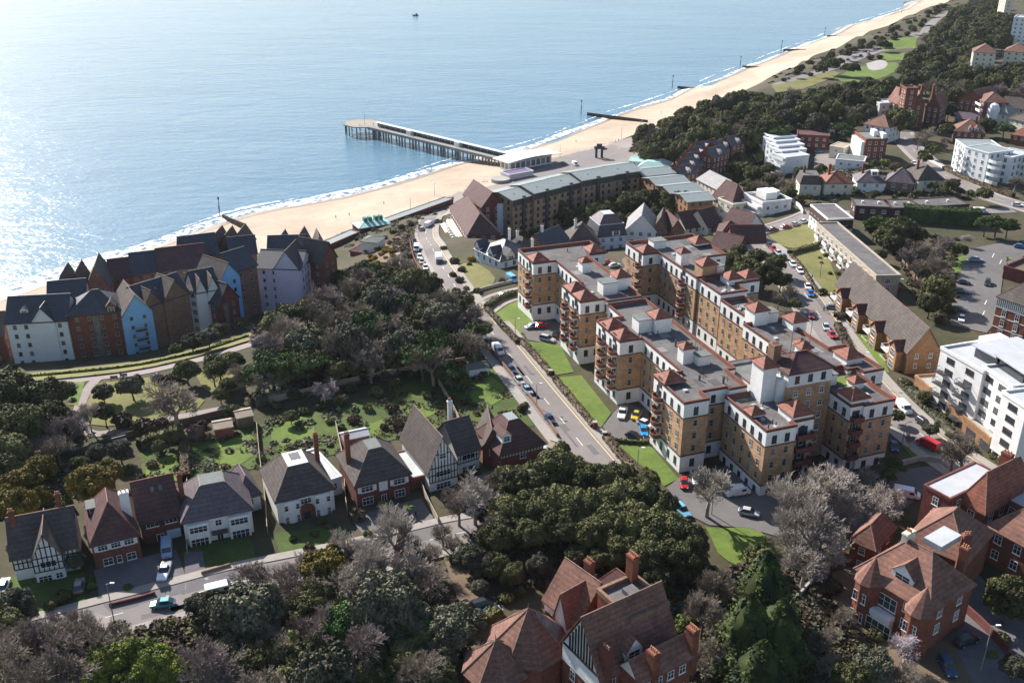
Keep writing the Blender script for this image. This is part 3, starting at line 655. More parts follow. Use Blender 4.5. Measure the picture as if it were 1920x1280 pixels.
        s.win1(fr, x + w_ / 2, z + .25, w_ * .7, h - .35, 'case2', y=y)
    def balcony(s, fr, x0, x1, z, d=1.4, wall=None, rail=None, round_=False, open_=False, y=0):
        """slab with a front wall or railing; front is -y"""
        k = s.mb(fr)
        if round_:
            n = 6; cx_ = (x0 + x1) / 2; r = (x1 - x0) / 2
            arc = [(cx_ - r * math.cos(PI * i / n), y - d * math.sin(PI * i / n) ** .6 if 0 < i < n else y) for i in range(n + 1)]
            k.prism(arc[::1], z - .25, z); k.mi = 1
            for a_, b_ in zip(arc, arc[1:]):
                k.hexa([(a_[0], a_[1], z), (b_[0], b_[1], z), (b_[0] * .96 + cx_ * .04, b_[1] * .9 + y * .1, z), (a_[0] * .96 + cx_ * .04, a_[1] * .9 + y * .1, z)],
                       [(a_[0], a_[1], z + .95), (b_[0], b_[1], z + .95), (b_[0] * .96 + cx_ * .04, b_[1] * .9 + y * .1, z + .95), (a_[0] * .96 + cx_ * .04, a_[1] * .9 + y * .1, z + .95)])
        else:
            k.box(x0, x1, y - d, y, z - .2, z); k.mi = 1
            if open_:
                for i in range(int((x1 - x0) / .5) + 1): u = x0 + .03 + (x1 - x0 - .06) * i / max(1, int((x1 - x0) / .5)); k.box(u - .03, u + .03, y - d, y - d + .05, z, z + 1.0)
                k.box(x0, x1, y - d, y - d + .06, z + .95, z + 1.05); k.box(x0, x1, y - d, y - d + .05, z + .45, z + .5)
                for u in (x0, x1 - .06): k.box(u, u + .06, y - d + .06, y, z + .95, z + 1.05)
            else:
                k.box(x0, x1, y - d, y - d + .12, z, z + 1.0); k.box(x0, x0 + .12, y - d + .12, y, z, z + 1.0); k.box(x1 - .12, x1, y - d + .12, y, z, z + 1.0)
        s.part(k, 'balcony', [wall or WHITE, rail or WHITE])
RIDGE = {'red_clay_tile': TILE_T, 'maroon_tile': TILE_R, 'brown_tile': TILE_T, 'weathered_red_tile': TILE_T}
def fr_px(p1, p2, z, zb=0.0):
    """frame whose x axis runs between two traced eave corners seen at height z; returns frame and length"""
    a = P(*p1, z); b = P(*p2, z); L = math.hypot(b[0] - a[0], b[1] - a[1])
    return Fr((a[0], a[1], 0.0), math.atan2(b[1] - a[1], b[0] - a[0])), L
def inset(poly, d):
    """offset a rectilinear ccw polygon inwards"""
    n = len(poly); out = []
    for i in range(n):
        a, b, c = poly[i - 1], poly[i], poly[(i + 1) % n]
        u = Vector((b[0] - a[0], b[1] - a[1])).normalized(); v = Vector((c[0] - b[0], c[1] - b[1])).normalized()
        n1 = Vector((-u.y, u.x)); n2 = Vector((-v.y, v.x)); den = 1 + n1.dot(n2)
        o = (n1 + n2) * (d / max(.2, den)); out.append((b[0] + o.x, b[1] + o.y))
    return out
def ccw(p): return p if sum(p[i - 1][0] * p[i][1] - p[i][0] * p[i - 1][1] for i in range(len(p))) > 0 else p[::-1]
def ring(k, p0, p1, z0, z1):
    n = len(p0)
    for i in range(n):
        j = (i + 1) % n; a, b = p0[i], p0[j]; c, d = p1[j], p1[i]
        k.face((*a, z0), (*b, z0), (*b, z1), (*a, z1)); k.face((*c, z0), (*d, z0), (*d, z1), (*c, z1)); k.face((*a, z1), (*b, z1), (*c, z1), (*d, z1)); k.face((*a, z0), (*d, z0), (*c, z0), (*b, z0))
def polyblock(b, poly, z0, z1, bands, rm=None, para=.7, coping=None, pm=None, trim=None):
    """flat roofed block with any outline; bands = [(top z, material, part name), ...] from the ground up"""
    poly = ccw(poly); z = z0
    for zt, m, nm in bands:
        k = b.mb(); n = len(poly)
        for i in range(n): a, c = poly[i], poly[(i + 1) % n]; k.face((*a, z), (*c, z), (*c, zt), (*a, zt))
        b.part(k, nm, m)
        if trim and zt < z1 - .01:
            k = b.mb(); ring(k, inset(poly, -.1), inset(poly, .05), zt - .14, zt + .12); b.part(k, 'cornice', trim)
        z = zt
    k = b.mb(); ip = inset(poly, .30); f = [(*p, z1 - para) for p in ip]; k.face(*f); r = b.part(k, 'roof', rm or FELT); b.r = r
    k = b.mb(); ring(k, inset(poly, .003), ip, z1 - para - .3, z1 + .003); b.part(k, 'parapet', pm or WHITE)
    k = b.mb(); ring(k, inset(poly, -.08), inset(poly, .30), z1 + .006, z1 + .15); b.part(k, 'coping', coping or COPE, r)
    return poly
# ================= the big L-shaped blocks of flats with red pyramid turrets =================
_az = math.atan2(-734 / F, CT + 840 / F * ST); AV = (math.sin(_az), math.cos(_az)); BV = (AV[1], -AV[0]); O_ = P(1283.5, 755, 44.5)
def ab(a, b): return (O_[0] + AV[0] * a + BV[0] * b, O_[1] + AV[1] * a + BV[1] * b)
FA = math.atan2(BV[1], BV[0])            # frame x along +b, y along +a
def fab(a, b): return Fr((*ab(a, b), 0.0), FA)
FAL = math.atan2(-AV[1], -AV[0])         # frame x along -a (towards the viewer), y along +b: left facades
def fal(a, b): return Fr((*ab(a, b), 0.0), FAL)
BRR = mat('roof_parapet_brick', (0.26, 0.095, 0.06), 0.9, 0.2, 0.5, pattern='brick')
def pin(poly, x, y):
    c = False
    for i in range(len(poly)):
        a, b = poly[i - 1], poly[i]
        if (a[1] > y) != (b[1] > y) and x < a[0] + (y - a[1]) * (b[0] - a[0]) / (b[1] - a[1]): c = not c
    return c
PATCH = [mat('dark_felt_repair', (.085, .08, .08), .9, .2, .5), mat('pale_felt_repair', (.21, .2, .19), .9, .2, .5), mat('brown_felt_repair', (.13, .105, .09), .9, .2, .5)]
def sr_block(name_label, outline, z1, zb=28.0, base=3.4, top=3.7, nfl=3, sp=2.9, near=(0, 0)):
    b = Bld('apartment_block', name_label, 'apartment block', ab(*near), zb, 'golden brick and white apartment blocks with red pyramid turrets')
    poly = ccw([ab(*p) for p in outline])
    zt = z1 - top; zm = zt - nfl * 2.95
    polyblock(b, poly, zb - 2.5, z1, [(zm, WHITE, 'base_wall'), (zt, BRICK_G, 'brick_wall'), (z1 - .3, WHITE, 'upper_wall')], trim=TILE_M, pm=BRR)
    A0, A1 = min(p[0] for p in outline), max(p[0] for p in outline); B0, B1 = min(p[1] for p in outline), max(p[1] for p in outline); rq = random.Random(int(A0 * 7 + B1)); zr = z1 - .7
    for t in range(26):      # felt repairs, hatches and little vents on the flat roof
        a, bb = rq.uniform(A0 + 1, A1 - 4), rq.uniform(B0 + 1, B1 - 4); la, lb = rq.uniform(1, 4), rq.uniform(.8, 3)
        if not all(pin(outline, a + u, bb + v) for u in (-.6, la + .6) for v in (-.6, lb + .6)): continue
        k = b.mb(fab(a, bb)); kind_ = t % 4
        if kind_ < 2: k.box(0, lb, 0, la, zr + .004, zr + .02 + .001 * t); b.part(k, 'felt_patch', PATCH[t % 3], b.r)
        elif kind_ == 2: k.box(0, .9, 0, .9, zr, zr + .35); b.part(k, 'roof_hatch', FELT_L, b.r)
        else: k.tube((0, 0, zr), (0, 0, zr + .9), .12, n=6); k.cone((0, 0, zr + .9), .22, .2, 6, .05); b.part(k, 'vent_pipe', METAL_D, b.r)
    n = len(poly)
    for i in range(n):
        p, q = poly[i], poly[(i + 1) % n]; dx, dy = q[0] - p[0], q[1] - p[1]; L = math.hypot(dx, dy)
        # outward normal (dy,-dx); skip walls turned away from the viewer
        if (dy * -p[0] + -dx * -p[1]) < -L * 25: continue
        b.wins(p, q, [zt + .55], 1.0, 1.75, 'twin', spacing=sp, margin=.5, fm=FRAME_D, gm=GLASS)
        b.wins(p, q, [zt - 2.95 * (k + 1) + .75 for k in range(nfl)], 1.0, 1.5, 'sash', spacing=sp, margin=.5, fm=FRAME_B)
        b.wins(p, q, [zm - 2.7], 1.0, 1.7, 'twin', spacing=sp, margin=.5, fm=FRAME_D, gm=GLASS)
    return b
def turret(b, a0, a1, b0, b1, z0, z1, rise=1.9, wm=None, oh=.35):
    """small box with a red pyramid roof"""
    fr = fab(a0, b0); L, D = b1 - b0, a1 - a0
    if z1 - z0 > .05: k = b.mb(fr); k.box(0, L, 0, D, z0, z1); t = b.part(k, 'turret', wm or WHITE)
    else: t = None
    k = b.mb(fr); k.box(-oh, L + oh, -oh, D + oh, z1, z1 + .16); k.hexa([(-oh, -oh, z1 + .163), (L + oh, -oh, z1 + .163), (L + oh, D + oh, z1 + .163), (-oh, D + oh, z1 + .163)], [(L / 2 - .02, D / 2 - .02, z1 + rise), (L / 2 + .02, D / 2 - .02, z1 + rise), (L / 2 + .02, D / 2 + .02, z1 + rise), (L / 2 - .02, D / 2 + .02, z1 + rise)])
    r = b.part(k, 'pyramid_roof', TILE_R, t)
    k = b.mb(fr)
    for c in ((-oh, -oh), (L + oh, -oh), (L + oh, D + oh), (-oh, D + oh)): k.tube((*c, z1 + .2), (L / 2, D / 2, z1 + rise + .05), .09, n=4)
    b.part(k, 'ridge_tile', TILE_T, r)
def tank(b, a0, a1, b0, b1, z0, z1, name='tank_room'):
    fr = fab(a0, b0); k = b.mb(fr); k.box(0, b1 - b0, 0, a1 - a0, z0, z1); k.mi = 1; k.box(-.2, b1 - b0 + .2, -.2, a1 - a0 + .2, z1, z1 + .18); b.part(k, name, [WHITE, FELT_G])
def balc_stack(b, a, bb, z_list, w_=3.2, d=1.5):
    for z in z_list:
        b.balcony(fal(a + w_ / 2, bb), 0, w_, z, d, wall=WHITE, rail=BRR, round_=True)
        b.win1(fal(a + w_ / 2, bb), w_ / 2, z + .05, 1.5, 2.1, 'door', fm=FRAME_D)
    b.win1(fal(a + w_ / 2, bb), w_ / 2, z_list[-1] + 3.0, 1.6, 2.2, 'twin', fm=FRAME_D)
LV = [31.4 + 2.95 * i for i in range(4)]
b = sr_block('long golden brick and white flats beside the main road, second block, two pairs of pyramid turrets', [(97.3, 0), (85, 0), (85, 6.7), (67, 6.7), (67, 1), (54.8, 1), (54.8, 7.5), (53, 7.5), (53, 16.9), (86.5, 16.9), (86.5, 22.4), (97.3, 22.4)], 45.4, near=(54.8, 1))
b.root['label'] = 'golden brick flats nearest the sea, white-walled corner tower facing the road junction'
for t in ((85.2, 90.2, .2, 4.4), (54.9, 59.7, 1.1, 5.4), (60.8, 65.6, 1.1, 5.4)): turret(b, *t, 45.35, 45.6)
turret(b, 86.8, 91.8, 18, 22.2, 45, 45.6); turret(b, 74.8, 77.6, 10.2, 12.8, 44.7, 47.6, 1.3); turret(b, 60, 64.2, 13.4, 17.2, 44.7, 48.0)
tank(b, 58, 61.5, 8.6, 12.6, 44.7, 47.9)
balc_stack(b, 87.6, 0, LV, 2.8); balc_stack(b, 57.6, 1, LV); balc_stack(b, 63.6, 1, LV); b.done()
b = sr_block('x', [(52.9, 7.6), (44.7, 7.6), (44.7, .8), (31.6, .8), (31.6, 6.5), (13.2, 6.5), (13.2, 0), (0, 0), (0, 5.7), (3.4, 5.7), (3.4, 11.9), (2.4, 11.9), (2.4, 16), (10.5, 16), (10.5, 18.2), (52.9, 18.2)], 44.5, near=(0, 0))
b.root['label'] = 'long golden brick flats with three paired turrets along the main road'
for t in ((31.7, 36.5, .9, 5.2), (37.9, 42.7, .9, 5.2), (8.4, 13.1, .1, 4.6)): turret(b, *t, 44.45, 44.7)
turret(b, 34, 38.4, 11, 15.2, 43.8, 47.4); tank(b, 35.4, 39, 7.4, 10.9, 43.8, 47.0); turret(b, 17, 19.6, 9, 11.4, 43.8, 47.4, 1.4); tank(b, 15.2, 17.6, 11.8, 14.8, 43.8, 46.0)
balc_stack(b, 34.5, .8, LV); balc_stack(b, 40.5, .8, LV); balc_stack(b, 10.4, 0, LV)
for (a, bb, h) in ((26, 12, 1.6), (20, 14, 2.2), (6, 12.5, 1.6), (24, 15, 1.4), (9, 8.5, 1.2)):
    k = b.mb(fab(a, bb)); k.box(0, .35, 0, .35, 43.8, 43.8 + h); k.tube((1.2, .2, 43.8), (1.2, .2, 45.8), .05, n=5); b.part(k, 'vent_pipe', METAL_D, b.r)
b.done()
b = sr_block('x', [(2.0, 10.8), (-13.3, 10.8), (-13.3, 17.7), (-11.8, 17.7), (-11.8, 22.8), (2.0, 22.8)], 43.1, zb=27.0, base=3, near=(-13.3, 10.8))
b.root['label'] = 'nearest golden brick wing, small turret left and larger turret right of its flat roof'
turret(b, -7.8, -5, 10.9, 13.6, 43.05, 43.5, 1.5); turret(b, -11.7, -6.6, 17.8, 22.6, 42.4, 43.9, 2.3)
for z in LV: b.balcony(fab(-11.8, 0), 18.4, 22.4, z - .9, 1.6, wall=METAL_D, rail=BRICK_D); b.win1(fab(-11.8, 0), 20.4, z - .85, 2.2, 2.0, 'door', fm=FRAME_D)
b.done()
b = sr_block('x', [(94, 32.5), (82.7, 32.5), (82.7, 37.4), (61.3, 37.4), (61.3, 46.5), (75, 46.5), (75, 54.7), (94, 54.7)], 44.9, near=(61.3, 37.4))
b.root['label'] = 'far golden brick flats behind the courtyard, beside the maroon roofed houses'
turret(b, 82.8, 87.4, 32.6, 36.8, 44.85, 45.1); turret(b, 72, 75, 38.6, 41.2, 44.2, 47.8, 1.3); turret(b, 84, 88.8, 50, 54.4, 44.85, 45.4); turret(b, 61.4, 65.6, 39.2, 43.6, 44.2, 47.6, 1.9, BRICK_G); tank(b, 62.5, 65.4, 43.9, 46.4, 44.2, 46.6); tank(b, 87, 90.5, 38, 42, 44.2, 46.4)
balc_stack(b, 84.6, 32.5, LV, 2.8); balc_stack(b, 68, 37.4, LV); b.done()
b = sr_block('x', [(60.8, 37.9), (49.6, 37.9), (49.6, 45.8), (55, 45.8), (55, 53), (60.8, 53)], 44.5, near=(49.6, 37.9)); 
b.root['label'] = 'short golden brick block with two pyramid turrets side by side, midway along the right-hand road'
turret(b, 55.2, 59.5, 43.6, 47.6, 43.8, 45.4); turret(b, 55.4, 60, 49, 53, 44, 45.0); b.done()
b = sr_block('x', [(49.3, 37.95), (32.3, 37.95), (32.3, 44.6), (49.3, 44.6)], 43.0, near=(32.3, 37.95)); b.root['label'] = 'lower golden brick link block between turreted blocks, its long sunlit wall facing the courtyard'; b.done()
b = sr_block('x', [(32.1, 33.8), (4.7, 33.8), (4.7, 41.5), (2.7, 41.5), (2.7, 44.2), (.4, 44.2), (.4, 49.3), (13.7, 49.3), (13.7, 44.6), (32.1, 44.6)], 43.9, near=(.4, 49)); b.root['label'] = 'golden brick flats backing onto the right-hand road, behind the wide maroon hipped roof'
turret(b, 31, 35.2, 36, 39.8, 43.2, 46.8); tank(b, 31.5, 34.8, 40.1, 43, 43.2, 45.8); turret(b, 25.5, 30, 43.2, 47, 43.0, 45.2); turret(b, 17, 19.2, 39, 41.4, 43.2, 43.9, 1.2); turret(b, 5.5, 10.3, 43.4, 47.6, 43.2, 44.6); tank(b, 11, 14.5, 36, 40, 43.2, 44.6)
b.done()
b = sr_block('x', [(4.5, 32.5), (-10.6, 32.5), (-10.6, 35.3), (-11.2, 35.3), (-11.2, 42.8), (-3.4, 42.8), (-3.4, 43.4), (2.4, 43.4), (4.5, 41)], 43.3, zb=27.5, near=(-11, 32.5)); b.root['label'] = 'right front golden brick wing with a roof garden and pyramid turret at its corner'
turret(b, -10.4, -5.8, 32.6, 36.8, 43.25, 44.2); turret(b, -3.8, -1.2, 38.4, 40.8, 42.6, 44.0, 1.3); tank(b, -.5, 3, 33.0, 36.4, 42.6, 45.0)
for z in LV: b.balcony(fab(-10.6, 0), 32.6, 35.2, z - .4, 1.4, wall=METAL_D, rail=BRICK_D); b.win1(fab(-10.6, 0), 33.9, z - .35, 1.8, 2.0, 'door', fm=FRAME_D)
k = b.mb(fab(-4, 37)); k.box(0, 5, 2.5, 6, 42.65, 42.75); b.part(k, 'roof_garden', GRASS, b.r)
b.done()
# central block with the big hipped roof
b = Bld('apartment_block', 'tallest central block of the flats, wide maroon hipped roof with a brown brick chimney stack', 'apartment block', ab(-3.6, 22.8), 28, 'golden brick and white apartment blocks with red pyramid turrets')
pl = [ab(*p) for p in ((4.6, 21.6), (-3.7, 21.6), (-3.7, 32.3), (4.6, 32.3))]
pc = ccw(pl); k = b.mb()
for z0, z1, m, nm in ((26, 45.9, BRICK_G, 'brick_wall'), (45.9, 49.0, WHITE, 'upper_wall')):
    k = b.mb()
    for i in range(4): p, q = pc[i], pc[(i + 1) % 4]; k.face((*p, z0), (*q, z0), (*q, z1), (*p, z1))
    b.part(k, nm, m)
for i in range(4): b.wins(pc[i], pc[(i + 1) % 4], [46.6], 1.0, 1.6, 'twin', spacing=2.6, fm=FRAME_D, gm=GLASS); b.wins(pc[i], pc[(i + 1) % 4], [43.4 - 2.95 * j for j in range(5)], 1.1, 1.5, 'case2', spacing=2.6)
fr = fab(-3.7, 21.6); b.roof(fr, 10.7, 8.3, 49.0, 'hip', 2.6, TILE_M, .4); b.chimney(fr, .3, 6.2, 48, 53.2, 1.8, 2.2, BRICK_B, 4)
turret(b, 4.7, 7, 30.4, 33, 44, 49.4, 1.5); turret(b, -2, 2.2, 16.6, 19.8, 42.4, 50.2, 1.9); k = b.mb(fab(-3, 19.9)); k.box(0, 2.4, 0, 3, 42.4, 47.4); b.part(k, 'stair_tower', WHITE)
k = b.mb(fab(0, 24)); k.tube((0, 0, 51), (0, 0, 56.5), .05, n=5); k.tube((6, 2, 50), (6, 2, 57.5), .05, n=5); b.part(k, 'aerial', METAL_D, b.r); b.done()
b = Bld('link_block', 'low flat-roofed link joining the middle and right-hand flats across the courtyard', 'link block', ab(4, 18.4), 28)
polyblock(b, [ab(*p) for p in ((16, 18.5), (4.8, 18.5), (4.8, 33.6), (16, 33.6))], 26, 43.2, [(40, BRICK_G, 'brick_wall'), (42.9, WHITE, 'upper_wall')], rm=FELT_G); b.done()
# ================= the other buildings =================
ALLB = []
def H(name, label, cat, p1, p2, ze, D, zb, wall, roof, rm=None, group=None, b=None, far=None, **k):
    """a building (or a wing of b) from its two traced front eave corners at height ze"""
    fr, L = fr_px(p1, p2, ze)
    if far: q = P(*far, ze); o = fr(0, 0); D = math.hypot(q[0] - o[0], q[1] - o[1])
    if zb is None: zb = min(gz(*fr(x, y)[:2]) for x in (0, L) for y in (0, D)) - .5
    if b is None: b = Bld(name, label, cat, fr(L / 2, D / 2)[:2], zb, group); ALLB.append(b)
    b.block(fr, L, D, zb, ze, wall, roof, rm, **k); b.ze = ze
    return b, fr, L, D
G1 = 'tall gabled waterfront apartment houses below the cliff path'
def front_gable(b, fr, x0, x1, ze, d, rise, wall, rm, proud=.4, zb=20):
    f2 = fr.sub(x0, -proud); b.walls(f2, x1 - x0, d, zb, ze, wall); b.roof(f2, x1 - x0, d, ze, 'gy', rise, rm, .35, wall)
W12 = dict(ww=(.95, 1.2, 'sash'), sp=3.0, fm=FRAME_B)
WD = dict(ww=(.95, 1.2, 'sash'), sp=2.8, fm=FRAME_D)
# front row, left to right
b, fr, L, D = H('apartment_house', 'white rendered six-storey apartment house with a front gable, leftmost of the waterfront row', 'apartment house', (11, 606), (125, 600), 26, 13, 9, GREYW, ('gx', 5.5), SLATE, G1, **WD)
H('apartment_house', 'red brick gabled house cut off by the left edge beside the white apartment house', 'apartment house', (-75, 636), (6, 628), 21, 12, 9, BRICK_R, ('gx', 5), TILE_B, G1, **W12)
front_gable(b, fr, L * .42, L * .80, 26, 8, 4.2, GREYW, SLATE, .3, 9); b.dormer(fr, L * .22, 2.2, 27.2, 2.2, 1.6, 2.5, WHITE, SLATE); b.skylight(fr, L * .74, 4.2, 29.4, .7)
b, fr, L, D = H('apartment_house', 'dark red brick apartment house between the white one and the bright blue one', 'apartment house', (126, 592), (229, 583), 27, 13, 9, BRICK_R, ('hip', 5), SLATE, G1, **W12)
b.dormer(fr, L * .72, -.2, 26.8, 2.6, 1.9, 3, BRICK_R, TILE_B, rise=1.6)
k = b.mb(fr); k.box(L * .44, L * .56, -.12, 0, 9, 26.3); b.part(k, 'glazed_stairwell', GLASS_L)
b, fr, L, D = H('apartment_house', 'narrow bright blue gabled apartment house with dark balconies', 'apartment house', (229, 592), (285, 581), 26.5, 14, 9, BLUE, ('gy', 5.5), TILE_B, G1, **W12)
for z in (12.5, 15.4, 18.3, 21.2): b.balcony(fr, L * .35, L * .72, z, 1.3, wall=METAL_D, rail=WOOD, open_=True)
b, fr, L, D = H('apartment_house', 'wide brown brick apartment house with two front gables, right of the narrow blue one', 'apartment house', (266, 577), (354, 549), 27.0, 12, 9, BRICK_B, ('gx', 5), SLATE, G1, **W12)
front_gable(b, fr, L * .02, L * .40, 27, 8, 4.4, BRICK_B, TILE_B, .3, 9); front_gable(b, fr, L * .44, L * .98, 27, 9, 5.4, BRICK_B, TILE_B, .35, 9); b.skylight(fr, L * .42, 3, 29.7, .7)
b, fr, L, D = H('apartment_house', 'white apartment house with a blue side strip, in the middle of the waterfront row', 'apartment house', (367, 549), (410, 541), 26.6, 12, 9, GREYW, ('gx', 5), SLATE, G1, **WD)
front_gable(b, fr, L * .0, L * .45, 26.6, 8, 4.2, GREYW, TILE_B, .3, 9); front_gable(b, fr, L * .5, L * .99, 26.6, 8, 4.4, GREYW, TILE_B, .35, 9)
H('', '', '', (353, 545), (366.5, 545), 26.6, 9, 9, BLUE, ('gx', 2), TILE_B, b=b, **WD)
b, fr, L, D = H('apartment_house', 'lower dark red brick gabled house standing in front of the white one', 'apartment house', (410, 571), (447, 556), 23, 9, 9, BRICK_D, ('gy', 5.5), SLATE, G1, **W12)
k = b.mb(fr); k.box(L * .25, L * .45, -.12, 0, 11, 22.5); b.part(k, 'glazed_stairwell', GLASS_L)
b, fr, L, D = H('apartment_house', 'bright blue apartment house half hidden behind the low dark red gabled house', 'apartment house', (412, 528), (449, 515), 28, 12, 9, BLUE, ('gy', 5), TILE_B, G1, **WD)
b, fr, L, D = H('apartment_house', 'wide brown brick apartment house between bright blue and lilac houses', 'apartment house', (440, 509), (481, 496), 28, 13, 9, BRICK_B, ('gx', 4.5), SLATE, G1, **W12)
b, fr, L, D = H('apartment_house', 'lilac rendered apartment house with a broad gable, right end of the front row', 'apartment house', (481, 502), (563, 505), 26.5, 13, 10, LILAC, ('gx', 4), SLATE, G1, **W12)
front_gable(b, fr, L * .40, L * .98, 26.5, 12, 6, LILAC, TILE_B, .3, 10)
b, fr, L, D = H('apartment_house', 'pale cream apartment house behind and right of the lilac one', 'apartment house', (577, 491), (604, 491), 26, 11, 12, GREYW, ('gx', 4), SLATE, G1, **WD)
H('', '', '', (605, 493), (631, 480), 26.5, 12, 12, BRICK_R, ('gy', 6), TILE_B, b=b, **W12)
# back row, nearer the beach
for i, (p1, p2, ze, D_, wl, rf, rm, lb) in enumerate((
    ((90, 562), (160, 556), 25.5, 10, CREAM, ('gx', 4), SLATE, 'cream sided slate roof directly behind the white leftmost waterfront house'),
    ((104, 546), (133, 544), 24, 12, BRICK_B, ('gy', 5), TILE_B, 'brown tiled gable on the beach side, first of the low back row from the left'),
    ((133, 543), (160, 541), 24.5, 12, BRICK_B, ('gy', 5.4), TILE_B, 'brown tiled gable on the beach side, second of the back row from the left'),
    ((160, 541), (205, 537), 25.5, 14, BRICK_B, ('gy', 6.5), TILE_B, 'larger brown tiled gable on the beach side, behind the dark red brick house'),
    ((207, 522), (250, 517), 25, 12, BRICK_R, ('gx', 4.4), TILE_M, 'maroon ridged roof on the beach side, behind the narrow blue house'),
    ((248, 514), (300, 508), 25.5, 13, BRICK_B, ('gx', 5), SLATE, 'long brown roof on the beach side, left half, behind the twin brick gables'),
    ((300, 508), (388, 497), 26, 13, BRICK_B, ('gx', 5.5), TILE_M, 'long maroon roof on the beach side, behind the twin brick gables'),
    ((343, 485), (410, 476), 27, 13, BRICK_B, ('gx', 5.5), SLATE, 'dark slate roof nearest the surf, behind the white and blue houses'),
    ((395, 461), (414, 461), 27, 10, BRICK_B, ('gy', 4), TILE_B, 'smallest pointed gable by the surf, left of three'),
    ((414, 462), (434, 462), 27, 10, BRICK_B, ('gy', 4), TILE_B, 'small pointed gable by the surf, middle of three'),
    ((434, 463), (465, 463), 27, 10, BRICK_B, ('gy', 5), TILE_B, 'pointed gable by the surf, right and widest of three'),
    ((432, 479), (481, 474), 27, 11, BRICK_B, ('gx', 4.5), SLATE, 'dark slate roof behind the wide brown brick apartment house'),
    ((502, 476), (572, 474), 27, 11, BRICK_B, ('gx', 4.5), SLATE, 'dark slate roof behind the lilac apartment house'),
    ((518, 465), (537, 465), 26.5, 8, BRICK_B, ('gy', 4), TILE_B, 'pointed gable with a rooflight behind the lilac house'),
    ((550, 468), (575, 468), 26.5, 10, BRICK_B, ('gy', 5), TILE_B, 'pointed brown gable rising between the lilac and cream houses'),
    ((588, 472), (612, 470), 26.5, 10, GREYW, ('gy', 5), TILE_B, 'brown gabled roof behind the cream house at the right end of the row'))):
    H('apartment_house', lb, 'apartment house', p1, p2, ze, D_, 8, wl, rf, rm, G1, **WD)
# curved flats with grey metal roofs
G2 = 'brown brick flats with grey metal roofs near the pier'
for i, (p1, p2, ze, lb) in enumerate((((961, 375), (1002, 364), 27, 'end block of the grey metal roofed flats, next to the maroon roofed hotel'), ((1002, 362), (1048, 351), 28, 'second block of the grey metal roofed flats, from the maroon roofs'),
    ((1048, 350), (1092, 340), 27, 'third block of the grey metal roofed flats, from the maroon roofs'), ((1092, 338), (1150, 328), 28, 'fourth block of the grey metal roofed flats, from the maroon roofs'),
    ((1150, 327), (1200, 320), 27, 'fifth block of the grey metal roofed flats, next to the pale green roof'))):
    b, fr, L, D = H('flats', lb, 'flats', p1, p2, ze, 15, 9, BRICK_T, ('gx', 1.6), METAL_G, G2, ww=(1.2, 1.4, 'case2'), sp=2.9, fm=FRAME_D, oh=.9)
    k = b.mb(fr); k.box(L * .44, L * .56, -.5, 0, 9, ze + .6); b.part(k, 'stair_bay', METAL_D); k = b.mb(fr); k.box(.1, L - .1, -.12, 0, ze - 3, ze - .4); b.part(k, 'top_storey_cladding', METAL_D)
    b.skylight(fr, L * .3, 3, ze + .75, .2)
for i, (p1, p2, lb) in enumerate((((1208, 330), (1264, 324), 'farthest stepped block with grey metal roof, next to the pale green roof'), ((1232, 347), (1290, 341), 'second stepped grey metal roofed block, its orange brick side lit'),
    ((1258, 362), (1316, 356), 'third stepped grey metal roofed block, behind the dark round trees'), ((1290, 378), (1337, 374), 'nearest stepped grey metal roofed block, beside the cream mansion flats'))):
    H('flats', lb, 'flats', p1, p2, 25 + .4 * i, 12, 10, BRICK_O, ('gx', 1.3), METAL_G, G2, ww=(1.2, 1.4, 'case2'), sp=3.2, fm=FRAME_D, oh=.9)
# maroon roofed pub and hotel by the bend
b, fr, L, D = H('restaurant', 'long low restaurant with a big maroon hipped roof and terraces above the bend', 'restaurant', (877, 442), (936, 437.6), 18, 34, 11, BRICK_D, ('hip', 6.5), TILE_M, far=(846, 388), ww=(1.6, 1.4, 'case'), sp=3, inset=7)
k = b.mb(fr)
for i in range(3): k.box(-3 - 2.6 * i, -.5 - 2.6 * i, -2, D * .8, 10, 15.2 - 1.6 * i)
b.part(k, 'terrace', CREAM)
k = b.mb(fr)
for i in range(9): u = 1 + i * D * .08; k.box(-2.8, -2.7, u, u + .1, 15.2, 16.3); k.tube((-4.4, u, 13.6), (-4.4, u, 15.6), .06, n=5); k.cone((-4.4, u, 15.4), 1.0, .5, 6)
k.box(-2.82, -2.7, 1, D * .75, 16.2, 16.3); b.part(k, 'terrace_railing', WHITE)
b, fr, L, D = H('hotel', 'tall hotel with steep maroon roof and pale blue end wall beside the restaurant', 'hotel', (903, 388), (943, 383), 24, 20, 9, BRICK_D, ('gy', 5.5), TILE_M, ww=(1.1, 1.4, 'case2'), sp=3)
k = b.mb(fr); k.box(L * .72, L + .03, -.35, -.02, 9, 24.5); k.box(L + .02, L + .3, 0, 12, 9, 24.5); b.part(k, 'rendered_end_wall', PBLUE)
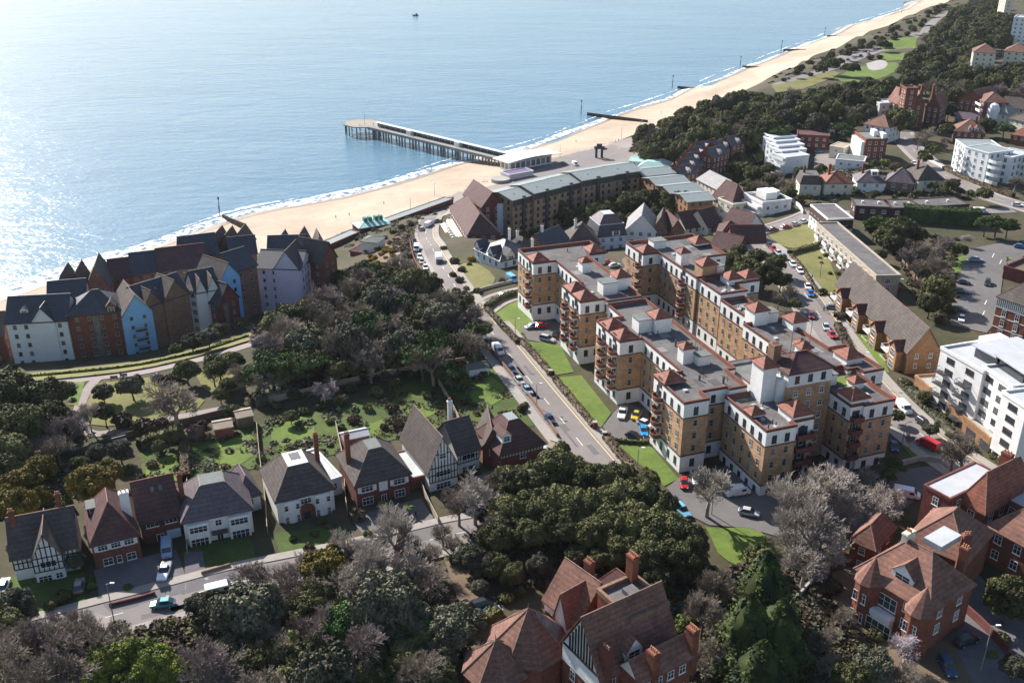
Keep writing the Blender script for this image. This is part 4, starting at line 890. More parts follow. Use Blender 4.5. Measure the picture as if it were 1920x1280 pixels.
# pale blue Victorian villa
b, fr, L, D = H('villa', 'pale blue and cream Victorian villa with slate mansard gables above a lawn', 'villa', (890, 466), (938, 490), 28, 9, 19, PBLUE, ('hip', 4.2), SLATE, far=(966, 474), ww=(1.1, 1.7, 'twin'), sp=3, fh=3.1)
for x in (.5, L * .55): b.dormer(fr, x, -.25, 27.4, 3.0, 1.9, 3, PBLUE, SLATE, rise=2.2)
b.dormer(fr.sub(L, 0, 0, PI / 2), 2.6, -.25, 27.4, 3, 1.9, 3, CREAM, SLATE, rise=2.2); b.chimney(fr, 1, D - .8, 28, 33, m=WHITE); b.chimney(fr, L - 1, D - .8, 28, 33, m=WHITE)
for lb, p1, p2, ze, D_, wl, rf, rm in (('small brown hipped house behind the pale blue villa', (975, 478), (1010, 470), 26, 10, BRICK_O, ('hip', 4.5), TILE_B), ('dark gabled brick house between the villa and the white corner tower', (1026, 470), (1070, 452), 26.5, 11, BRICK_O, ('gx', 4.5), SLATE),
    ('brown hipped house with white chimney beside the mansard house', (1064, 458), (1124, 457), 26, 13, BRICK_O, ('hip', 6), TILE_B)):
    b, fr, L, D = H('house', lb, 'house', p1, p2, ze, D_, None, wl, rf, rm); b.chimney(fr, L * .3, D * .5, ze + 1, ze + 7, m=WHITE)
b, fr, L, D = H('villa', 'white and slate villa with a tall flat-topped mansard roof behind the flats', 'villa', (1120, 446), (1175, 441), 26, 12, 19, PBLUE, ('mansard', 4.2), SLATE, ww=(1.4, 1.6, 'case'), sp=3.2, top=FELT_L)
f2 = fr.sub(1.6, 1.6); b.roof(f2, L - 3.2, D - 3.2, 30.6, 'hipflat', 2.6, SLATE_P, .3, inset=2.2, top=FELT_L); b.dormer(fr, L * .5, -.1, 26.1, 3, 2.0, 2, WHITE, SLATE, gable=False)
b, fr, L, D = H('villa', 'white gabled villa with pale slate roof and white bargeboards', 'villa', (1174, 431), (1229, 434), 27, 16, 19, GREYW, ('gy', 5.5), SLATE_G, ww=(1.4, 1.5, 'case'), sp=3.2)
k = b.mb(fr)
for s_ in (0, 1): a_ = (-.5 if s_ == 0 else L + .5, -.6, 26.6); k.hexa([(a_[0], -.65, 26.5), (L / 2, -.65, 32.5), (L / 2, -.5, 32.5), (a_[0], -.5, 26.5)], [(a_[0], -.65, 27.0), (L / 2, -.65, 33.0), (L / 2, -.5, 33.0), (a_[0], -.5, 27.0)])
b.part(k, 'bargeboard', WHITE)
for lb, p1, p2, ze, D_, wl, rf, rm in (
    ('brown gabled house joined to the left end of the cream terrace', (1222, 432), (1252, 434), 26, 12, BRICK_B, ('gy', 5), TILE_B), ('narrow brown roofed house left of the cream terrace', (1254, 436), (1284, 434), 25.5, 12, BRICK_B, ('gy', 4.6), TILE_M),
    ('cream three-storey terrace under a long maroon roof', (1286, 428), (1328, 421), 27, 11, CREAM, ('gx', 4.5), TILE_M), ('taller cream bay end of the maroon roofed terrace', (1328, 426), (1354, 419), 27.5, 11, CREAM, ('gx', 5), TILE_M),
    ('maroon roofed house on the corner of the white art deco street', (1354, 420), (1398, 432), 26, 11, GREYW, ('gx', 5), TILE_M), ('maroon hipped house behind the back garden trees', (1347, 446), (1406, 444), 26, 12, GREYW, ('hip', 4.5), TILE_M),
    ('dark red brick house with slate coloured roof beside the right-hand road', (1374, 458), (1436, 458), 26.5, 12, BRICK_D, ('gx', 5), TILE_M), ('low maroon roofed house just behind the far golden brick flats', (1330, 466), (1378, 476), 26, 12, BRICK_D, ('gx', 4.5), TILE_M)):
    H('house', lb, 'house', p1, p2, ze, D_, None, wl, rf, rm, ww=(1.1, 1.6, 'sash'), sp=2.8)
# terrace of red brick houses in the chine
for i, (p1, p2, ze) in enumerate((((1278, 330), (1306, 324), 24), ((1286, 318), (1314, 312), 24), ((1294, 306), (1322, 300), 25), ((1303, 295), (1331, 290), 25), ((1314, 284), (1342, 279), 26), ((1336, 296), (1366, 288), 27), ((1348, 282), (1378, 275), 27), ((1372, 274), (1398, 268), 28))):
    b, fr, L, D = H('terraced_house', ['red brick terraced house in the chine with a mauve slate roof, nearest of its row', 'red brick terraced house, second up the stepped row in the chine', 'red brick terraced house, third up the stepped row in the chine', 'red brick terraced house, fourth up the stepped row in the chine', 'red brick terraced house, fifth up the stepped row in the chine',
        'nearer of two red brick houses right of the stepped chine row', 'farther of two red brick houses right of the stepped chine row', 'topmost red brick house in the chine, under the dark wood'][i], 'terraced house', p1, p2, ze, 8.5, None, BRICK_R, ('gx', 3.2), SLATE_P, 'red brick terraced houses in the chine', ww=(1, 1.5, 'sash'), sp=2.6)
    b.chimney(fr, .6, 4, ze + 1, ze + 4.6); b.dormer(fr, L * .45, .5, ze + .2, 2, 1.5, 2.5, WHITE, SLATE_P, rise=1)
b, fr, L, D = H('mansion_flats', 'cream mansion flats with long pale slate roof, right of the stepped metal roofs', 'flats', (1307, 336), (1346, 356), 26.5, 12, 15, CREAM, ('gx', 3.2), SLATE_G, ww=(1.2, 1.6, 'case2'), sp=3)
b, fr, L, D = H('mansion_flats', 'cream corner flats with tall maroon mansard roof beside the white art deco block', 'flats', (1347, 374), (1374, 386), 26, 12, 16, CREAM, ('flat', .5), FELT, ww=(1.8, 1.6, 'case'), sp=3.2); H('', '', '', (1372, 385), (1404, 380), 25, 13, 15, CREAM, ('hip', 7.5), TILE_M, b=b, inset=3.2)
b, fr, L, D = H('flats', 'white art deco flats with roof terraces on the street corner', 'flats', (1430, 384), (1484, 378), 28, 14, 18, WHITE, ('flat', .9), FELT, ww=(1.4, 1.3, 'case2'), sp=4, fh=3, sides='fr', far=(1404, 366))
f2 = fr.sub(L * .3, 4); b.walls(f2, 5, 7, 28.3, 31.2, WHITE, 'penthouse'); f2 = fr.sub(L * .7, 7); b.walls(f2, 3, 5, 28.3, 30.6, WHITE, 'stair_tower')
for z in (20.4, 23.2, 26): b.balcony(fr.sub(0, D, 0, -PI / 2), 1, D - 1, z, 1.5)
# white stepped block
b, fr, L, D = H('flats', 'white stepped flats with balconies and blue-grey roof strips above the chine', 'flats', (1474, 298), (1517, 293), 29.5, 10, 21, GREYW, ('flat', .5), FELT_L, ww=(.8, .5, 'plain'), sp=7)
for i, (p1, p2, ze) in enumerate((((1466, 286), (1512, 282), 30.0), ((1460, 277), (1508, 273), 30.6), ((1455, 268), (1500, 264), 31.2), ((1451, 260), (1492, 257), 31.8))): H('', '', '', p1, p2, ze, 11, 21, GREYW, ('flat', .5), FELT_L, b=b, ww=(1.6, 1.6, 'case'), sp=3)
for j, z in enumerate((23, 25.8, 28.6)): b.balcony(fr.sub(0, 9.5, 0, -PI / 2), 0, 9, z, 3.2 - j * .9)
for lb, p1, p2, ze, D_, wl, rf, rm, zb in (
    ('dark brown flat-roofed building with white windows below the wood', (1496, 254), (1556, 257), 32, 11, BRICK_D, ('flat', .3), TILE_M, None), ('low tan roofed store beside the white stepped flats', (1556, 275), (1582, 279), 30.5, 10, CREAM, ('flat', .2), WOODP, None),
    ('low white garage block with a grey flat roof above the villas', (1567, 300), (1620, 305), 30.5, 10, GREYW, ('flat', .3), FELT_G, None), ('small white kiosk beyond the dark brown building', (1556, 243), (1566, 243), 33, 5, WHITE, ('flat', .2), WHITE, None)):
    H('building', lb, 'building', p1, p2, ze, D_, zb, wl, rf, rm, ww=(1.2, 1.2, 'case2'), sp=3.4)
b, fr, L, D = H('hotel', 'four-storey brick hotel with white balconied side and white rooftop huts', 'hotel', (1624, 263), (1664, 263), 37, 16, 27, BRICK_R, ('flat', .4), FELT_G, ww=(1, 1.5, 'sash'), sp=2.6, sides='fr')
k = b.mb(fr); k.box(-1.5, -.01, 1, D - 1, 27, 36); b.part(k, 'balcony_bay', WHITE); k = b.mb(fr); k.box(L * .55, L * .72, 6, 11, 37.3, 40); k.box(L * .8, L * .97, 1, 6, 37.3, 39.6); b.part(k, 'rooftop_hut', WHITE)
b, fr, L, D = H('house', 'white and timbered house under a maroon hipped roof behind the brick hotel', 'house', (1620, 232), (1666, 240), 35, 12, 27, WHITE, ('hip', 4.5), TILE_P); b.chimney(fr, L * .6, D * .5, 37, 42)
b, fr, L, D = H('hotel', 'large Victorian red brick hotel with many steep gables at the edge of the wood', 'hotel', (1690, 197), (1712, 197), 39, 18, 27, BRICK_R, ('gy', 6), TILE_P, ww=(1.1, 1.7, 'case2'), sp=2.8)
H('', '', '', (1712, 197), (1734, 198), 40, 18, 27, BRICK_R, ('gy', 5.5), TILE_P, b=b, ww=(1.1, 1.7, 'case2')); H('', '', '', (1736, 200), (1763, 203), 38, 16, 27, BRICK_R, ('gy', 6.5), TILE_P, b=b, ww=(1.1, 1.7, 'case2')); H('', '', '', (1700, 168), (1722, 168), 48, 7, 30, BRICK_R, ('flat', .6), TILE_M, b=b)
for x in (2, 7, 13, 19): b.chimney(fr, x, 9, 40, 47.5, 1.3, 1.0)
b, fr, L, D = H('annexe', 'white flat-roofed annexe stepping down from the red brick hotel', 'annexe', (1632, 210), (1690, 206), 33, 12, 27, WHITE, ('flat', .5), FELT_L, ww=(1.8, 1.4, 'strip'), sp=2.6); H('', '', '', (1650, 196), (1689, 194), 37, 10, 30, WHITE, ('flat', .5), FELT_L, b=b, ww=(1.4, 1.2, 'case2'))
b, fr, L, D = H('mansion_flats', 'ornate red brick mansion flats with white balconies, upper right', 'flats', (1828, 182), (1846, 192), 41, 12, 27, BRICK_R, ('hip', 4), TILE_P, ww=(1.2, 1.6, 'case2'))
H('', '', '', (1846, 192), (1878, 184), 40, 14, 27, BRICK_R, ('gx', 5), TILE_P, b=b)
for z in (30, 33, 36, 39): b.balcony(fr, .3, L - .3, z, 1.6)
b, fr, L, D = H('house', 'stone coloured house with a pale dome, beside the ornate red brick flats', 'house', (1862, 212), (1890, 216), 36, 12, 27, CREAM, ('hip', 4), SLATE_G)
k = b.mb(fr); k.tube((0, 0, 27), (0, 0, 38), 3, n=10); k.tube((0, 0, 38), (0, 0, 40.2), 3, 2, 10); k.tube((0, 0, 40.2), (0, 0, 41.2), 2, .1, 10); b.part(k, 'domed_turret', GREYW)
for lb, p1, p2, ze, D_, wl, rf, rm in (
    ('red roofed house with white dormers between the road and the ornate flats', (1790, 246), (1846, 250), 34, 14, BRICK_R, ('hip', 5), TILE_P), ('dark roofed range behind the red roofed house with dormers', (1792, 222), (1834, 226), 34, 10, BRICK_D, ('gx', 2.5), SLATE_P),
    ('stone house with brown hipped roof at the right edge, upper part', (1892, 222), (1935, 232), 35, 14, CREAM, ('hip', 4.5), TILE_B), ('brown roofed house behind it, nearer the tower blocks', (1878, 200), (1925, 205), 34, 12, CREAM, ('gx', 4.5), TILE_B), ('red brick house half hidden at the right edge above the white curved flats', (1896, 252), (1940, 258), 33, 12, BRICK_R, ('hip', 4), TILE_R)):
    b, fr, L, D = H('house', lb, 'house', p1, p2, ze, D_, None, wl, rf, rm, ww=(1.1, 1.5, 'case2')); b.chimney(fr, L * .7, D * .5, ze + 1, ze + 6)
    if 'dormers' in lb and 'behind' not in lb:
        for x in (.45, .65): b.dormer(fr, L * x, .6, ze + .4, 1.8, 1.5, 3, WHITE, TILE_R)
for lb, p1, p2, ze, D_, zb, wl, rm in (('tan tower block with red hipped roof rising from the wood, left of two', (1826, 98), (1868, 100), 47, 16, 26, CREAM, TILE_P), ('tan tower block with red hipped roof, right of two, cut by the photo edge', (1884, 96), (1930, 99), 47, 16, 26, CREAM, TILE_P),
    ('white tower block behind the tan ones at the right edge', (1901, 34), (1935, 36), 56, 16, 26, GREYW, FELT_L), ('thin far white tower block with stacked balconies near the top edge', (1886, 2), (1899, 2), 55, 12, 26, CREAM, FELT_L)):
    H('tower_block', lb, 'tower block', p1, p2, ze, D_, zb, wl, ('hip', 4.5) if rm is TILE_P else ('flat', .6), rm, ww=(1.4, 1.4, 'case2'), sp=3.4)
# white curved flats upper right
b, fr, L, D = H('flats', 'white modern flats with stacked curved balconies beside the curving road', 'flats', (1810, 277), (1854, 289), 40, 14, 27, GREYW, ('flat', .2), METAL_G, ww=(1.3, 1.7, 'case2'), sp=3.2, oh=1)
H('', '', '', (1792, 263), (1811, 277), 39.5, 15, 27, GREYW, ('flat', .2), METAL_G, b=b, ww=(1.8, 1.8, 'case')); H('', '', '', (1856, 289), (1898, 298), 38.5, 15, 27, GREYW, ('flat', .5), FELT_L, b=b, ww=(1.5, 1.8, 'case2'), sp=3.2)
for z in (29, 32, 35, 37.4): b.balcony(fr.sub(-3.0, 1.5, 0, -.7), -1, 3.6, z, 2, round_=True); b.balcony(fr, L + 1, L + 7, z, 1.5, round_=True)
b, fr, L, D = H('flats', 'second white modern curved flats cut off by the right edge', 'flats', (1902, 290), (1940, 300), 38, 14, 27, GREYW, ('flat', .2), METAL_G, ww=(1.5, 1.7, 'case2'))
for z in (29, 32, 35): b.balcony(fr, .2, 6, z, 1.8, round_=True)
# villas
for lb, p1, p2, ze, D_, wl, rf, rm in (('cream villa with dark brown mansard roof, first of the villa row from the left', (1500, 346), (1540, 347), 31, 10, CREAM, ('mansard', 3.4), TILE_B), ('cream villa with red hipped roof, second of the villa row', (1548, 344), (1601, 344), 32, 11, CREAM, ('hip', 4), TILE_R),
    ('white villa with purple slate roof and white rooftop dormer', (1608, 341), (1660, 343), 32, 11, WHITE, ('hip', 4), SLATE_P), ('brown brick villa with purple hipped roof, fourth of the villa row', (1662, 340), (1712, 345), 32, 11, BRICK_B, ('hip', 5), SLATE_P),
    ('large stone villa with grey-brown hips, last of the villa row by the road', (1722, 338), (1770, 337), 33, 14, CREAM, ('hip', 5), TILE_B)):
    b, fr, L, D = H('villa', lb, 'villa', p1, p2, ze, D_, 26, wl, rf, rm, ww=(1.3, 1.5, 'case'), sp=3.6, group='villas in a row above the dark flats'); b.chimney(fr, L * .25, D * .55, ze + 1, ze + 6)
    if 'dormer' in lb: b.dormer(fr, L * .5, 2.5, ze + 2, 2.6, 1.8, 3, WHITE, WHITE, gable=False)
# long dark flats and the stepped white flats
DW = mat('dark_tile_hanging', (0.075, 0.038, 0.036), .85, .2, .5, pattern='tile')
for lb, p1, p2, D_ in (('dark tile-hung long low flats, left third, joined to the stepped white flats', (1604, 388), (1672, 391), 10), ('dark tile-hung long low flats, middle third', (1672, 392), (1729, 392), 11), ('dark tile-hung long low flats, right third, ending at the hedge', (1729, 390), (1817, 385), 10)):
    b, fr, L, D = H('flats', lb, 'flats', p1, p2, 32.5, D_, 27, DW, ('flat', .25), FELT, 'long low flats with dark tile-hung walls', ww=(1.5, 1.3, 'case2'), sp=3.4); k = b.mb(fr)
    for x in (.25, .7): k.tube((L * x, 5, 32.8), (L * x, 5, 33.6), .5, n=8)
    b.part(k, 'roof_vent', WHITE, b.r)
b, fr, L, D = H('flats', 'white and maroon end block of the stepped flats at the street corner', 'flats', (1552, 413), (1600, 412), 34.5, 16, 26, WHITE, ('flat', .3), FELT, far=(1526, 386), ww=(1.5, 1.3, 'case2'), sp=3.2)
k = b.mb(fr); k.box(-.1, L + .1, -.1, D + .1, 31.2, 34.45); b.part(k, 'tile_hung_storey', DW)
b, fr, L, D = H('flats', 'long cream stepped flats with balconies facing the sloping lawns', 'flats', (1643, 520), (1688, 519), 34, 60, 26.5, mat('stone_cladding', (.40, .345, .27), .9, .22, .8), ('flat', .45), FELT, far=(1553, 420), ww=(1.8, 1.6, 'case'), sp=4, sides='fl')
for j in range(7):
    for z in (27.6, 30.6): b.balcony(fr.sub(0, D - 3 - j * D / 7, 0, -PI / 2), 0, 3.6, z, 1.5)
k = b.mb(fr); k.box(L + 2, L + 2.2, 2, D * .75, 27, 29.6); b.part(k, 'red_painted_fence', mat('red_paint', (.5, .06, .06), .6, .1))
# brown roofed gabled terrace
b, fr, L, D = H('flats', 'orange brick flats with long brown pitched roof, gabled bays and white balconies', 'flats', (1703, 659), (1764, 657), 34.2, 40, 26.5, BRICK_O, ('gy', 6.2), TILE_B, far=(1602, 530), ww=(.9, 1.3, 'case2'), sp=3, sides='fr', fh=2.7)
for j in range(4):
    y = D * (.04 + .25 * j); f2 = fr.sub(-2.0, y + 4.2, 0, -PI / 2); b.walls(fr.sub(-2.0, y), 2.2, 4.2, 26.5, 33.6, BRICK_O, 'bay'); b.roof(fr.sub(-2.0, y), 6, 4.2, 33.6, 'gx', 1.9, TILE_M, .3, BRICK_O)
    for z in (28, 31.2): b.win1(f2, 2.1, z, 2.4, 2.1, 'case'); b.balcony(fr.sub(-.02, y + 8.6, 0, -PI / 2), 0, 3.6, z - .4, 2.0, open_=True); b.win1(fr.sub(-.02, y + 8.6, 0, -PI / 2), 1.8, z - .3, 2.4, 2.1, 'door')
# modern white flats, right edge
b, fr, L, D = H('flats', 'modern white flats with balconies, the block nearest the orange brick flats', 'flats', (1764, 655), (1843, 700), 42.8, 17, 27, WHITE, ('flat', .5), FELT_L, ww=(2.4, 1.3, 'four'), sp=4.6, fm=FRAME_D, sides='fl')
for z in (29.5, 32.4, 35.2, 38): b.balcony(fr, L * .55, L * .78, z, 1.5, wall=METAL_D, rail=METAL_D, open_=True); b.balcony(fr, L * .05, L * .25, z, 1.5, wall=METAL_D, rail=METAL_D, open_=True)
b.walls(fr.sub(L * .45, 4), L * .5, 11, 43.1, 45.8, GLASS, 'penthouse'); k = b.mb(fr.sub(L * .42, 3)); k.box(0, L * .56, 0, 13, 45.8, 46.1); b.part(k, 'penthouse_roof', FELT_L)
b.walls(fr.sub(L * .1, 9), L * .22, 6, 43.1, 45.4, WHITE, 'roof_room')
b, fr, L, D = H('flats', 'modern white flats with pale flat roof, middle block at the right edge', 'flats', (1843, 690), (1898, 728), 43.4, 20, 27, WHITE, ('flat', .5), FELT_L, ww=(2.4, 1.3, 'four'), sp=4.6, fm=FRAME_D, sides='fl')
b.walls(fr.sub(1, 3), L - 2, 14, 43.7, 46.4, GLASS, 'penthouse'); k = b.mb(fr.sub(0, 2)); k.box(0, L, 0, 16, 46.4, 46.7); b.part(k, 'penthouse_roof', FELT_L)
b, fr, L, D = H('flats', 'modern white flats on round pillars, nearest block at the right edge', 'flats', (1879, 738), (1925, 768), 43.0, 20, 30, WHITE, ('flat', .5), FELT_L, ww=(2.6, 1.3, 'four'), sp=4.4, fm=FRAME_D, sides='fl')
k = b.mb(fr)
for i in range(4): k.tube((.6 + i * (L - 1.2) / 3, .6, 27), (.6 + i * (L - 1.2) / 3, .6, 30), .35, n=8)
b.part(k, 'pillar', WHITE); b.walls(fr.sub(1, 5), L - 1, 14, 27, 30, CREAM, 'ground_storey')
b, fr, L, D = H('garage_block', 'low orange brick garage terrace with dark openings below the modern white flats', 'garage', (1716, 708), (1856, 826), 31, 11, 27, BRICK_O, ('flat', .5), CONC, fh=9)
k = b.mb(fr)
for i in range(5): u = L * (.22 + i * .17); k.box(u, u + 3.4, -.06, 0, 28, 30)
b.part(k, 'garage_opening', METAL_D)
# red brick flats at right edge
b, fr, L, D = H('flats', 'banded red brick flats with brown hipped roof at the right edge', 'flats', (1872, 556), (1930, 576), 41, 22, 27, BRICK_R, ('hip', 5), TILE_B, ww=(1.2, 1.8, 'case2'), sp=3.4)
k = b.mb(fr)
for z in (29.6, 32.6, 35.6): k.box(-.06, L, -.06, D, z, z + .25)
k.box(-.08, L, -.08, D, 38.2, 40.9); b.part(k, 'stone_band', WHITE); k = b.mb(fr)
for i in range(16): k.box(i * L / 16, i * L / 16 + .18, -.12, -.08, 38.6, 40.8)
b.part(k, 'timber_frame', TIMBER)
b, fr, L, D = H('walled_roof_garden', 'brick walled roof garden with palms above the car park, right edge', 'roof garden', (1882, 505), (1935, 520), 31, 16, 27, BRICK_D, ('flat', 1.0), EARTH, fh=9)
# mansions at the lower right
b, fr, L, D = H('mansion', 'red brick mansion with orange tiled roof, two pointed bays and dormer, lower right', 'mansion', (1607, 1066), (1742, 1148), 36.5, 12, 27, BRICK_R, ('hip', 6), TILE_P, ww=(1.3, 1.9, 'case'), sp=4.4, fh=3.2, inset=5)
for x0 in (.02, .72):
    x0 *= L; f2 = fr.sub(x0, -2.2); pts = [(0, 2.2), (.9, .5), (2.2, 0), (3.5, .5), (4.6, 2.2)]; k = b.mb(f2); k.prism(pts, 27, 36.0); b.part(k, 'bay', BRICK_R)
    k = b.mb(f2); n_ = len(pts)
    for i in range(4): k.face((*[(c - 2.3) * 1.12 + 2.3 if j == 0 else c * 1.1 - .3 for j, c in enumerate(pts[i])], 36.0), (*[(c - 2.3) * 1.12 + 2.3 if j == 0 else c * 1.1 - .3 for j, c in enumerate(pts[i + 1])], 36.0), (2.3, 3.0, 40.2))
    b.part(k, 'bay_roof', TILE_P)
    for z in (28.6, 32.4): b.win1(f2, 2.85, z, 1.1, 1.9, 'case2', y=.22); b.win1(f2.sub(0, 0, 0), 1.55, z, 1.1, 1.9, 'case2', y=.2)
k = b.mb(fr); k.box(L * .34, L * .6, -1.4, 0, 27, 31.2); k.box(L * .33, L * .61, -1.6, 0, 31.2, 32.1); b.part(k, 'entrance_bay', WHITE)
b.win1(fr, L * .47, 27.6, 4.6, 3.0, 'four', y=-1.4); b.win1(fr, L * .47, 32.6, 3.4, 2.4, 'case')
b.dormer(fr, L * .40, 1.4, 37.6, 3.8, 1.7, 4, WHITE, TILE_P, rise=1.9); b.chimney(fr, L * .3, 6.5, 38, 43.6, 1.0, 2.2, CREAM, 4); b.chimney(fr, L * .85, 11, 38, 43, 1.3, .9)
H('', '', '', (1596, 1012), (1640, 1030), 33, 9, 27, BRICK_R, ('hip', 3.2), TILE_P, b=b); H('', '', '', (1700, 1010), (1810, 1056), 36, 12, 27, BRICK_R, ('hip', 5.5), TILE_P, b=b, sides='')
b.chimney(Fr((*P(1812, 1010, 42), 0), 0), 0, 0, 36, 43, 1.3, .9); k = b.mb(fr); k.box(L * .42, L * .66, 8.4, 14, 41.5, 42.6); b.part(k, 'lead_flat_roof', FELT_L)
b, fr, L, D = H('mansion', 'red brick mansion with pale flat roof and gabled wing, right edge above the other mansion', 'mansion', (1733, 912), (1781, 938), 38.5, 15, 27, BRICK_D, ('flat', .2), FELT_L, ww=(1.2, 1.7, 'case2'), sp=4, fh=3.2)
_, f3, L3, D3 = H('', '', '', (1800, 938), (1846, 962), 37, 15, 27, BRICK_R, ('hip', 6.5), TILE_R, b=b, ww=(1.4, 1.8, 'case2'), sp=3.2, fh=3.2); H('', '', '', (1852, 985), (1935, 1030), 35, 16, 27, BRICK_R, ('hip', 5), TILE_P, b=b, ww=(1.4, 1.8, 'case2'), sp=3.2, fh=3.2)
b.chimney(f3, 1, 11, 38, 44, 2.0, 1.0); H('', '', '', (1870, 930), (1930, 962), 37, 12, 27, BRICK_R, ('flat', .2), FELT_L, b=b)
# big mansion at the bottom
b, fr, L, D = H('mansion', 'large red brick mansion with steep tiled gables, chimneys and square roof tower, bottom centre', 'mansion', (1056, 1200), (1126, 1270), 37, 15, 27, BRICK_R, ('gy', 7.5), TILE_P, far=(1150, 1108), ww=(1.2, 1.9, 'case2'), sp=3.2, fh=3.2)
k = b.mb(fr); k.box(.02, L - .02, -.1, 0, 33.6, 37)
b.part(k, 'rendered_gable', WHITE); k = b.mb(fr)
for i in range(9): x = L * (.2 + .6 * i / 8); k.box(x, x + .18, -.3, -.1, 37, 37 + 7.2 * (1 - abs(x - L / 2) / (L / 2)) - .4)
k.box(.4, L - .4, -.32, -.1, 36.9, 37.15); b.part(k, 'timber_frame', TIMBER); k = b.mb(fr); k.face((.3, -.09, 37), (L - .3, -.09, 37), (L / 2, -.09, 44.2)); b.part(k, 'gable_infill', WHITE)
_, f2, L2, D2 = H('', '', '', (1022, 1122), (1082, 1168), 35.5, 9, 27, BRICK_R, ('gx', 5.5), TILE_P, b=b, ww=(1.2, 1.7, 'case2'))
front_gable(b, f2, L2 * .5, L2 * .86, 35.6, 7, 4.5, WHITE, TILE_P, 1.2, 27)
k = b.mb(f2); k.box(0, L2 * .48, -.08, 0, 33.4, 35.3); b.part(k, 'rendered_band', WHITE)
b.chimney(f2, L2 * .55, 5.5, 37, 42.8, 1.5, 1.0)
tf = fr.sub(-1.5, D * .52); b.walls(tf, 8, 7, 30, 41.6, BRICK_R, 'roof_tower'); k = b.mb(tf); ring(k, [(-.2, -.2), (8.2, -.2), (8.2, 7.2), (-.2, 7.2)], [(.35, .35), (7.65, .35), (7.65, 6.65), (.35, 6.65)], 41.6, 42.4); b.part(k, 'parapet', BRICK_B)
k = b.mb(tf); k.box(.4, 7.6, .4, 6.6, 41.62, 41.7); k.box(2, 4, 3, 5, 41.7, 42.5); b.part(k, 'lead_flat_roof', FELT)
b.walls(fr.sub(L - .1, D * .25), 4.2, D * .7, 27, 37.5, BRICK_R, 'side_wing'); b.roof(fr.sub(L - .1, D * .25), 4.2, D * .7, 37.5, 'gy', 2.4, TILE_P, .3, WHITE)
sf = fr.sub(L + 4.1, D * .25, 0, PI / 2)
for x in (1.2, 3.4, 5.6, 7.8):
    for z in (28.4, 31.6, 35.2): b.win1(sf, x + .4, z, 1.2, 1.5, 'case2')
b.dormer(fr.sub(L + .2, 4.5, 0, PI / 2), 0, .2, 37.2, 3, 2, 3.5, WHITE, TILE_P, rise=2)
for x, y, z, m_ in ((L * .95, 1.2, 41.5, BRICK_D), (L + 3.6, D * .45, 41.5, BRICK_R), (L + 3.4, D * .98, 42, BRICK_R), (-1.0, D * .95, 46.5, BRICK_R)): b.chimney(fr, x, y, 34, z, 1.6, 1.2, m_, 4)
H('', '', '', (1196, 1180), (1250, 1150), 33, 12, 27, BRICK_R, ('hip', 5), TILE_M, b=b, sides='fr')
def octroof(b, px, py, z, r, rise, zb, n=8, wall=BRICK_R):
    c = P(px, py, z); f2 = Fr((c[0], c[1], 0), .3); pts = [(r * math.cos(2 * PI * i / n), r * math.sin(2 * PI * i / n)) for i in range(n)]; k = b.mb(f2); k.prism([(x * .94, y * .94) for x, y in pts], zb, z); b.part(k, 'wall', wall); k = b.mb(f2)
    for i in range(n): k.face((*pts[i], z - .1), (*pts[(i + 1) % n], z - .1), (0, 0, z + rise))
    k.f.append([k.pt((*p, z - .1)) for p in pts][::-1]); k.m.append(0); r_ = b.part(k, 'roof', TILE_P); k = b.mb(f2)
    for p in pts: k.tube((*p, z), (0, 0, z + rise + .05), .1, n=4)
    k.tube((0, 0, z + rise), (0, 0, z + rise + 1.1), .12, .03, 6); b.part(k, 'ridge_tile', TILE_T, r_); return f2, r_
b = Bld('hall', 'low hall with two many-sided red tiled pointed roofs, one with a glass panel, beside the bottom mansion', 'hall', P(990, 1215, 32), 27); ALLB.append(b)
f2, r_ = octroof(b, 990, 1200, 33, 6.8, 6.2, 27); k = b.mb(f2); a0, a1 = 2 * PI * 0 / 8, -2 * PI / 8
q = [(6.4 * math.cos(a0) * .82, 6.4 * math.sin(a0) * .82, 34.3), (6.4 * math.cos(a1) * .82, 6.4 * math.sin(a1) * .82, 34.3), (6.4 * math.cos(a1) * .2, 6.4 * math.sin(a1) * .2, 38.3), (6.4 * math.cos(a0) * .2, 6.4 * math.sin(a0) * .2, 38.3)]; k.hexa(q[:], [(p[0], p[1], p[2] + .25) for p in q]); b.part(k, 'glass_roof_panel', GLASS_L, r_)
octroof(b, 930, 1246, 32, 5.4, 4.8, 27)
H('', '', '', (985, 1268), (1050, 1236), 31.2, 9, 27, BRICK_D, ('flat', .3), FELT, b=b); b.root['label'] = 'low hall with two pointed many-sided red roofs beside the bottom mansion'
# ================= houses of the road at the lower left =================
def timbers(b, fr, L, z0, z1, n=7, y=-.06, gable=0):
    k = b.mb(fr)
    for i in range(n + 1): x = L * i / n; zt = z1 if not gable else z1 + gable * (1 - abs(x - L / 2) / (L / 2)) - .15; k.box(x - .09, x + .09, y - .03, y + .02, z0, zt)
    for z in ([z0, (z0 + z1) / 2, z1] + ([z1 + gable * .45] if gable else [])):
        w_ = L / 2 if z <= z1 else L / 2 * .55; k.box(L / 2 - w_, L / 2 + w_, y - .045, y + .02, z - .09, z + .09)
    b.part(k, 'timber_frame', TIMBER)
b, fr, L, D = H('house', 'black and white timbered house with dark tiled roof at the left edge', 'house', (22, 1046), (142, 1022), 33, 10, 27.2, WHITE, ('gx', 5), TILE_B, sides='', fh=2.7)
timbers(b, fr, L, 30.4, 32.8, 14); f2 = fr.sub(L * .32, -1.8); L2 = L * .46; b.walls(f2, L2, 8, 27.2, 33, WHITE); b.roof(f2, L2, 8, 33, 'gy', 4.6, TILE_B, .4, WHITE); timbers(b, f2, L2, 30.2, 33, 6, gable=4.6)
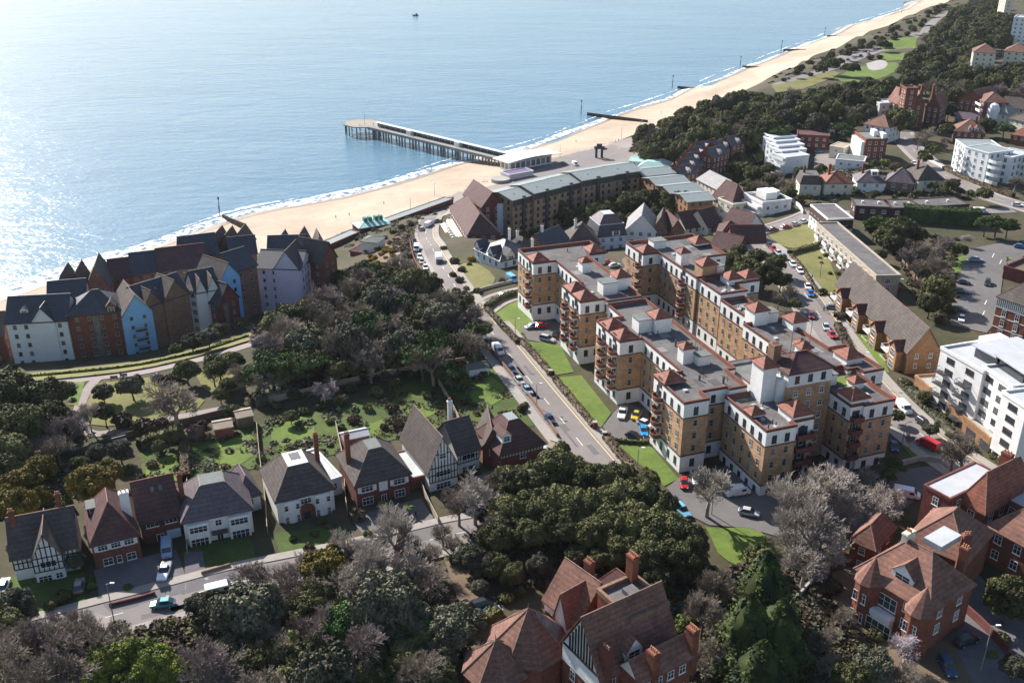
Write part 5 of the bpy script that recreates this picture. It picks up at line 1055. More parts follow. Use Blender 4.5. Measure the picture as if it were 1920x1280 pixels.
b.win1(f2, L2 * .5, 30.9, 2.6, 1.3, 'case'); b.win1(f2, L2 * .3, 28, 2.2, 1.3, 'case'); b.win1(f2, L2 * .78, 28.2, 1.2, 1.2, 'case2'); b.win1(fr, L * .9, 30.6, 2, 1.2, 'case'); b.chimney(fr, .8, D * .4, 32, 40); b.chimney(fr, L * .8, D * .7, 36, 40)
b, fr, L, D = H('house', 'dark brick house with garage and two roof windows, left of the white hipped house', 'house', (262, 979), (335, 962), 33, 10.5, 27.2, BRICK_D, ('gx', 5.5), TILE_M, sides='')
timbers(b, fr, L, 31.6, 32.8, 9); b.win1(fr, L * .3, 31.4, 2.2, 1.2, 'case'); b.win1(fr, L * .78, 31.4, 2.2, 1.2, 'case'); b.win1(fr, L * .45, 27.4, 1.4, 2.2, 'door'); b.skylight(fr, L * .62, 3.2, 36.6, .8); b.skylight(fr, L * .4, 3.2, 36.6, .8)
k = b.mb(fr); k.box(L * .62, L * .98, -.08, 0, 27.3, 29.9); b.part(k, 'garage_door', PBLUE)
f2, L2 = fr_px((171, 1022), (259, 1001), 33.2); b.walls(f2, L2, 9, 27.2, 33.2, BRICK_R); b.roof(f2, L2, 13, 33.2, 'hip', 5.6, TILE_M, .45)
k = b.mb(f2); k.box(.3, L2 - .3, -.06, 0, 31.5, 33); b.part(k, 'rendered_band', WHITE)
for x in (.22, .5, .78): b.win1(f2, L2 * x, 31.6, 1.7, 1.15, 'case', y=-.06)
b.win1(f2, L2 * .28, 28.3, 1.7, 1.5, 'case2'); b.win1(f2, L2 * .52, 28.3, .9, 1.5, 'sash'); b.win1(f2, L2 * .78, 28.3, 1.6, 1.5, 'case2'); b.chimney(f2, L2 * .86, 5, 34, 39.6, 1.6, 1.1, WHITE, 2); b.dormer(f2, .2, 8, 34, 2.6, 1.8, 3, TIMBER, FELT_G, gable=False)
b, fr, L, D = H('house', 'white rendered house with purple hipped roof and flat grey roof top', 'house', (343, 979), (471, 953), 33.2, 12, 27.2, WHITE, ('hipflat', 4.5), SLATE_P, sides='', inset=4.3, top=FELT_G)
for x in (.2, .8): b.walls(fr.sub(L * x - 1.9, -.9), 3.8, 1, 27.2, 32.6, WHITE, 'bay'); b.win1(fr, L * x, 30.9, 3.2, 1.35, 'four', y=-.9); b.win1(fr, L * x, 27.9, 3.2, 1.8, 'four', y=-.9)
b.win1(fr, L * .5, 31, 1.2, 1.3, 'case2'); b.win1(fr, L * .5, 27.4, 1.2, 2.1, 'door'); k = b.mb(fr); k.box(L * .38, L * .62, -1.4, 0, 29.9, 30.1); b.part(k, 'porch_canopy', SLATE); b.chimney(fr, .6, D * .55, 33, 39.5); H('', '', '', (450, 935), (487, 925), 31.5, 9, 27.2, WHITE, ('hip', 3.6), SLATE_P, b=b, sides='f')
b, fr, L, D = H('house', 'white rendered house with curved bays, brick arch porch and dark hipped roof with a white roof well', 'house', (518, 940), (625, 914), 33, 12.5, 27.2, WHITE, ('hipflat', 4.7), TILE_B, sides='', inset=3.9, top=WHITE)
b.root['label'] = 'white rendered house with curved bays, arched brick porch and white-topped hipped roof'
for x in (.24, .78):
    k = b.mb(fr.sub(L * x - 2, 0)); k.prism([(0, 0), (.8, -.8), (2, -1.1), (3.2, -.8), (4, 0)], 27.2, 32.6); b.part(k, 'bay', WHITE); b.win1(fr, L * x, 30.8, 3.0, 1.3, 'four', y=-.9); b.win1(fr, L * x, 27.8, 3.0, 1.8, 'four', y=-.9, gm=GLASS_L)
k = b.mb(fr); pts = [(L * .5 + 1.7 * math.cos(t), 29.4 + 1.7 * math.sin(t)) for t in np.linspace(0, PI, 9)]; pp = [(L * .5 + 1.7, 27.2)] + pts + [(L * .5 - 1.7, 27.2)]; a_ = [k.pt((p[0], -.5, p[1])) for p in pp]; c_ = [k.pt((p[0], 0, p[1])) for p in pp]
k.f.append(a_[::-1]); k.m.append(0)
for i in range(len(pp)): j = (i + 1) % len(pp); k.f.append([a_[i], a_[j], c_[j], c_[i]]); k.m.append(0)
b.part(k, 'arched_porch', BRICK_R); b.win1(fr, L * .5, 27.3, 1.3, 2.2, 'door', y=-.5, fm=FRAME_D); b.win1(fr, L * .5, 31, 2.2, 1.2, 'case'); k = b.mb(fr); k.box(L * .42, L * .6, 5.6, 8.2, 37.82, 37.9); b.part(k, 'roof_well', SLATE)
H('', '', '', (612, 905), (640, 896), 31.5, 13, 27.2, WHITE, ('flat', .3), FELT_L, b=b, sides='f'); b.chimney(fr, L - .6, D * .7, 34, 40.5)
b, fr, L, D = H('house', 'dark brick house with brown hipped roof, two roof windows and white shutters', 'house', (667, 910), (768, 886), 33, 12.5, 27.2, BRICK_D, ('hipflat', 4.7), TILE_B, sides='', inset=4.5, top=FELT_G)
for x in (.2, .8): b.win1(fr, L * x, 31, 2.4, 1.3, 'case'); b.win1(fr, L * x, 28, 2.2, 1.8, 'case'); k = b.mb(fr); k.box(L * x - 1.9, L * x - 1.25, -.06, 0, 31, 32.3); k.box(L * x + 1.25, L * x + 1.9, -.06, 0, 31, 32.3); b.part(k, 'shutter', WHITE)
b.win1(fr, L * .5, 30.8, 1.2, 1.8, 'case2'); b.win1(fr, L * .5, 27.3, 1.1, 2.2, 'door', fm=FRAME); k = b.mb(fr); k.box(L * .42, L * .58, -.05, 0, 30.4, 32.9); b.part(k, 'rendered_panel', WHITE); b.skylight(fr, L * .36, 2.3, 35.6, .75); b.skylight(fr, L * .55, 2.3, 35.6, .75)
b.chimney(fr, .8, D * .6, 33, 40.5, 1, .8); H('', '', '', (770, 900), (800, 893), 30.2, 11, 27.2, BRICK_R, ('flat', .2), FELT_L, b=b, sides='')
b, fr, L, D = H('house', 'black and white timbered house with tall front gable and brown roof beside the brick one', 'house', (804, 880), (857, 866), 33.3, 14, 27.2, WHITE, ('gy', 6.6), TILE_B, far=(771, 815), sides='')
timbers(b, fr, L, 30, 33.2, 9, gable=6.6); b.win1(fr, L * .5, 31, 3.2, 1.3, 'four'); b.win1(fr, L * .5, 28, 3.2, 1.5, 'four'); b.win1(fr, L * .5, 35, 1.4, 1.3, 'case2', y=-.05)
_, f2, L2, D2 = H('', '', '', (858, 850), (898, 838), 33, 10, 27.2, WHITE, ('gx', 5), TILE_B, b=b, sides=''); timbers(b, f2, L2, 30.4, 32.8, 8); b.win1(f2, L2 * .5, 30.9, 2.6, 1.3, 'case'); b.win1(f2, L2 * .5, 27.6, 3, 1.8, 'four'); b.chimney(f2, L2 * .6, 9, 34, 40.5, m=WHITE)
b, fr, L, D = H('house', 'red brick house with dark hipped roof beside the main road', 'house', (938, 852), (1019, 831), 33.2, 11, 27.2, BRICK_R, ('hipflat', 5), TILE_M, sides='r', inset=4.2, top=METAL_G)
b.win1(fr, L * .25, 28.2, 2.6, 1.5, 'four'); b.win1(fr, L * .52, 31, 1.4, 1.4, 'case2'); b.win1(fr, L * .78, 28.2, 1.6, 1.5, 'case2'); k = b.mb(fr); k.box(.1, L - .1, -.05, 0, 32.2, 32.95); b.part(k, 'patterned_render_band', WHITE)
k = b.mb(fr)
for i in range(14): x = L * (i + .3) / 14; k.hexa([(x, -.09, 32.3), (x + .35, -.09, 32.3), (x + .35, -.051, 32.3), (x, -.051, 32.3)], [(x + .3, -.09, 32.85), (x + .6, -.09, 32.85), (x + .6, -.051, 32.85), (x + .3, -.051, 32.85)])
b.part(k, 'timber_frame', TIMBER); H('', '', '', (905, 838), (940, 836), 32.5, 10, 27.2, BRICK_R, ('gy', 4), TILE_B, b=b, sides='f'); b.dormer(fr, L * .1, 1.0, 35, 2, 1.6, 3, WHITE, TILE_M)
# ================= beach front buildings =================
PRB = dict(group='low buildings along the promenade')
for lb, nm, p1, p2, ze, D_, wl, rf, rm in (('long grey roofed row of beach huts behind the sand', 'beach_hut_row', (727, 418), (850, 374), 8, 5, BRICK_D, ('flat', .15), METAL_G), ('second grey roofed row of beach huts nearer the gabled waterfront houses', 'beach_hut_row', (600, 468), (674, 436), 8, 5, BRICK_D, ('flat', .15), METAL_G)):
    b, fr, L, D = H(nm, lb, 'beach huts', p1, p2, ze, D_, 2, wl, rf, rm, fh=9); k = b.mb(fr); n_ = int(L / 2.6)
    for i in range(n_): k.box(L * (i + .2) / n_, L * (i + .8) / n_, -.05, 0, 4.6, 7)
    b.part(k, 'hut_doors', METAL_D)
b, fr, L, D = H('beach_office', 'beach building with pale green roof and four green roof boxes', 'beach building', (674, 428), (732, 419), 9, 9, 3, BRICK_D, ('hip', 1.6), COPPER, fh=9); k = b.mb(fr)
for x in (.25, .4, .6, .75): k.box(L * x, L * x + 1.4, 3.2, 5.5, 9.6, 12)
b.part(k, 'roof_box', mat('dark_green_paint', (.05, .2, .19), .6, .1), b.r)
b, fr, L, D = H('cliff_lift_house', 'tall white and brick cliff lift station below the gorse slope', 'lift station', (677, 452), (708, 455), 17, 7, 8, GREYW, ('hip', 1.2), FELT_G, fh=9); H('', '', '', (656, 470), (690, 474), 12, 7, 7, BRICK_R, ('hip', 2.2), TILE_M, b=b, sides='')
b, fr, L, D = H('pier_entrance_building', 'pier entrance building with long white curved roof', 'pier building', (955, 306), (1034, 291), 8.6, 8, 4, GREYW, ('flat', 0), FELT_L, ww=(2.6, 3.2, 'four'), sp=3.4, fh=4.5, oh=2)
k = b.mb(fr); n_ = 8
for i in range(n_):
    x0, x1 = -3 + (L + 8) * i / n_, -3 + (L + 8) * (i + 1) / n_; f_ = lambda x: 8.95 + 1.3 * math.sin(PI * (x + 3) / (L + 8) * .9 + .2)
    k.hexa([(x0, -3, f_(x0)), (x1, -3, f_(x1)), (x1, D + 3, f_(x1)), (x0, D + 3, f_(x0))], [(x0, -3, f_(x0) + .35), (x1, -3, f_(x1) + .35), (x1, D + 3, f_(x1) + .35), (x0, D + 3, f_(x0) + .35)])
b.part(k, 'curved_roof', WHITE)
b, fr, L, D = H('leisure_building', 'low building with pale green copper roof among the chine trees', 'leisure building', (1196, 314), (1250, 318), 17, 15, 6, GREYW, ('hipflat', 2.2), COPPER, inset=4, top=COPPER); H('', '', '', (1180, 302), (1215, 305), 17.5, 10, 6, GREYW, ('gx', 1), COPPER, b=b)
b, fr, L, D = H('cafe_terrace', 'round terrace cafe with purple awnings beside the pier approach', 'cafe', (955, 330), (1000, 322), 6.5, 8, 3, GREYW, ('flat', .4), mat('purple_awning', (.16, .10, .20), .8, .1), fh=9); k = b.mb(fr); k.tube((-4, 2, 3), (-4, 2, 5.5), 5, n=12); b.part(k, 'round_terrace', CONC)
for lb, p1, p2, ze, D_, wl, rm in (('long white garden shed beside the back lane', (880, 693), (917, 688), 30.2, 3.5, GREYW, FELT_G), ('wooden shed with sun-bleached roof at the lawn edge', (402, 806), (436, 800), 30.6, 4, BRICK_R, WOODP), ('wide timber garden shed beside the hedge', (444, 785), (474, 779), 30.6, 4, WOOD, WOODP),
    ('small collapsed brown shed under the bare tree', (350, 808), (366, 812), 30, 3, WOOD, TILE_M), ('pale glass-roofed garden lean-to behind the brick house', (645, 826), (692, 816), 30.5, 3.5, BRICK_B, FELT_L), ('dark green shed against the clifftop hedge', (216, 834), (238, 828), 30.2, 3, TIMBER, SLATE), ('small pale shed beside the red brick house', (1027, 838), (1040, 842), 30.2, 3, WOODP, WOODP)):
    H('shed', lb, 'shed', p1, p2, ze, D_, 27.6, wl, ('gx', .7), rm, 'garden sheds', fh=9, oh=.2)
for b in ALLB: b.done()
# ================= trees and plants =================
BARK = mat('bark', (0.10, 0.078, 0.062), 0.95, 0.3, 1.5)
BARK_G = mat('grey_bark', (0.36, 0.315, 0.27), 0.95, 0.3, 0.8, rnd=.15)
BARK_B = mat('brown_twigs', (0.23, 0.19, 0.15), 0.95, 0.3, 0.8, rnd=.2)
BARK_V = mat('purple_twigs', (0.195, 0.155, 0.145), 0.95, 0.3, 0.8, rnd=.2)
L_E = leafmat('evergreen_leaf', (0.046, 0.050, 0.018), (0.150, 0.148, 0.054), rnd=.35)
L_E2 = leafmat('grey_green_leaf', (0.050, 0.052, 0.032), (0.145, 0.140, 0.088), rnd=.3)
L_P = leafmat('pine_needle', (0.040, 0.064, 0.020), (0.110, 0.150, 0.045), rnd=.2)
L_C = leafmat('conifer_leaf', (0.020, 0.034, 0.012), (0.085, 0.105, 0.024), rnd=.2)
L_Y = leafmat('golden_leaf', (0.075, 0.064, 0.016), (0.22, 0.165, 0.030), rnd=.2)
L_K = leafmat('bright_shrub_leaf', (0.060, 0.085, 0.016), (0.19, 0.21, 0.035), rnd=.2)
L_G = leafmat('fresh_green_leaf', (0.030, 0.070, 0.018), (0.085, 0.150, 0.040), rnd=.15)
L_W = leafmat('blossom', (0.24, 0.19, 0.19), (0.60, 0.52, 0.54), rnd=.1)
L_O = leafmat('gorse_flower', (0.10, 0.075, 0.015), (0.42, 0.24, 0.02), rnd=.2)
L_B = leafmat('brown_bush', (0.050, 0.036, 0.022), (0.130, 0.095, 0.055), rnd=.25)
def quads(C, Nn, S, asp=1.0):
    """leaf squares at C facing Nn with size S"""
    n = len(C); t = rng.normal(size=(n, 3)); u = np.cross(Nn, t); u /= np.linalg.norm(u, axis=1)[:, None] + 1e-9; v = np.cross(Nn, u); v /= np.linalg.norm(v, axis=1)[:, None] + 1e-9
    S = S[:, None] / 2; u = u * S * asp; v = v * S
    V = np.stack([C - u - v, C + u - v, C + u + v, C - u + v], 1).reshape(-1, 3); return V, np.arange(n * 4).reshape(n, 4)
def dirs(n, up=-1.0):
    d = rng.normal(size=(n * 3, 3)); d /= np.linalg.norm(d, axis=1)[:, None]; d = d[d[:, 2] > up]; return d[:n]
def clumps(cs, rs, n, leaf, jit=.35, up=-.35, flat=1.0):
    Cc = []; Nn = []
    for c, r in zip(cs, rs):
        d = dirs(max(8, int(n * r * r)), up); k = (0.72 + .36 * rng.random(len(d)))[:, None]; p = c + d * r * k * np.array([1, 1, flat])
        Cc.append(p); nn = d + rng.normal(scale=jit * 1.6, size=d.shape); Nn.append(nn / np.linalg.norm(nn, axis=1)[:, None])
    Cc = np.concatenate(Cc); Nn = np.concatenate(Nn); return quads(Cc, Nn, leaf * (0.6 + .8 * rng.random(len(Cc))))
def blob(c, r, flat=.8, n=10, m=6):
    V = []; Q = []
    for j in range(m + 1):
        for i in range(n):
            th = PI * j / m; ph = 2 * PI * i / n; rr = r * (1 + .12 * math.sin(3 * ph + j)); V.append((c[0] + rr * math.sin(th) * math.cos(ph), c[1] + rr * math.sin(th) * math.sin(ph), c[2] + rr * flat * math.cos(th)))
    for j in range(m):
        for i in range(n): k = (i + 1) % n; Q.append((j * n + i, (j + 1) * n + i, (j + 1) * n + k, j * n + k))
    return np.array(V), np.array(Q)
def merge(parts):
    V = []; Q = []; o = 0
    for v, q in parts: V.append(v); Q.append(q + o); o += len(v)
    return np.concatenate(V), np.concatenate(Q)
def seg_tubes(segs, n=3):
    """segs: array rows p(3) q(3) r0 r1"""
    S = np.array(segs); p, q, r0, r1 = S[:, :3], S[:, 3:6], S[:, 6:7], S[:, 7:8]; d = q - p; d /= np.linalg.norm(d, axis=1)[:, None] + 1e-9
    a = np.where(np.abs(d[:, 2:3]) > .9, np.array([[1., 0, 0]]), np.array([[0, 0, 1.]])); u = np.cross(d, a); u /= np.linalg.norm(u, axis=1)[:, None]; w_ = np.cross(d, u)
    V = []
    for base, r in ((p, r0), (q, r1)):
        for i in range(n): t = 2 * PI * i / n; V.append(base + (u * math.cos(t) + w_ * math.sin(t)) * r)
    V = np.stack(V, 1).reshape(-1, 3); m = len(S); b = np.arange(m)[:, None] * 2 * n
    Q = np.concatenate([np.concatenate([b + i, b + (i + 1) % n, b + n + (i + 1) % n, b + n + i], 1) for i in range(n)]); return V, Q
# every kind is modelled at about 5 m crown radius, base of trunk at z = 0; (trunk mesh, crown mesh, crown centre height)
def trunk_mesh(h, r, limbs, spread, n=7, seed=0):
    segs = []; rnd = random.Random(seed); p = np.zeros(3)
    for i in range(5):
        q = p + np.array([rnd.uniform(-.25, .25), rnd.uniform(-.25, .25), h / 5]); segs.append([*p, *q, r * (1.25 if i == 0 else 1 - i * .13), r * (1 - (i + 1) * .13)]); p = q
        if i >= 2:
            for _ in range(limbs):
                a = rnd.uniform(0, 2 * PI); e = p + np.array([math.cos(a) * spread, math.sin(a) * spread, rnd.uniform(.5, 1.1) * spread]); m_ = (p + e) / 2 + np.array([0, 0, -.2]); segs.append([*p, *m_, r * .4, r * .3]); segs.append([*m_, *e, r * .3, r * .12])
    return seg_tubes(segs, n)
def ever(seed, rz=3.8, n=60, dens_=260, leaf=.29):
    global rng; rng = np.random.default_rng(seed); cs = []; rs = []
    d = dirs(n, -.25)
    for k in d:
        e = np.array([4.1, 4.1, rz - .9]) * (0.86 + .22 * rng.random()); cs.append(k * e + np.array([0, 0, 6.0])); rs.append(.75 + .8 * rng.random())
    for _ in range(10): cs.append(np.append(rng.normal(scale=1.6, size=2), 6 + rng.uniform(-.5, rz - .6))); rs.append(1.5)
    return merge([clumps(cs, rs, dens_ * .55, leaf), blob((0, 0, 6), 3.5, (rz - 1.1) / 3.5)])
def pine(seed):
    global rng; rng = np.random.default_rng(seed); cs = []; rs = []; parts = []
    for i in range(26):
        a = rng.uniform(0, 2 * PI); r = 4.3 * math.sqrt(rng.random()); z = 8.6 - .055 * r * r * 1.6 + rng.uniform(-.5, .5) - (1.6 if rng.random() < .3 else 0); cs.append(np.array([r * math.cos(a), r * math.sin(a), z])); rs.append(1.15 + .7 * rng.random())
    return merge([clumps(cs, rs, 105, .42, .6, -.15, .55)] + [blob(c - np.array([0, 0, .15]), r * .7, .4, 7, 4) for c, r in zip(cs, rs)])
def conif(seed, h=12., w_=6.0):
    global rng; rng = np.random.default_rng(seed); C = []; Nn = []
    for i in range(9000):
        t = rng.random() ** .75; z = 1 + (h - 1) * t; a = rng.uniform(0, 2 * PI); lay = (z * 1.3 + a * .4) % 1; r = w_ * (1 - t) ** .8 * (.55 + .5 * rng.random()) * (.75 + .35 * lay) + .15; r *= 1 + .22 * math.sin(a * 5 + z)
        C.append((r * math.cos(a), r * math.sin(a), z - .25 * r)); Nn.append((math.cos(a) * .5, math.sin(a) * .5, .8))
    Nn = np.array(Nn) + rng.normal(scale=.45, size=(len(Nn), 3)); Nn /= np.linalg.norm(Nn, axis=1)[:, None]
    V, Q = quads(np.array(C), Nn, .40 * (.6 + .8 * rng.random(len(C))), .6); k = 9; VV = [(0, 0, h * .96)] + [(w_ * .55 * math.cos(2 * PI * i / k), w_ * .55 * math.sin(2 * PI * i / k), 1.2) for i in range(k)]
    return merge([(V, Q), (np.array(VV), np.array([(0, 1 + i, 1 + (i + 1) % k, 1 + (i + 1) % k) for i in range(k)])[:, :4])][:1] + [blob((0, 0, h * .36), w_ * .55, 1.9, 8, 6)])
def bare(seed, h=9.5, spread=1.0, tw=1.0, up=.5):
    rnd = random.Random(seed); segs = []
    def grow(p, d, L, r, lv):
        d = Vector(d).normalized(); bend = Vector((rnd.uniform(-1, 1), rnd.uniform(-1, 1), rnd.uniform(-.2, .8))) * .16
        m_ = p + d * L * .5; d2 = (d + bend).normalized(); q = m_ + d2 * L * .5; segs.append([*p, *m_, r, r * .85]); segs.append([*m_, *q, r * .85, r * .65])
        if lv == 5: return
        n = {0: 5, 1: 5, 2: 5, 3: 5, 4: 3}[lv]
        for i in range(n):
            t = rnd.uniform(.35, 1.0) if lv else rnd.uniform(.75, 1); s_ = p.lerp(q, t); a = 2 * PI * (i + rnd.random()) / n; u = d2.orthogonal().normalized(); v = d2.cross(u)
            sp = rnd.uniform(.45, 1.0) * spread * (1.15 if lv == 0 else .85); nd = d2 + (u * math.cos(a) + v * math.sin(a)) * sp + Vector((0, 0, .12 * up)); grow(s_, nd, L * rnd.uniform(.55, .78), r * (.5 if lv < 2 else .45), lv + 1)
    grow(Vector((0, 0, 0)), (rnd.uniform(-.1, .1), rnd.uniform(-.1, .1), 1), h * .36, .34, 0)
    S = np.array(segs); S[:, 6:8] = np.maximum(S[:, 6:8], .026 * tw); big = S[:, 6] > .10; return seg_tubes(S[big], 5), seg_tubes(S[~big], 3)
def shrub(seed, dens_=110, leaf=.28, rz=.8):
    global rng; rng = np.random.default_rng(seed); cs = []; rs = []
    for k in dirs(14, -.1): cs.append(k * np.array([.85, .85, .6 * rz]) * 1.3 + np.array([0, 0, .9])); rs.append(.55 + .4 * rng.random())
    return merge([clumps(cs, rs, dens_, leaf), blob((0, 0, .8), 1.25, .7)])
def palm(seed):
    rnd = random.Random(seed); V = []; Q = []
    for i in range(34):
        a = rnd.uniform(0, 2 * PI); e = rnd.uniform(-.2, 1.0); L = rnd.uniform(1.6, 2.4); p = Vector((0, 0, 3.0)); d = Vector((math.cos(a) * math.cos(e), math.sin(a) * math.cos(e), math.sin(e))); sd_ = Vector((-math.sin(a), math.cos(a), 0)); o = len(V)
        for j in range(5): w_ = .30 * math.sin(PI * (j + .6) / 5.2); V += [p + sd_ * w_, p - sd_ * w_ + Vector((0, 0, -.06))]; p = p + d * L / 5; d = (d + Vector((0, 0, -.28))).normalized()
        for j in range(4): Q.append((o + 2 * j, o + 2 * j + 1, o + 2 * j + 3, o + 2 * j + 2))
    return np.array(V), np.array(Q)
KM = {}
def mk(code, n, crown_fn, trunk=None, cz=6.0, R_=5.0):
    KM[code] = []
    for i in range(n):
        tv = trunk(i) if trunk else None
        cv = crown_fn(i)
        if isinstance(cv[0], tuple): tv, cv = cv
        KM[code].append((np_mesh('trunk', *tv, BARK) if tv is not None else None, np_mesh('crown', *cv, L_E), cz, R_))
mk('E', 5, lambda i: ever(10 + i, 3.4 + .3 * i), lambda i: trunk_mesh(5, .4, 2, 2.2, seed=i), 6.2, 5.2)
mk('P', 4, lambda i: pine(30 + i), lambda i: trunk_mesh(8.2, .38, 2, 2.4, seed=9 + i), 8.4, 5.2)
mk('C', 3, lambda i: conif(50 + i), lambda i: trunk_mesh(6, .35, 0, 1, seed=20 + i), 5.6, 5.0)
mk('B', 5, lambda i: bare(70 + i, 9.5, 1.05, 1.15), None, 5.2, 3.7)
mk('F', 2, lambda i: bare(90 + i, 10.5, .75, 1.35, 1.0), None, 5.8, 3.7)     # upright fan shaped bare trees
mk('S', 4, lambda i: shrub(110 + i), None, .9, 1.9)
mk('T', 1, lambda i: palm(3), lambda i: trunk_mesh(3.1, .16, 0, 1, seed=40), 3.0, 1.9)
rng = np.random.default_rng(99)
#        mesh kind, crown material, trunk material, wording, category
KIND = {'E': ('E', L_E, BARK, 'dark round evergreen oak', 'tree', 'evergreen_tree'), 'H': ('E', L_E2, BARK, 'grey-green evergreen tree', 'tree', 'evergreen_tree'), 'P': ('P', L_P, BARK, 'flat-topped green pine', 'tree', 'pine_tree'),
        'C': ('C', L_C, BARK, 'dark pointed conifer', 'tree', 'conifer_tree'), 'Z': ('C', L_K, BARK, 'yellow-green pointed conifer', 'tree', 'conifer_tree'), 'B': ('B', BARK_B, BARK_B, 'bare brown winter tree', 'tree', 'bare_tree'), 'V': ('B', BARK_V, BARK_V, 'bare purplish winter tree', 'tree', 'bare_tree'),
        'G': ('B', BARK_G, BARK_G, 'bare pale grey winter tree', 'tree', 'bare_tree'), 'F': ('F', BARK_G, BARK_G, 'bare fan-shaped tree', 'tree', 'bare_tree'), 'X': ('E', L_K, BARK, 'bright yellow-green dense tree', 'tree', 'evergreen_tree'), 'Y': ('E', L_Y, BARK, 'round golden-brown tree', 'tree', 'evergreen_tree'), 'N': ('E', L_G, BARK, 'round fresh green tree', 'tree', 'evergreen_tree'),
        'K': ('S', L_K, BARK, 'yellow-green bush', 'bush', 'bush'), 'S': ('S', L_E, BARK, 'dark green bush', 'bush', 'bush'), 'O': ('S', L_O, BARK, 'orange flowering gorse bush', 'gorse bush', 'gorse_bush'), 'W': ('B', L_W, BARK_G, 'pink-white blossom tree', 'tree', 'blossom_tree'), 'Q': ('S', L_B, BARK, 'brown leafless bush', 'bush', 'bush'),
        'U': ('S', L_W, BARK, 'white flowering bush', 'bush', 'bush'), 'T': ('T', L_K, BARK, 'small palm', 'palm', 'palm_tree')}
PLANTS = []
rt = random.Random(5)
def plant(k, x, y, r, where, grp=None, hs=1.0):
    """one plant from the traced centre (x, y) and radius r (pixels) of its crown"""
    mk_, lm, tm, words, cat, nm = KIND[k]; var = rt.randrange(len(KM[mk_])); tm_, cm_, cz, R_ = KM[mk_][var]
    h = 5.0
    for _ in range(2):
        g = G(x, y, h); s_ = F * CT * 1.0 / (F and 1) ; zc = g[1] * CT - (gz(*g) + h - CAMZ) * ST; S = (r * zc / F) / R_ * (1.14 if mk_ in 'EP' else 1.0); h = cz * S * hs
    g = G(x, y, h); PLANTS.append((k, g, S, hs, where, var, x, y, grp))
def plants(where, lst, grp=None):
    for t in lst: plant(t[0], t[1], t[2], t[3], where, grp, t[4] if len(t) > 4 else 1.0)
A_ = 'in the wood between the flats and the sea road'
plants('in the wood behind the pale waterfront houses', [('E', 705, 548, 26), ('E', 735, 522, 26), ('E', 775, 528, 30), ('E', 808, 535, 20), ('E', 660, 528, 16), ('V', 607, 548, 24), ('V', 640, 560, 24), ('E', 515, 606, 26), ('E', 545, 590, 28), ('E', 575, 582, 26), ('E', 606, 588, 26), ('E', 636, 580, 24), ('E', 665, 552, 22), ('E', 690, 575, 22), ('V', 735, 562, 32), ('V', 768, 575, 30), ('V', 700, 600, 26), ('E', 800, 590, 28), ('E', 826, 560, 14), ('V', 580, 560, 20), ('E', 640, 520, 16), ('E', 680, 505, 16), ('S', 722, 500, 12)])
plants('in the wood above the back gardens', [('P', 695, 595, 38), ('P', 595, 622, 34), ('P', 560, 650, 32), ('P', 507, 668, 38), ('P', 640, 612, 30), ('B', 657, 645, 50), ('V', 532, 618, 32), ('P', 735, 608, 28), ('P', 790, 655, 38), ('P', 820, 632, 32), ('P', 480, 690, 28), ('V', 757, 640, 36), ('B', 720, 660, 36), ('E', 745, 672, 24), ('B', 690, 668, 32), ('E', 600, 668, 30), ('E', 560, 690, 28), ('E', 640, 690, 26), ('V', 850, 610, 28), ('V', 880, 590, 30), ('E', 862, 566, 24), ('E', 838, 588, 20), ('B', 905, 610, 22), ('E', 850, 650, 28), ('P', 845, 690, 26), ('E', 775, 610, 22), ('W', 490, 632, 18), ('U', 478, 640, 12), ('E', 530, 700, 26), ('B', 455, 700, 28), ('E', 700, 640, 20), ('P', 650, 580, 24), ('V', 810, 665, 22), ('B', 880, 640, 22)])
plants('along the clifftop path', [('E', 410, 686, 26), ('E', 436, 676, 20), ('E', 350, 694, 22), ('Q', 305, 712, 14), ('Q', 330, 706, 16), ('U', 292, 706, 11), ('H', 245, 722, 24), ('H', 193, 735, 18), ('B', 325, 752, 60, .8), ('E', 195, 772, 17, 1.4), ('F', 165, 775, 20, 1.3), ('E', 413, 740, 14), ('E', 425, 722, 16), ('B', 400, 700, 20), ('H', 360, 640, 18), ('H', 390, 632, 20), ('H', 410, 622, 16), ('H', 330, 655, 12), ('E', 455, 606, 12), ('U', 468, 612, 9), ('Q', 230, 790, 24), ('Q', 265, 800, 22), ('Q', 300, 795, 18), ('H', 430, 596, 10)])
plants('in the dark clump at the left edge', [('E', 20, 740, 44), ('E', 70, 745, 44), ('E', 112, 735, 26), ('E', -5, 790, 44), ('E', 45, 795, 42), ('E', 95, 785, 36), ('V', 130, 805, 38), ('B', 105, 835, 34), ('E', 20, 850, 36), ('V', 70, 840, 30), ('E', 60, 870, 26), ('Y', 40, 905, 34), ('Y', 75, 880, 26), ('Y', 30, 945, 36), ('Y', 70, 930, 24), ('Y', 172, 905, 40), ('Y', 200, 885, 26), ('K', 120, 935, 14), ('N', 108, 950, 14), ('E', 150, 870, 18), ('H', 225, 845, 20), ('H', 180, 850, 18), ('S', 240, 880, 12), ('S', 262, 895, 12), ('Q', 285, 870, 12), ('E', 3, 880, 34), ('S', 95, 965, 12)])
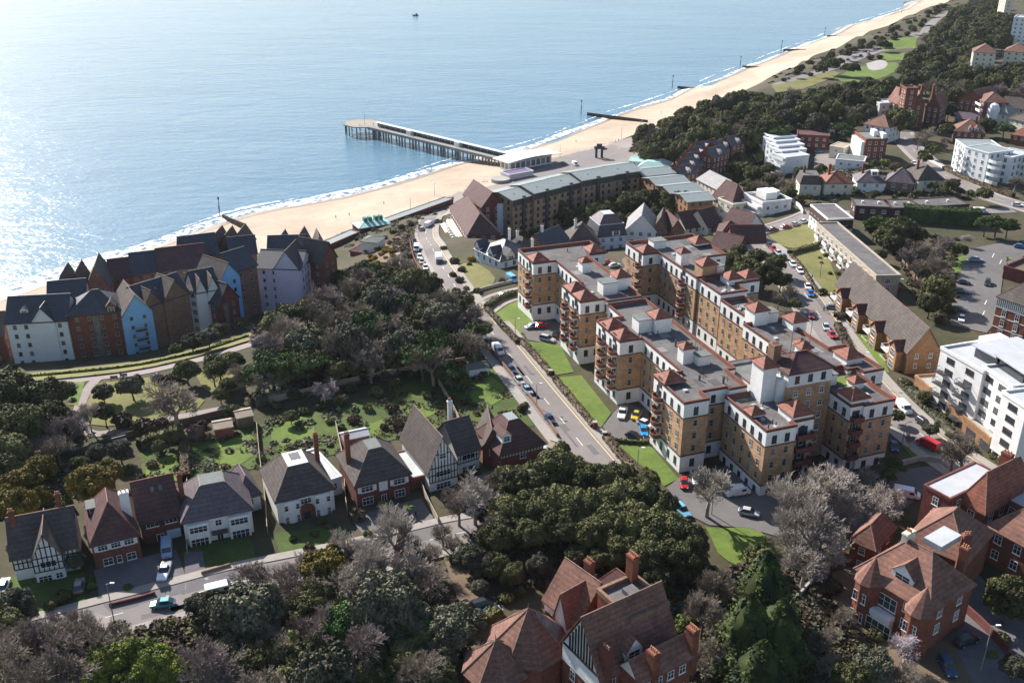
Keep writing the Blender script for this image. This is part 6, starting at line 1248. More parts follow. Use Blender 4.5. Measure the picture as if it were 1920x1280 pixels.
plants('in the back gardens of the houses', [('S', 480, 830, 10), ('S', 490, 860, 11), ('U', 488, 850, 7), ('E', 545, 780, 14), ('W', 606, 730, 22), ('S', 570, 770, 12), ('K', 618, 790, 9), ('Q', 663, 785, 14), ('S', 640, 800, 9), ('S', 690, 765, 12), ('Q', 745, 790, 18), ('Q', 735, 765, 14), ('S', 720, 800, 10), ('K', 870, 715, 12), ('S', 705, 735, 16), ('S', 640, 750, 16), ('S', 600, 760, 12), ('S', 550, 740, 14), ('S', 520, 760, 13), ('S', 800, 740, 12), ('Q', 845, 745, 10), ('K', 835, 760, 9), ('U', 475, 845, 7), ('S', 660, 730, 12), ('Q', 770, 700, 12), ('S', 740, 720, 14), ('S', 905, 700, 10), ('Q', 980, 765, 12), ('K', 985, 758, 8), ('S', 560, 830, 9), ('E', 300, 835, 14), ('E', 330, 825, 12), ('S', 355, 850, 9), ('E', 435, 770, 14), ('Q', 380, 795, 12), ('S', 720, 700, 12), ('S', 680, 705, 14), ('H', 620, 712, 14)])
plants('in front of the houses at the lower left', [('U', 142, 1046, 17), ('H', 140, 1052, 15), ('K', 170, 1085, 9), ('K', 171, 1098, 10), ('S', 115, 1120, 20), ('S', 95, 1135, 14), ('S', 135, 1110, 12), ('H', 25, 1130, 32), ('H', 48, 1150, 20), ('S', 240, 1100, 10), ('Q', 670, 965, 18), ('K', 718, 945, 10), ('T', 765, 950, 12), ('Q', 735, 965, 14), ('K', 690, 1000, 10), ('S', 590, 1000, 10), ('S', 620, 985, 11), ('S', 550, 1010, 9), ('S', 600, 975, 9), ('Q', 580, 1025, 12), ('S', 560, 965, 8), ('S', 825, 900, 12), ('S', 865, 905, 10)])
plants('on the verge along the lower left road', [('B', 150, 1165, 30), ('V', 100, 1170, 30), ('B', 30, 1180, 34), ('V', 560, 1075, 34), ('B', 620, 1058, 34), ('B', 530, 1085, 30), ('V', 650, 1050, 30), ('B', 850, 1020, 22), ('F', 640, 1040, 36), ('B', 760, 1030, 34), ('V', 700, 1045, 34), ('B', 830, 1000, 26), ('B', 195, 1195, 50), ('B', 130, 1180, 34), ('V', 60, 1190, 44), ('B', 20, 1220, 44), ('V', 110, 1230, 50), ('B', 50, 1260, 44), ('V', 480, 1075, 42), ('B', 500, 1110, 40), ('B', 445, 1130, 34), ('G', 575, 1045, 26), ('V', 690, 1030, 40), ('F', 740, 1005, 46), ('F', 700, 1070, 46), ('G', 665, 1105, 34), ('F', 750, 1070, 40), ('B', 790, 1040, 34), ('G', 760, 1110, 34)])
plants('in the thick planting at the bottom left', [('X', 195, 1245, 36), ('X', 240, 1232, 40), ('X', 290, 1245, 36), ('X', 165, 1268, 30), ('X', 325, 1265, 30), ('X', 250, 1272, 34), ('Y', 610, 1060, 42), ('N', 645, 1172, 42), ('E', 600, 1110, 34), ('E', 635, 1135, 26), ('E', 575, 1140, 32), ('S', 395, 1120, 20), ('K', 420, 1118, 14), ('H', 410, 1150, 32), ('H', 375, 1135, 24), ('B', 450, 1170, 46), ('V', 500, 1180, 44), ('H', 440, 1215, 36), ('E', 480, 1240, 40), ('E', 530, 1230, 38), ('E', 590, 1215, 34), ('E', 545, 1275, 40), ('E', 620, 1250, 36), ('E', 690, 1230, 36), ('E', 700, 1180, 30), ('H', 770, 1160, 40), ('H', 740, 1190, 34), ('E', 800, 1190, 36), ('E', 765, 1230, 36), ('T', 750, 1240, 22), ('T', 725, 1255, 20), ('T', 780, 1262, 20), ('K', 400, 1220, 14), ('H', 820, 1230, 34), ('E', 660, 1275, 36), ('V', 840, 1150, 40), ('H', 440, 1275, 36), ('S', 390, 1260, 18), ('E', 820, 1270, 34), ('B', 560, 1180, 30), ('E', 720, 1270, 30), ('E', 10, 1170, 30)])
plants('in the dark grove south of the main road', [('G', 890, 930, 46), ('B', 860, 945, 36), ('B', 925, 905, 34), ('E', 955, 905, 34), ('E', 1000, 900, 38), ('E', 1045, 880, 40), ('E', 1090, 895, 38), ('E', 1130, 905, 34), ('E', 1010, 950, 42), ('E', 1060, 945, 42), ('E', 1110, 955, 40), ('E', 955, 960, 36), ('E', 1160, 935, 38), ('E', 1200, 930, 38), ('E', 1240, 950, 32), ('E', 1150, 985, 42), ('E', 1200, 985, 44), ('E', 1245, 1000, 42), ('E', 1285, 1010, 38), ('E', 1220, 1040, 40), ('E', 1270, 1050, 38), ('E', 1170, 1030, 32), ('E', 1110, 1000, 34), ('E', 1050, 990, 34), ('E', 990, 1000, 32), ('E', 930, 1010, 30), ('E', 1300, 1060, 26), ('E', 1170, 890, 24), ('E', 1215, 900, 20), ('B', 920, 990, 34), ('H', 880, 1045, 28), ('K', 852, 1050, 12), ('H', 905, 1060, 24), ('E', 930, 1060, 26), ('E', 960, 1075, 22), ('H', 1010, 1060, 20), ('E', 1235, 1085, 28), ('H', 900, 1100, 16), ('S', 950, 1120, 16), ('S', 975, 1110, 14), ('N', 1056, 842, 12), ('E', 1080, 1040, 20), ('Q', 1000, 1030, 16), ('E', 1130, 1045, 24)])
plants('between the bottom mansion and the right mansion', [('B', 1340, 1090, 38, 1.5), ('B', 1320, 1150, 38, 1.4), ('B', 1355, 1170, 30), ('C', 1430, 1115, 72, 1.1), ('C', 1400, 1190, 70, 1.1), ('C', 1460, 1195, 66, 1.1), ('C', 1425, 1265, 66), ('B', 1345, 1215, 36, 1.3), ('K', 1285, 1165, 20), ('K', 1270, 1180, 14), ('S', 1280, 1215, 18), ('B', 1545, 1195, 30), ('B', 1580, 1150, 24), ('B', 1560, 1240, 30), ('E', 1895, 1122, 44), ('S', 1880, 1195, 16), ('K', 1850, 1130, 8), ('H', 1905, 1250, 26), ('S', 1860, 1225, 12), ('Q', 1500, 1180, 24), ('S', 1640, 1190, 16), ('K', 1648, 1188, 10), ('W', 1700, 1215, 36), ('H', 1640, 1250, 34), ('E', 1600, 1270, 34), ('B', 1690, 1265, 34), ('Q', 1560, 1100, 22), ('K', 1572, 1045, 8), ('E', 1425, 1045, 26), ('B', 1300, 1240, 34)])
plants('beside the flats car park', [('G', 1540, 905, 58), ('F', 1500, 950, 50), ('G', 1580, 900, 44), ('F', 1530, 985, 56), ('G', 1490, 1010, 44), ('G', 1600, 950, 44), ('G', 1560, 1020, 44), ('G', 1640, 940, 44), ('G', 1510, 1060, 44), ('G', 1620, 900, 30), ('G', 1668, 925, 30), ('F', 1330, 915, 46, .9), ('P', 1672, 868, 24), ('B', 1812, 838, 44), ('B', 1790, 850, 30), ('H', 1745, 805, 14), ('E', 1682, 780, 13), ('F', 1707, 826, 12), ('S', 1655, 1020, 16), ('F', 1480, 990, 34)])
plants('beside the orange brick flats and their garages', [('K', 1770, 780, 11), ('K', 1795, 790, 11), ('H', 1735, 745, 13), ('S', 1760, 795, 9), ('S', 1780, 815, 9), ('K', 1725, 730, 8), ('S', 1745, 770, 9), ('K', 1750, 762, 8), ('S', 1700, 720, 12), ('S', 1715, 730, 10), ('S', 1575, 560, 11), ('S', 1568, 550, 9), ('S', 1537, 483, 4), ('S', 1540, 492, 4), ('S', 1556, 512, 5), ('S', 1572, 512, 6), ('S', 1543, 547, 10), ('S', 1568, 547, 6), ('S', 1537, 450, 8), ('S', 1548, 478, 6), ('S', 1500, 470, 6)])
plants('behind the far golden brick flats', [('E', 1370, 490, 22), ('E', 1400, 505, 26), ('E', 1435, 515, 26), ('E', 1455, 495, 18), ('E', 1420, 480, 16), ('E', 1385, 470, 14), ('B', 1480, 548, 20), ('V', 1440, 480, 14), ('E', 1465, 525, 18), ('E', 1350, 480, 16), ('B', 1460, 560, 16), ('B', 1290, 447, 14), ('Q', 1250, 446, 9), ('E', 1490, 570, 12)])
plants('around the upper right car park', [('P', 1650, 412, 24), ('E', 1690, 430, 26), ('E', 1660, 440, 20), ('E', 1640, 430, 16), ('E', 1675, 455, 18), ('E', 1720, 440, 18), ('V', 1700, 478, 20), ('B', 1740, 470, 26), ('V', 1770, 455, 24), ('B', 1760, 500, 26), ('B', 1720, 500, 22), ('E', 1760, 540, 28), ('E', 1745, 570, 22), ('B', 1775, 520, 22), ('B', 1730, 530, 18), ('E', 1800, 470, 14), ('P', 1850, 412, 18), ('P', 1872, 410, 20), ('P', 1892, 415, 18), ('S', 1785, 580, 12), ('K', 1772, 590, 6), ('E', 1770, 560, 16), ('W', 1810, 446, 12), ('B', 1690, 455, 16), ('Q', 1765, 600, 12), ('T', 1890, 485, 8), ('T', 1902, 492, 8), ('T', 1895, 500, 8), ('E', 1845, 365, 14), ('K', 1900, 415, 8), ('H', 1650, 478, 12)])
plants('among the villas and hotels above the chine', [('E', 1690, 225, 26), ('E', 1700, 205, 20), ('B', 1740, 250, 18), ('B', 1722, 262, 14), ('E', 1750, 280, 14), ('S', 1730, 290, 12), ('E', 1735, 297, 12), ('E', 1775, 245, 14), ('E', 1850, 235, 16), ('P', 1885, 235, 16), ('E', 1780, 205, 16), ('K', 1660, 305, 11), ('E', 1680, 315, 12), ('E', 1640, 308, 10), ('S', 1700, 315, 9), ('E', 1562, 260, 9), ('Q', 1580, 265, 8), ('S', 1600, 275, 8), ('E', 1500, 325, 10), ('E', 1540, 318, 11), ('T', 1555, 320, 8), ('T', 1575, 322, 8), ('S', 1490, 318, 9), ('B', 1472, 345, 18), ('B', 1458, 330, 14), ('E', 1480, 365, 12), ('E', 1465, 375, 11), ('E', 1395, 318, 18), ('E', 1415, 330, 18), ('E', 1405, 350, 16), ('E', 1440, 318, 14), ('B', 1430, 350, 18), ('B', 1450, 360, 16), ('E', 1385, 300, 16), ('E', 1372, 318, 14), ('H', 1420, 300, 14), ('E', 1440, 340, 12), ('E', 1360, 335, 12), ('H', 1430, 290, 12), ('E', 1500, 372, 9), ('E', 1515, 370, 8), ('E', 1640, 365, 9), ('E', 1750, 350, 9), ('E', 1780, 350, 12), ('E', 1765, 362, 9), ('S', 1820, 362, 9), ('E', 1790, 345, 9), ('E', 1590, 348, 7), ('E', 1605, 362, 8), ('E', 1720, 362, 8), ('S', 1690, 362, 8), ('E', 1910, 300, 12), ('B', 1905, 340, 14), ('E', 1870, 180, 12), ('E', 1800, 190, 14), ('B', 1755, 215, 12), ('B', 1775, 265, 10)])
plants('around the curved brick flats and restaurant', [('H', 1005, 383, 22), ('E', 1022, 402, 19), ('H', 1048, 396, 22), ('E', 1068, 405, 18), ('E', 1100, 400, 19), ('E', 1128, 394, 21), ('E', 1150, 388, 21), ('E', 1180, 382, 25), ('E', 1208, 376, 23), ('E', 1238, 376, 25), ('E', 1265, 380, 24), ('E', 1285, 390, 17), ('E', 1225, 402, 16), ('E', 1190, 408, 14), ('E', 1160, 412, 12), ('E', 1250, 404, 12), ('Q', 1000, 435, 9), ('S', 980, 440, 8), ('Q', 1030, 435, 9), ('S', 852, 490, 11), ('Q', 866, 505, 9), ('Q', 862, 525, 10), ('O', 885, 486, 9), ('Q', 855, 545, 9), ('S', 942, 527, 9), ('S', 895, 545, 9), ('S', 874, 540, 7), ('Q', 1060, 430, 8), ('S', 832, 465, 7), ('E', 1090, 415, 10), ('O', 880, 495, 6), ('Q', 850, 515, 8)])
gx = [('O', 700 + rt.uniform(-12, 40), 470 + rt.uniform(-22, 26), rt.uniform(4.5, 8)) for _ in range(34)] + [('K', 683, 492, 8), ('K', 690, 505, 7), ('S', 700, 520, 10), ('Q', 722, 445, 6), ('Q', 735, 435, 6), ('Q', 765, 480, 8), ('Q', 758, 468, 7), ('Q', 764, 495, 7), ('Q', 752, 425, 7), ('S', 700, 430, 5), ('S', 668, 448, 5), ('Q', 770, 420, 6), ('Q', 690, 445, 5), ('Q', 715, 420, 5), ('Q', 770, 505, 8)]
plants('on the gorse slope beside the bend', gx)
# woods: scattered one by one inside traced outlines
def inpoly(p, poly):
    c = False; n = len(poly)
    for i in range(n):
        a, b = poly[i], poly[(i + 1) % n]
        if (a[1] > p[1]) != (b[1] > p[1]) and p[0] < a[0] + (p[1] - a[1]) * (b[0] - a[0]) / (b[1] - a[1]): c = not c
    return c
def wood(where, poly, dist, kinds, rm=(4.2, 6.2), hmin=0):
    xs = [p[0] for p in poly]; ys = [p[1] for p in poly]; got = []; tries = 0
    while tries < 2600:
        tries += 1; x, y = rt.uniform(min(xs), max(xs)), rt.uniform(min(ys), max(ys))
        if not inpoly((x, y), poly): continue
        g = G(x, y, 5); 
        if any((g[0] - q[0]) ** 2 + (g[1] - q[1]) ** 2 < dist * dist for q in got): continue
        got.append(g); r = rt.uniform(*rm) * F / (g[1] * CT + (CAMZ - gz(*g)) * ST); plant(rt.choice(kinds), x, y, r, where, 'trees of the ' + where.replace('on the ', '').replace('in the ', '').replace('along the ', '')[:40], rt.uniform(.9, 1.3))
wood('on the wooded headland above the beach', [(1180, 272), (1215, 246), (1265, 222), (1335, 198), (1400, 178), (1440, 180), (1460, 215), (1452, 245), (1400, 262), (1370, 272), (1290, 296), (1262, 292), (1215, 300), (1190, 290)], 8.2, 'EEEEHVEEB')
wood('in the wood below the tower blocks', [(1460, 185), (1510, 172), (1560, 162), (1640, 158), (1680, 160), (1720, 150), (1760, 168), (1800, 160), (1825, 180), (1800, 195), (1765, 180), (1740, 150), (1690, 160), (1640, 186), (1620, 215), (1605, 238), (1560, 238), (1520, 240), (1462, 246), (1470, 215)], 9, 'EEEEHVBEP')
wood('in the far wood at the upper right', [(1715, 150), (1690, 140), (1700, 118), (1735, 96), (1730, 75), (1760, 55), (1775, 35), (1830, 5), (1870, 0), (1880, 30), (1895, 60), (1880, 85), (1822, 92), (1822, 140), (1870, 140), (1920, 120), (1925, 175), (1880, 170), (1820, 165), (1770, 165)], 10.5, 'EEEHEEV', (4.6, 6.8))
wood('in the mixed wood above the back gardens', [(480, 660), (540, 600), (620, 555), (690, 500), (770, 505), (830, 545), (900, 600), (905, 640), (860, 670), (740, 680), (640, 690), (560, 700), (490, 715)], 9.5, 'BVPBHB', (3.8, 5.4))
wood('below the lower left road', [(-20, 1230), (120, 1200), (150, 1240), (140, 1290), (-20, 1290)], 8.0, 'BVBHGB', (4.0, 6.0))
wood('in the thicket below the lower left road', [(385, 1150), (560, 1100), (640, 1080), (820, 1060), (870, 1180), (850, 1290), (400, 1290)], 8.0, 'BGEHBV', (3.6, 5.2))
wood('along the far clifftop road', [(1480, 135), (1520, 118), (1600, 84), (1650, 66), (1700, 42), (1760, 12), (1775, 10), (1735, 44), (1700, 66), (1640, 84), (1590, 102), (1540, 124), (1490, 142)], 9, 'EHQSQ', (2.2, 3.4))
plants('on the clifftop green by the far road', [('E', 1560, 122, 14), ('E', 1590, 128, 12), ('H', 1540, 132, 10), ('E', 1602, 130, 10), ('E', 1655, 84, 10), ('E', 1665, 86, 8), ('S', 1470, 150, 6), ('Q', 1632, 108, 8), ('Q', 1650, 108, 7), ('Q', 1520, 140, 6), ('E', 1720, 100, 10), ('E', 1575, 116, 8)])
# ---- build them; wording made unique by counting from the left
ORD = ['leftmost', 'second from left', 'third from left', 'fourth from left', 'fifth from left', 'sixth from left', 'seventh from left', 'eighth from left', 'ninth from left', 'tenth from left'] + [w_ + ' from left' for w_ in 'eleventh twelfth thirteenth fourteenth fifteenth sixteenth seventeenth eighteenth nineteenth twentieth'.split()]
tens = ['twenty', 'thirty', 'forty', 'fifty', 'sixty', 'seventy', 'eighty', 'ninety']; ones = ['', 'first', 'second', 'third', 'fourth', 'fifth', 'sixth', 'seventh', 'eighth', 'ninth']
def ordinal(i):
    if i < 20: return ORD[i]
    n = i + 1; t, o = divmod(n, 10); return (tens[t - 2].replace('ty', 'tieth') if o == 0 else tens[t - 2] + '-' + ones[o]) + ' from left'
NEVER = sorted([p for p in PLANTS if KIND[p[0]][5] == 'evergreen_tree'], key=lambda p: -p[2] / p[1][1])[292:]
FARSET = set(id(p) for p in NEVER)
if NEVER:      # the smallest evergreens of the far woods, past 300 of the kind, as one object
    VV = []; QQ = []; o_ = 0
    for (k, g, S, hs, wh, var, x, y, grp) in NEVER:
        me = KM['E'][var][1]; n_ = len(me.vertices); co = np.empty(n_ * 3, np.float32); me.vertices.foreach_get('co', co); co = co[:(n_ - 70) * 3].reshape(-1, 4, 3)[::2]
        c_ = co.mean(1, keepdims=True); co = (c_ + (co - c_) * 1.45).reshape(-1, 3); a_ = rt.uniform(0, 6.28)
        R2 = np.array([[math.cos(a_), -math.sin(a_), 0], [math.sin(a_), math.cos(a_), 0], [0, 0, 1]]); co = (co @ R2.T) * np.array([S, S, S * hs]) + np.array([g[0], g[1], gz(*g)]); VV.append(co); QQ.append(np.arange(len(co)).reshape(-1, 4) + o_); o_ += len(co)
    tag(inst('distant_evergreens', np_mesh('distant_evergreens', np.concatenate(VV), np.concatenate(QQ), L_E)), 'mass of small dark evergreens filling the farthest woods at the upper right', 'trees', kind='stuff')
PLANTS = [p for p in PLANTS if id(p) not in FARSET]
CNT = {}
for p in sorted(PLANTS, key=lambda p: p[6]): CNT.setdefault((KIND[p[0]][3], p[4]), []).append(p)
for (words, where), ps in CNT.items():
    for i, (k, g, S, hs, wh, var, x, y, grp) in enumerate(ps):
        mk_, lm, tm, wd, cat, nm = KIND[k]; tme, cme, cz, R_ = KM[mk_][var]
        lab = f"{wd} {wh}" + (f", {ordinal(i)}" if 1 < len(ps) and not (grp and len(ps) > 24) else '')
        root = empty(nm, (g[0], g[1], gz(*g) - .15), lab, cat, grp or (f"{wd}s {wh}" if len(ps) > 1 else None), rt.uniform(0, 2 * PI))
        root.scale = (S, S, S * hs)
        for me, nme, m in ((tme, 'trunk', tm), (cme, 'crown', lm)):
            if me is None: continue
            o = inst(nme, me, root)
            o.material_slots[0].link = 'OBJECT'; o.material_slots[0].material = m
# ---- hedges
def hedge(label, pts, w_, h, m=L_E, leaf=.30, n=70):
    c = line_px(pts, 1.2); V = []; Nn = []; Lr = offset_line(c, w_ / 2); Rr = offset_line(c, -w_ / 2); org = (c[len(c) // 2][0], c[len(c) // 2][1]); z0 = gz(*org)
    for i in range(len(c) - 1):
        k = max(6, int(n * w_ * h * .22 + 8))
        for _ in range(k):
            t = rng.random(); s_ = rng.random(); f = rng.integers(0, 3); a = c[i]; b = c[i + 1]; l, r = Lr[i], Rr[i]
            if f == 0: u = s_; z = h * (.92 + .16 * rng.random()); nn = (0, 0, 1)
            else: u = (0 if f == 1 else 1) + rng.normal() * .06; z = h * rng.random(); d = (l[0] - r[0], l[1] - r[1]); nn = (d[0] * (1 if f == 1 else -1), d[1] * (1 if f == 1 else -1), .4)
            x = l[0] * (1 - u) + r[0] * u + (b[0] - a[0]) * t; y = l[1] * (1 - u) + r[1] * u + (b[1] - a[1]) * t; V.append((x - org[0], y - org[1], gz(x, y) - z0 + z)); Nn.append(nn)
    Nn = np.array(Nn, float) + rng.normal(scale=.5, size=(len(Nn), 3)); Nn /= np.linalg.norm(Nn, axis=1)[:, None]; parts = [quads(np.array(V), Nn, leaf * (.6 + .8 * rng.random(len(V))))]
    B_ = []; Q = []
    for i in range(len(c)):
        for (px_, py_), z in ((Lr[i], 0), (Lr[i], h * .9), (Rr[i], h * .9), (Rr[i], 0)): B_.append(((px_ * .9 + c[i][0] * .1) - org[0], (py_ * .9 + c[i][1] * .1) - org[1], gz(px_, py_) - z0 + z))
        if i: o = 4 * i; Q += [(o - 4, o - 3, o + 1, o), (o - 3, o - 2, o + 2, o + 1), (o - 2, o - 1, o + 3, o + 2)]
    parts.append((np.array(B_), np.array(Q))); o = inst('hedge', np_mesh('hedge', *merge(parts), m), None, (org[0], org[1], z0)); tag(o, label, 'hedge')
hedge('brown clipped hedge between pavement and lawn, nearest the road junction', [(912, 582), (950, 622), (972, 645)], 1.6, 1.3, L_B)
hedge('dark green hedge along the side street below the pale villa', [(912, 580), (940, 560), (975, 553)], 2, 1.6)
hedge('long brown hedge along the main road beside the second lawn', [(975, 640), (1005, 672), (1034, 706)], 1.6, 1.3, L_B); hedge('long brown hedge along the main road beside the third lawn', [(1040, 714), (1075, 756), (1114, 802)], 1.6, 1.3, L_B)
hedge('brown hedge beside the lawn at the end of the main road', [(1136, 822), (1175, 872), (1210, 905)], 1.8, 1.4, L_B); hedge('low green hedge between car park and last lawn', [(1150, 828), (1185, 832), (1216, 832)], .8, .9)
hedge('tall dark clipped hedge behind the dark tile-hung flats', [(1690, 412), (1740, 416), (1790, 420), (1834, 422)], 5, 5.5, L_P); hedge('brown hedge in front of the white curved flats', [(1770, 318), (1810, 338), (1860, 358), (1900, 370)], 2, 1.6, L_B)
hedge('dark hedge dividing the two sloping lawns', [(1480, 478), (1510, 470), (1545, 460)], 2, 1.6); hedge('low dark hedge along the pavement beside the sloping lawns', [(1482, 480), (1505, 505), (1525, 540), (1540, 556)], 1.2, 1.0, L_B)
hedge('square brown hedge in front of the orange brick flats', [(1566, 598), (1600, 596)], 2.5, 1.6, L_B); hedge('brown hedge lining the path to the orange brick flats', [(1570, 612), (1582, 640), (1605, 680), (1630, 704)], 2, 1.4, L_B)
hedge('clipped hedge on top of the clifftop garden wall, behind the golden trees', [(262, 842), (300, 825), (345, 815)], 2.2, 2.2); hedge('tall dark hedge behind the lawn of the second house from left', [(345, 845), (348, 875), (350, 905)], 1.8, 2.2, L_B)
hedge('dark hedge along the back gardens below the wood', [(478, 762), (520, 748), (560, 738)], 1.6, 2.2, L_E2); hedge('hedge along the drive beside the blue parked car', [(882, 1185), (905, 1170), (935, 1155)], 2.2, 2, L_E)
hedge('long hedge by the pavement below the orange brick flats', [(1690, 715), (1720, 745), (1755, 785), (1790, 822)], 2.4, 1.1, L_E2); hedge('low hedge at the foot of the nearest modern white flats', [(1862, 855), (1885, 872), (1910, 888)], 2.2, 1.1, L_E)
hedge('strip of rough hedge along the clifftop path fence', [(0, 712), (120, 702), (260, 686), (380, 660), (465, 632)], 1.2, .8, L_K)
# ================= pier and groynes =================
PILE = mat('pier_concrete', (0.20, 0.20, 0.19), 0.9, 0.2, 0.4)
DECK = mat('pier_deck', (0.30, 0.26, 0.215), 0.9, 0.15, 0.4)
a = P(952, 297, 6.5); c = P(700, 236, 6.5); L = math.hypot(c[0] - a[0], c[1] - a[1]); fr = Fr((a[0], a[1], 0), math.atan2(c[1] - a[1], c[0] - a[0]))
b = Bld('pier', 'long concrete pier running out from the beach into the sea', 'pier', a, 0)
k = b.mb(fr); k.box(-2, L, -4.2, 4.2, 5.9, 6.5); hd = [(L + 11 + 13 * math.cos(t), 12.0 * math.sin(t)) for t in np.linspace(0, 2 * PI, 9)[:-1] + PI / 8]; k.prism(hd, 5.85, 6.52); b.part(k, 'deck', DECK)
k = b.mb(fr)
for y in (-4.7, 4.7): k.box(-2, L, y - .12, y + .12, 5.2, 6.0)
b.part(k, 'edge_beam', PILE)
n_ = 9
for i in range(n_):
    for j in range(3):
        x = 6 + (L - 8) * i / (n_ - .4) + j * 2.6
        k = b.mb(fr); k.box(x - .3, x + .3, -4.4, 4.4, 5.2, 5.89)
        for y in (-4.0, 4.0): k.tube((x, y, -4), (x, y, 5.2), .42, n=8)
        b.part(k, 'pile_trestle', PILE)
for t in np.linspace(0, 2 * PI, 13)[:-1]:
    k = b.mb(fr); k.tube((L + 11 + 11.5 * math.cos(t), 10.5 * math.sin(t), -4), (L + 11 + 11.5 * math.cos(t), 10.5 * math.sin(t), 5.85), .42, n=8); b.part(k, 'pile', PILE)
k = b.mb(fr)
for y in (-4.5, 4.5):
    for i in range(int(L / 2)): k.box(i * 2 - .04, i * 2 + .04, y - .04, y + .04, 6.5, 7.6)
    k.box(-2, L, y - .05, y + .05, 7.55, 7.65); k.box(-2, L, y - .03, y + .03, 7.0, 7.06)
for i in range(8):
    p, q = hd[i], hd[(i + 1) % 8]
    if i in (3,): continue
    k.tube((*p, 7.6), (*q, 7.6), .07, n=4)
    for j in range(5): u = (p[0] + (q[0] - p[0]) * j / 5, p[1] + (q[1] - p[1]) * j / 5); k.tube((*u, 6.5), (*u, 7.6), .06, n=4)
b.part(k, 'railing', PBLUE)
k = b.mb(fr); k.box(2, L - 3, -1.2, -1.0, 6.5, 8.9); b.part(k, 'glazed_windscreen', GLASS); k = b.mb(fr); k.box(1, L - 2, -2.6, .4, 8.9, 9.05)
for i in range(int(L / 5)): k.box(i * 5 + 2, i * 5 + 2.15, -1.4, -.8, 6.5, 8.9)
b.part(k, 'windscreen_roof', PBLUE)
for x in (.32, .68): k = b.mb(fr); k.box(L * x, L * x + 4, -.9, 1.6, 6.5, 9.2); b.part(k, 'shelter', WHITE)
k = b.mb(fr); k.tube((L + 6, 2, 6.5), (L + 6, 2, 15), .09, n=5); b.part(k, 'flagpole', METAL_D); b.done()
WOOD_G = mat('groyne_timber', (0.055, 0.045, 0.036), 0.9, 0.25, 0.6)
for i, (x0, y0, x1, y1, lb) in enumerate(((413, 404, 460, 430, 'timber groyne beyond the gabled waterfront houses, its posts reaching into the surf'), (1090, 212, 1214, 233, 'long timber groyne just right of the pier'), (1261, 163, 1362, 176, 'second timber groyne to the right of the pier'), (1388, 125, 1440, 132, 'third timber groyne to the right of the pier'),
    (1465, 94, 1510, 98, 'fourth timber groyne to the right of the pier'), (1546, 68, 1592, 72, 'fifth timber groyne to the right of the pier'), (1626, 48, 1668, 53, 'sixth timber groyne to the right of the pier'), (1690, 26, 1722, 30, 'seventh and farthest timber groyne, near the top edge'))):
    p = P(x0, y0, 0.5); q = P(x1, y1, 1.5); L = math.hypot(q[0] - p[0], q[1] - p[1]); fr = Fr((p[0], p[1], 0), math.atan2(q[1] - p[1], q[0] - p[0]))
    b = Bld('groyne', lb, 'groyne', p, 0, 'timber groynes along the beach'); n_ = max(4, int(L / 5)); W_ = .12 + .06 * i
    k = b.mb(fr); k.hexa([(L * .1, -.14 - W_, -2), (L, -.14 - W_, -1), (L, .14 + W_, -1), (L * .1, .14 + W_, -2)], [(L * .1, -.14 - W_, 1.7), (L, -.14 - W_, 4.2), (L, .14 + W_, 4.2), (L * .1, .14 + W_, 1.7)]); b.part(k, 'plank_wall', WOOD_G)
    for j in range(n_): x = L * j / (n_ - 1); k = b.mb(fr); k.box(x - .22, x + .22, -.4, -.15, -2, (5.5 if j == 0 else 1.7 + 2.2 * j / n_)); b.part(k, 'post', WOOD_G)
    if i < 6: k = b.mb(fr); k.tube((0, 0, 3), (0, 0, 9), .16, n=5); k.tube((0, 0, 8.2), (0, 0, 9.4), .45, n=6); b.part(k, 'marker_beacon', WOOD_G)
g = P(780, 30, 0); b = Bld('fishing_boat', 'small dark boat far out on the sea near the top edge', 'boat', g, 0); k = MB(Fr((g[0], g[1], 0), .3), b.org)
k.hexa([(-3.5, -.6, -.3), (2.6, -.9, -.3), (2.6, .9, -.3), (-3.5, .6, -.3)], [(-5.2, -.2, 1.5), (3.2, -1.3, 1.0), (3.2, 1.3, 1.0), (-5.2, .2, 1.5)]); b.part(k, 'hull', METAL_D); k = MB(Fr((g[0], g[1], 0), .3), b.org); k.box(-.5, 1.8, -.8, .8, 1.0, 2.8); b.part(k, 'cabin', METAL_D)
# ================= vehicles =================
def paint(name, col): return mat('paint_' + name, col, 0.28, 0.04, 1.0, spec=0.6)
PC = {'dark blue': (.02, .045, .12), 'blue': (.02, .13, .42), 'light blue': (.16, .40, .58), 'bright blue': (.01, .25, .62), 'teal': (0.0, .28, .32), 'red': (.45, .015, .02), 'maroon': (.18, .02, .035), 'silver': (.42, .44, .46), 'grey': (.16, .17, .18), 'white': (.78, .78, .78), 'black': (.018, .018, .02), 'yellow': (.55, .42, .04), 'grey blue': (.25, .33, .42)}
TYRE = mat('tyre', (0.02, 0.02, 0.02), .9, .2, 2.0); LAMP = mat('lamp_glass', (.7, .7, .68), .15, .05, 1.0, spec=.8); TAIL = mat('tail_lamp', (.35, .01, .01), .2, .05, 1.0)
def loft(k, secs):
    """secs: (y, [(x,z) half profile from bottom centre to top centre])"""
    rows = []
    for y, pr in secs: rows.append([k.pt((x, y, z)) for x, z in pr] + [k.pt((-x, y, z)) for x, z in pr[::-1]])
    n = len(rows[0])
    for r, s_ in zip(rows, rows[1:]):
        for i in range(n): j = (i + 1) % n; k.f.append([r[i], s_[i], s_[j], r[j]]); k.m.append(k.mi)
    k.f.append(rows[0][:]); k.m.append(k.mi); k.f.append(rows[-1][::-1]); k.m.append(k.mi)
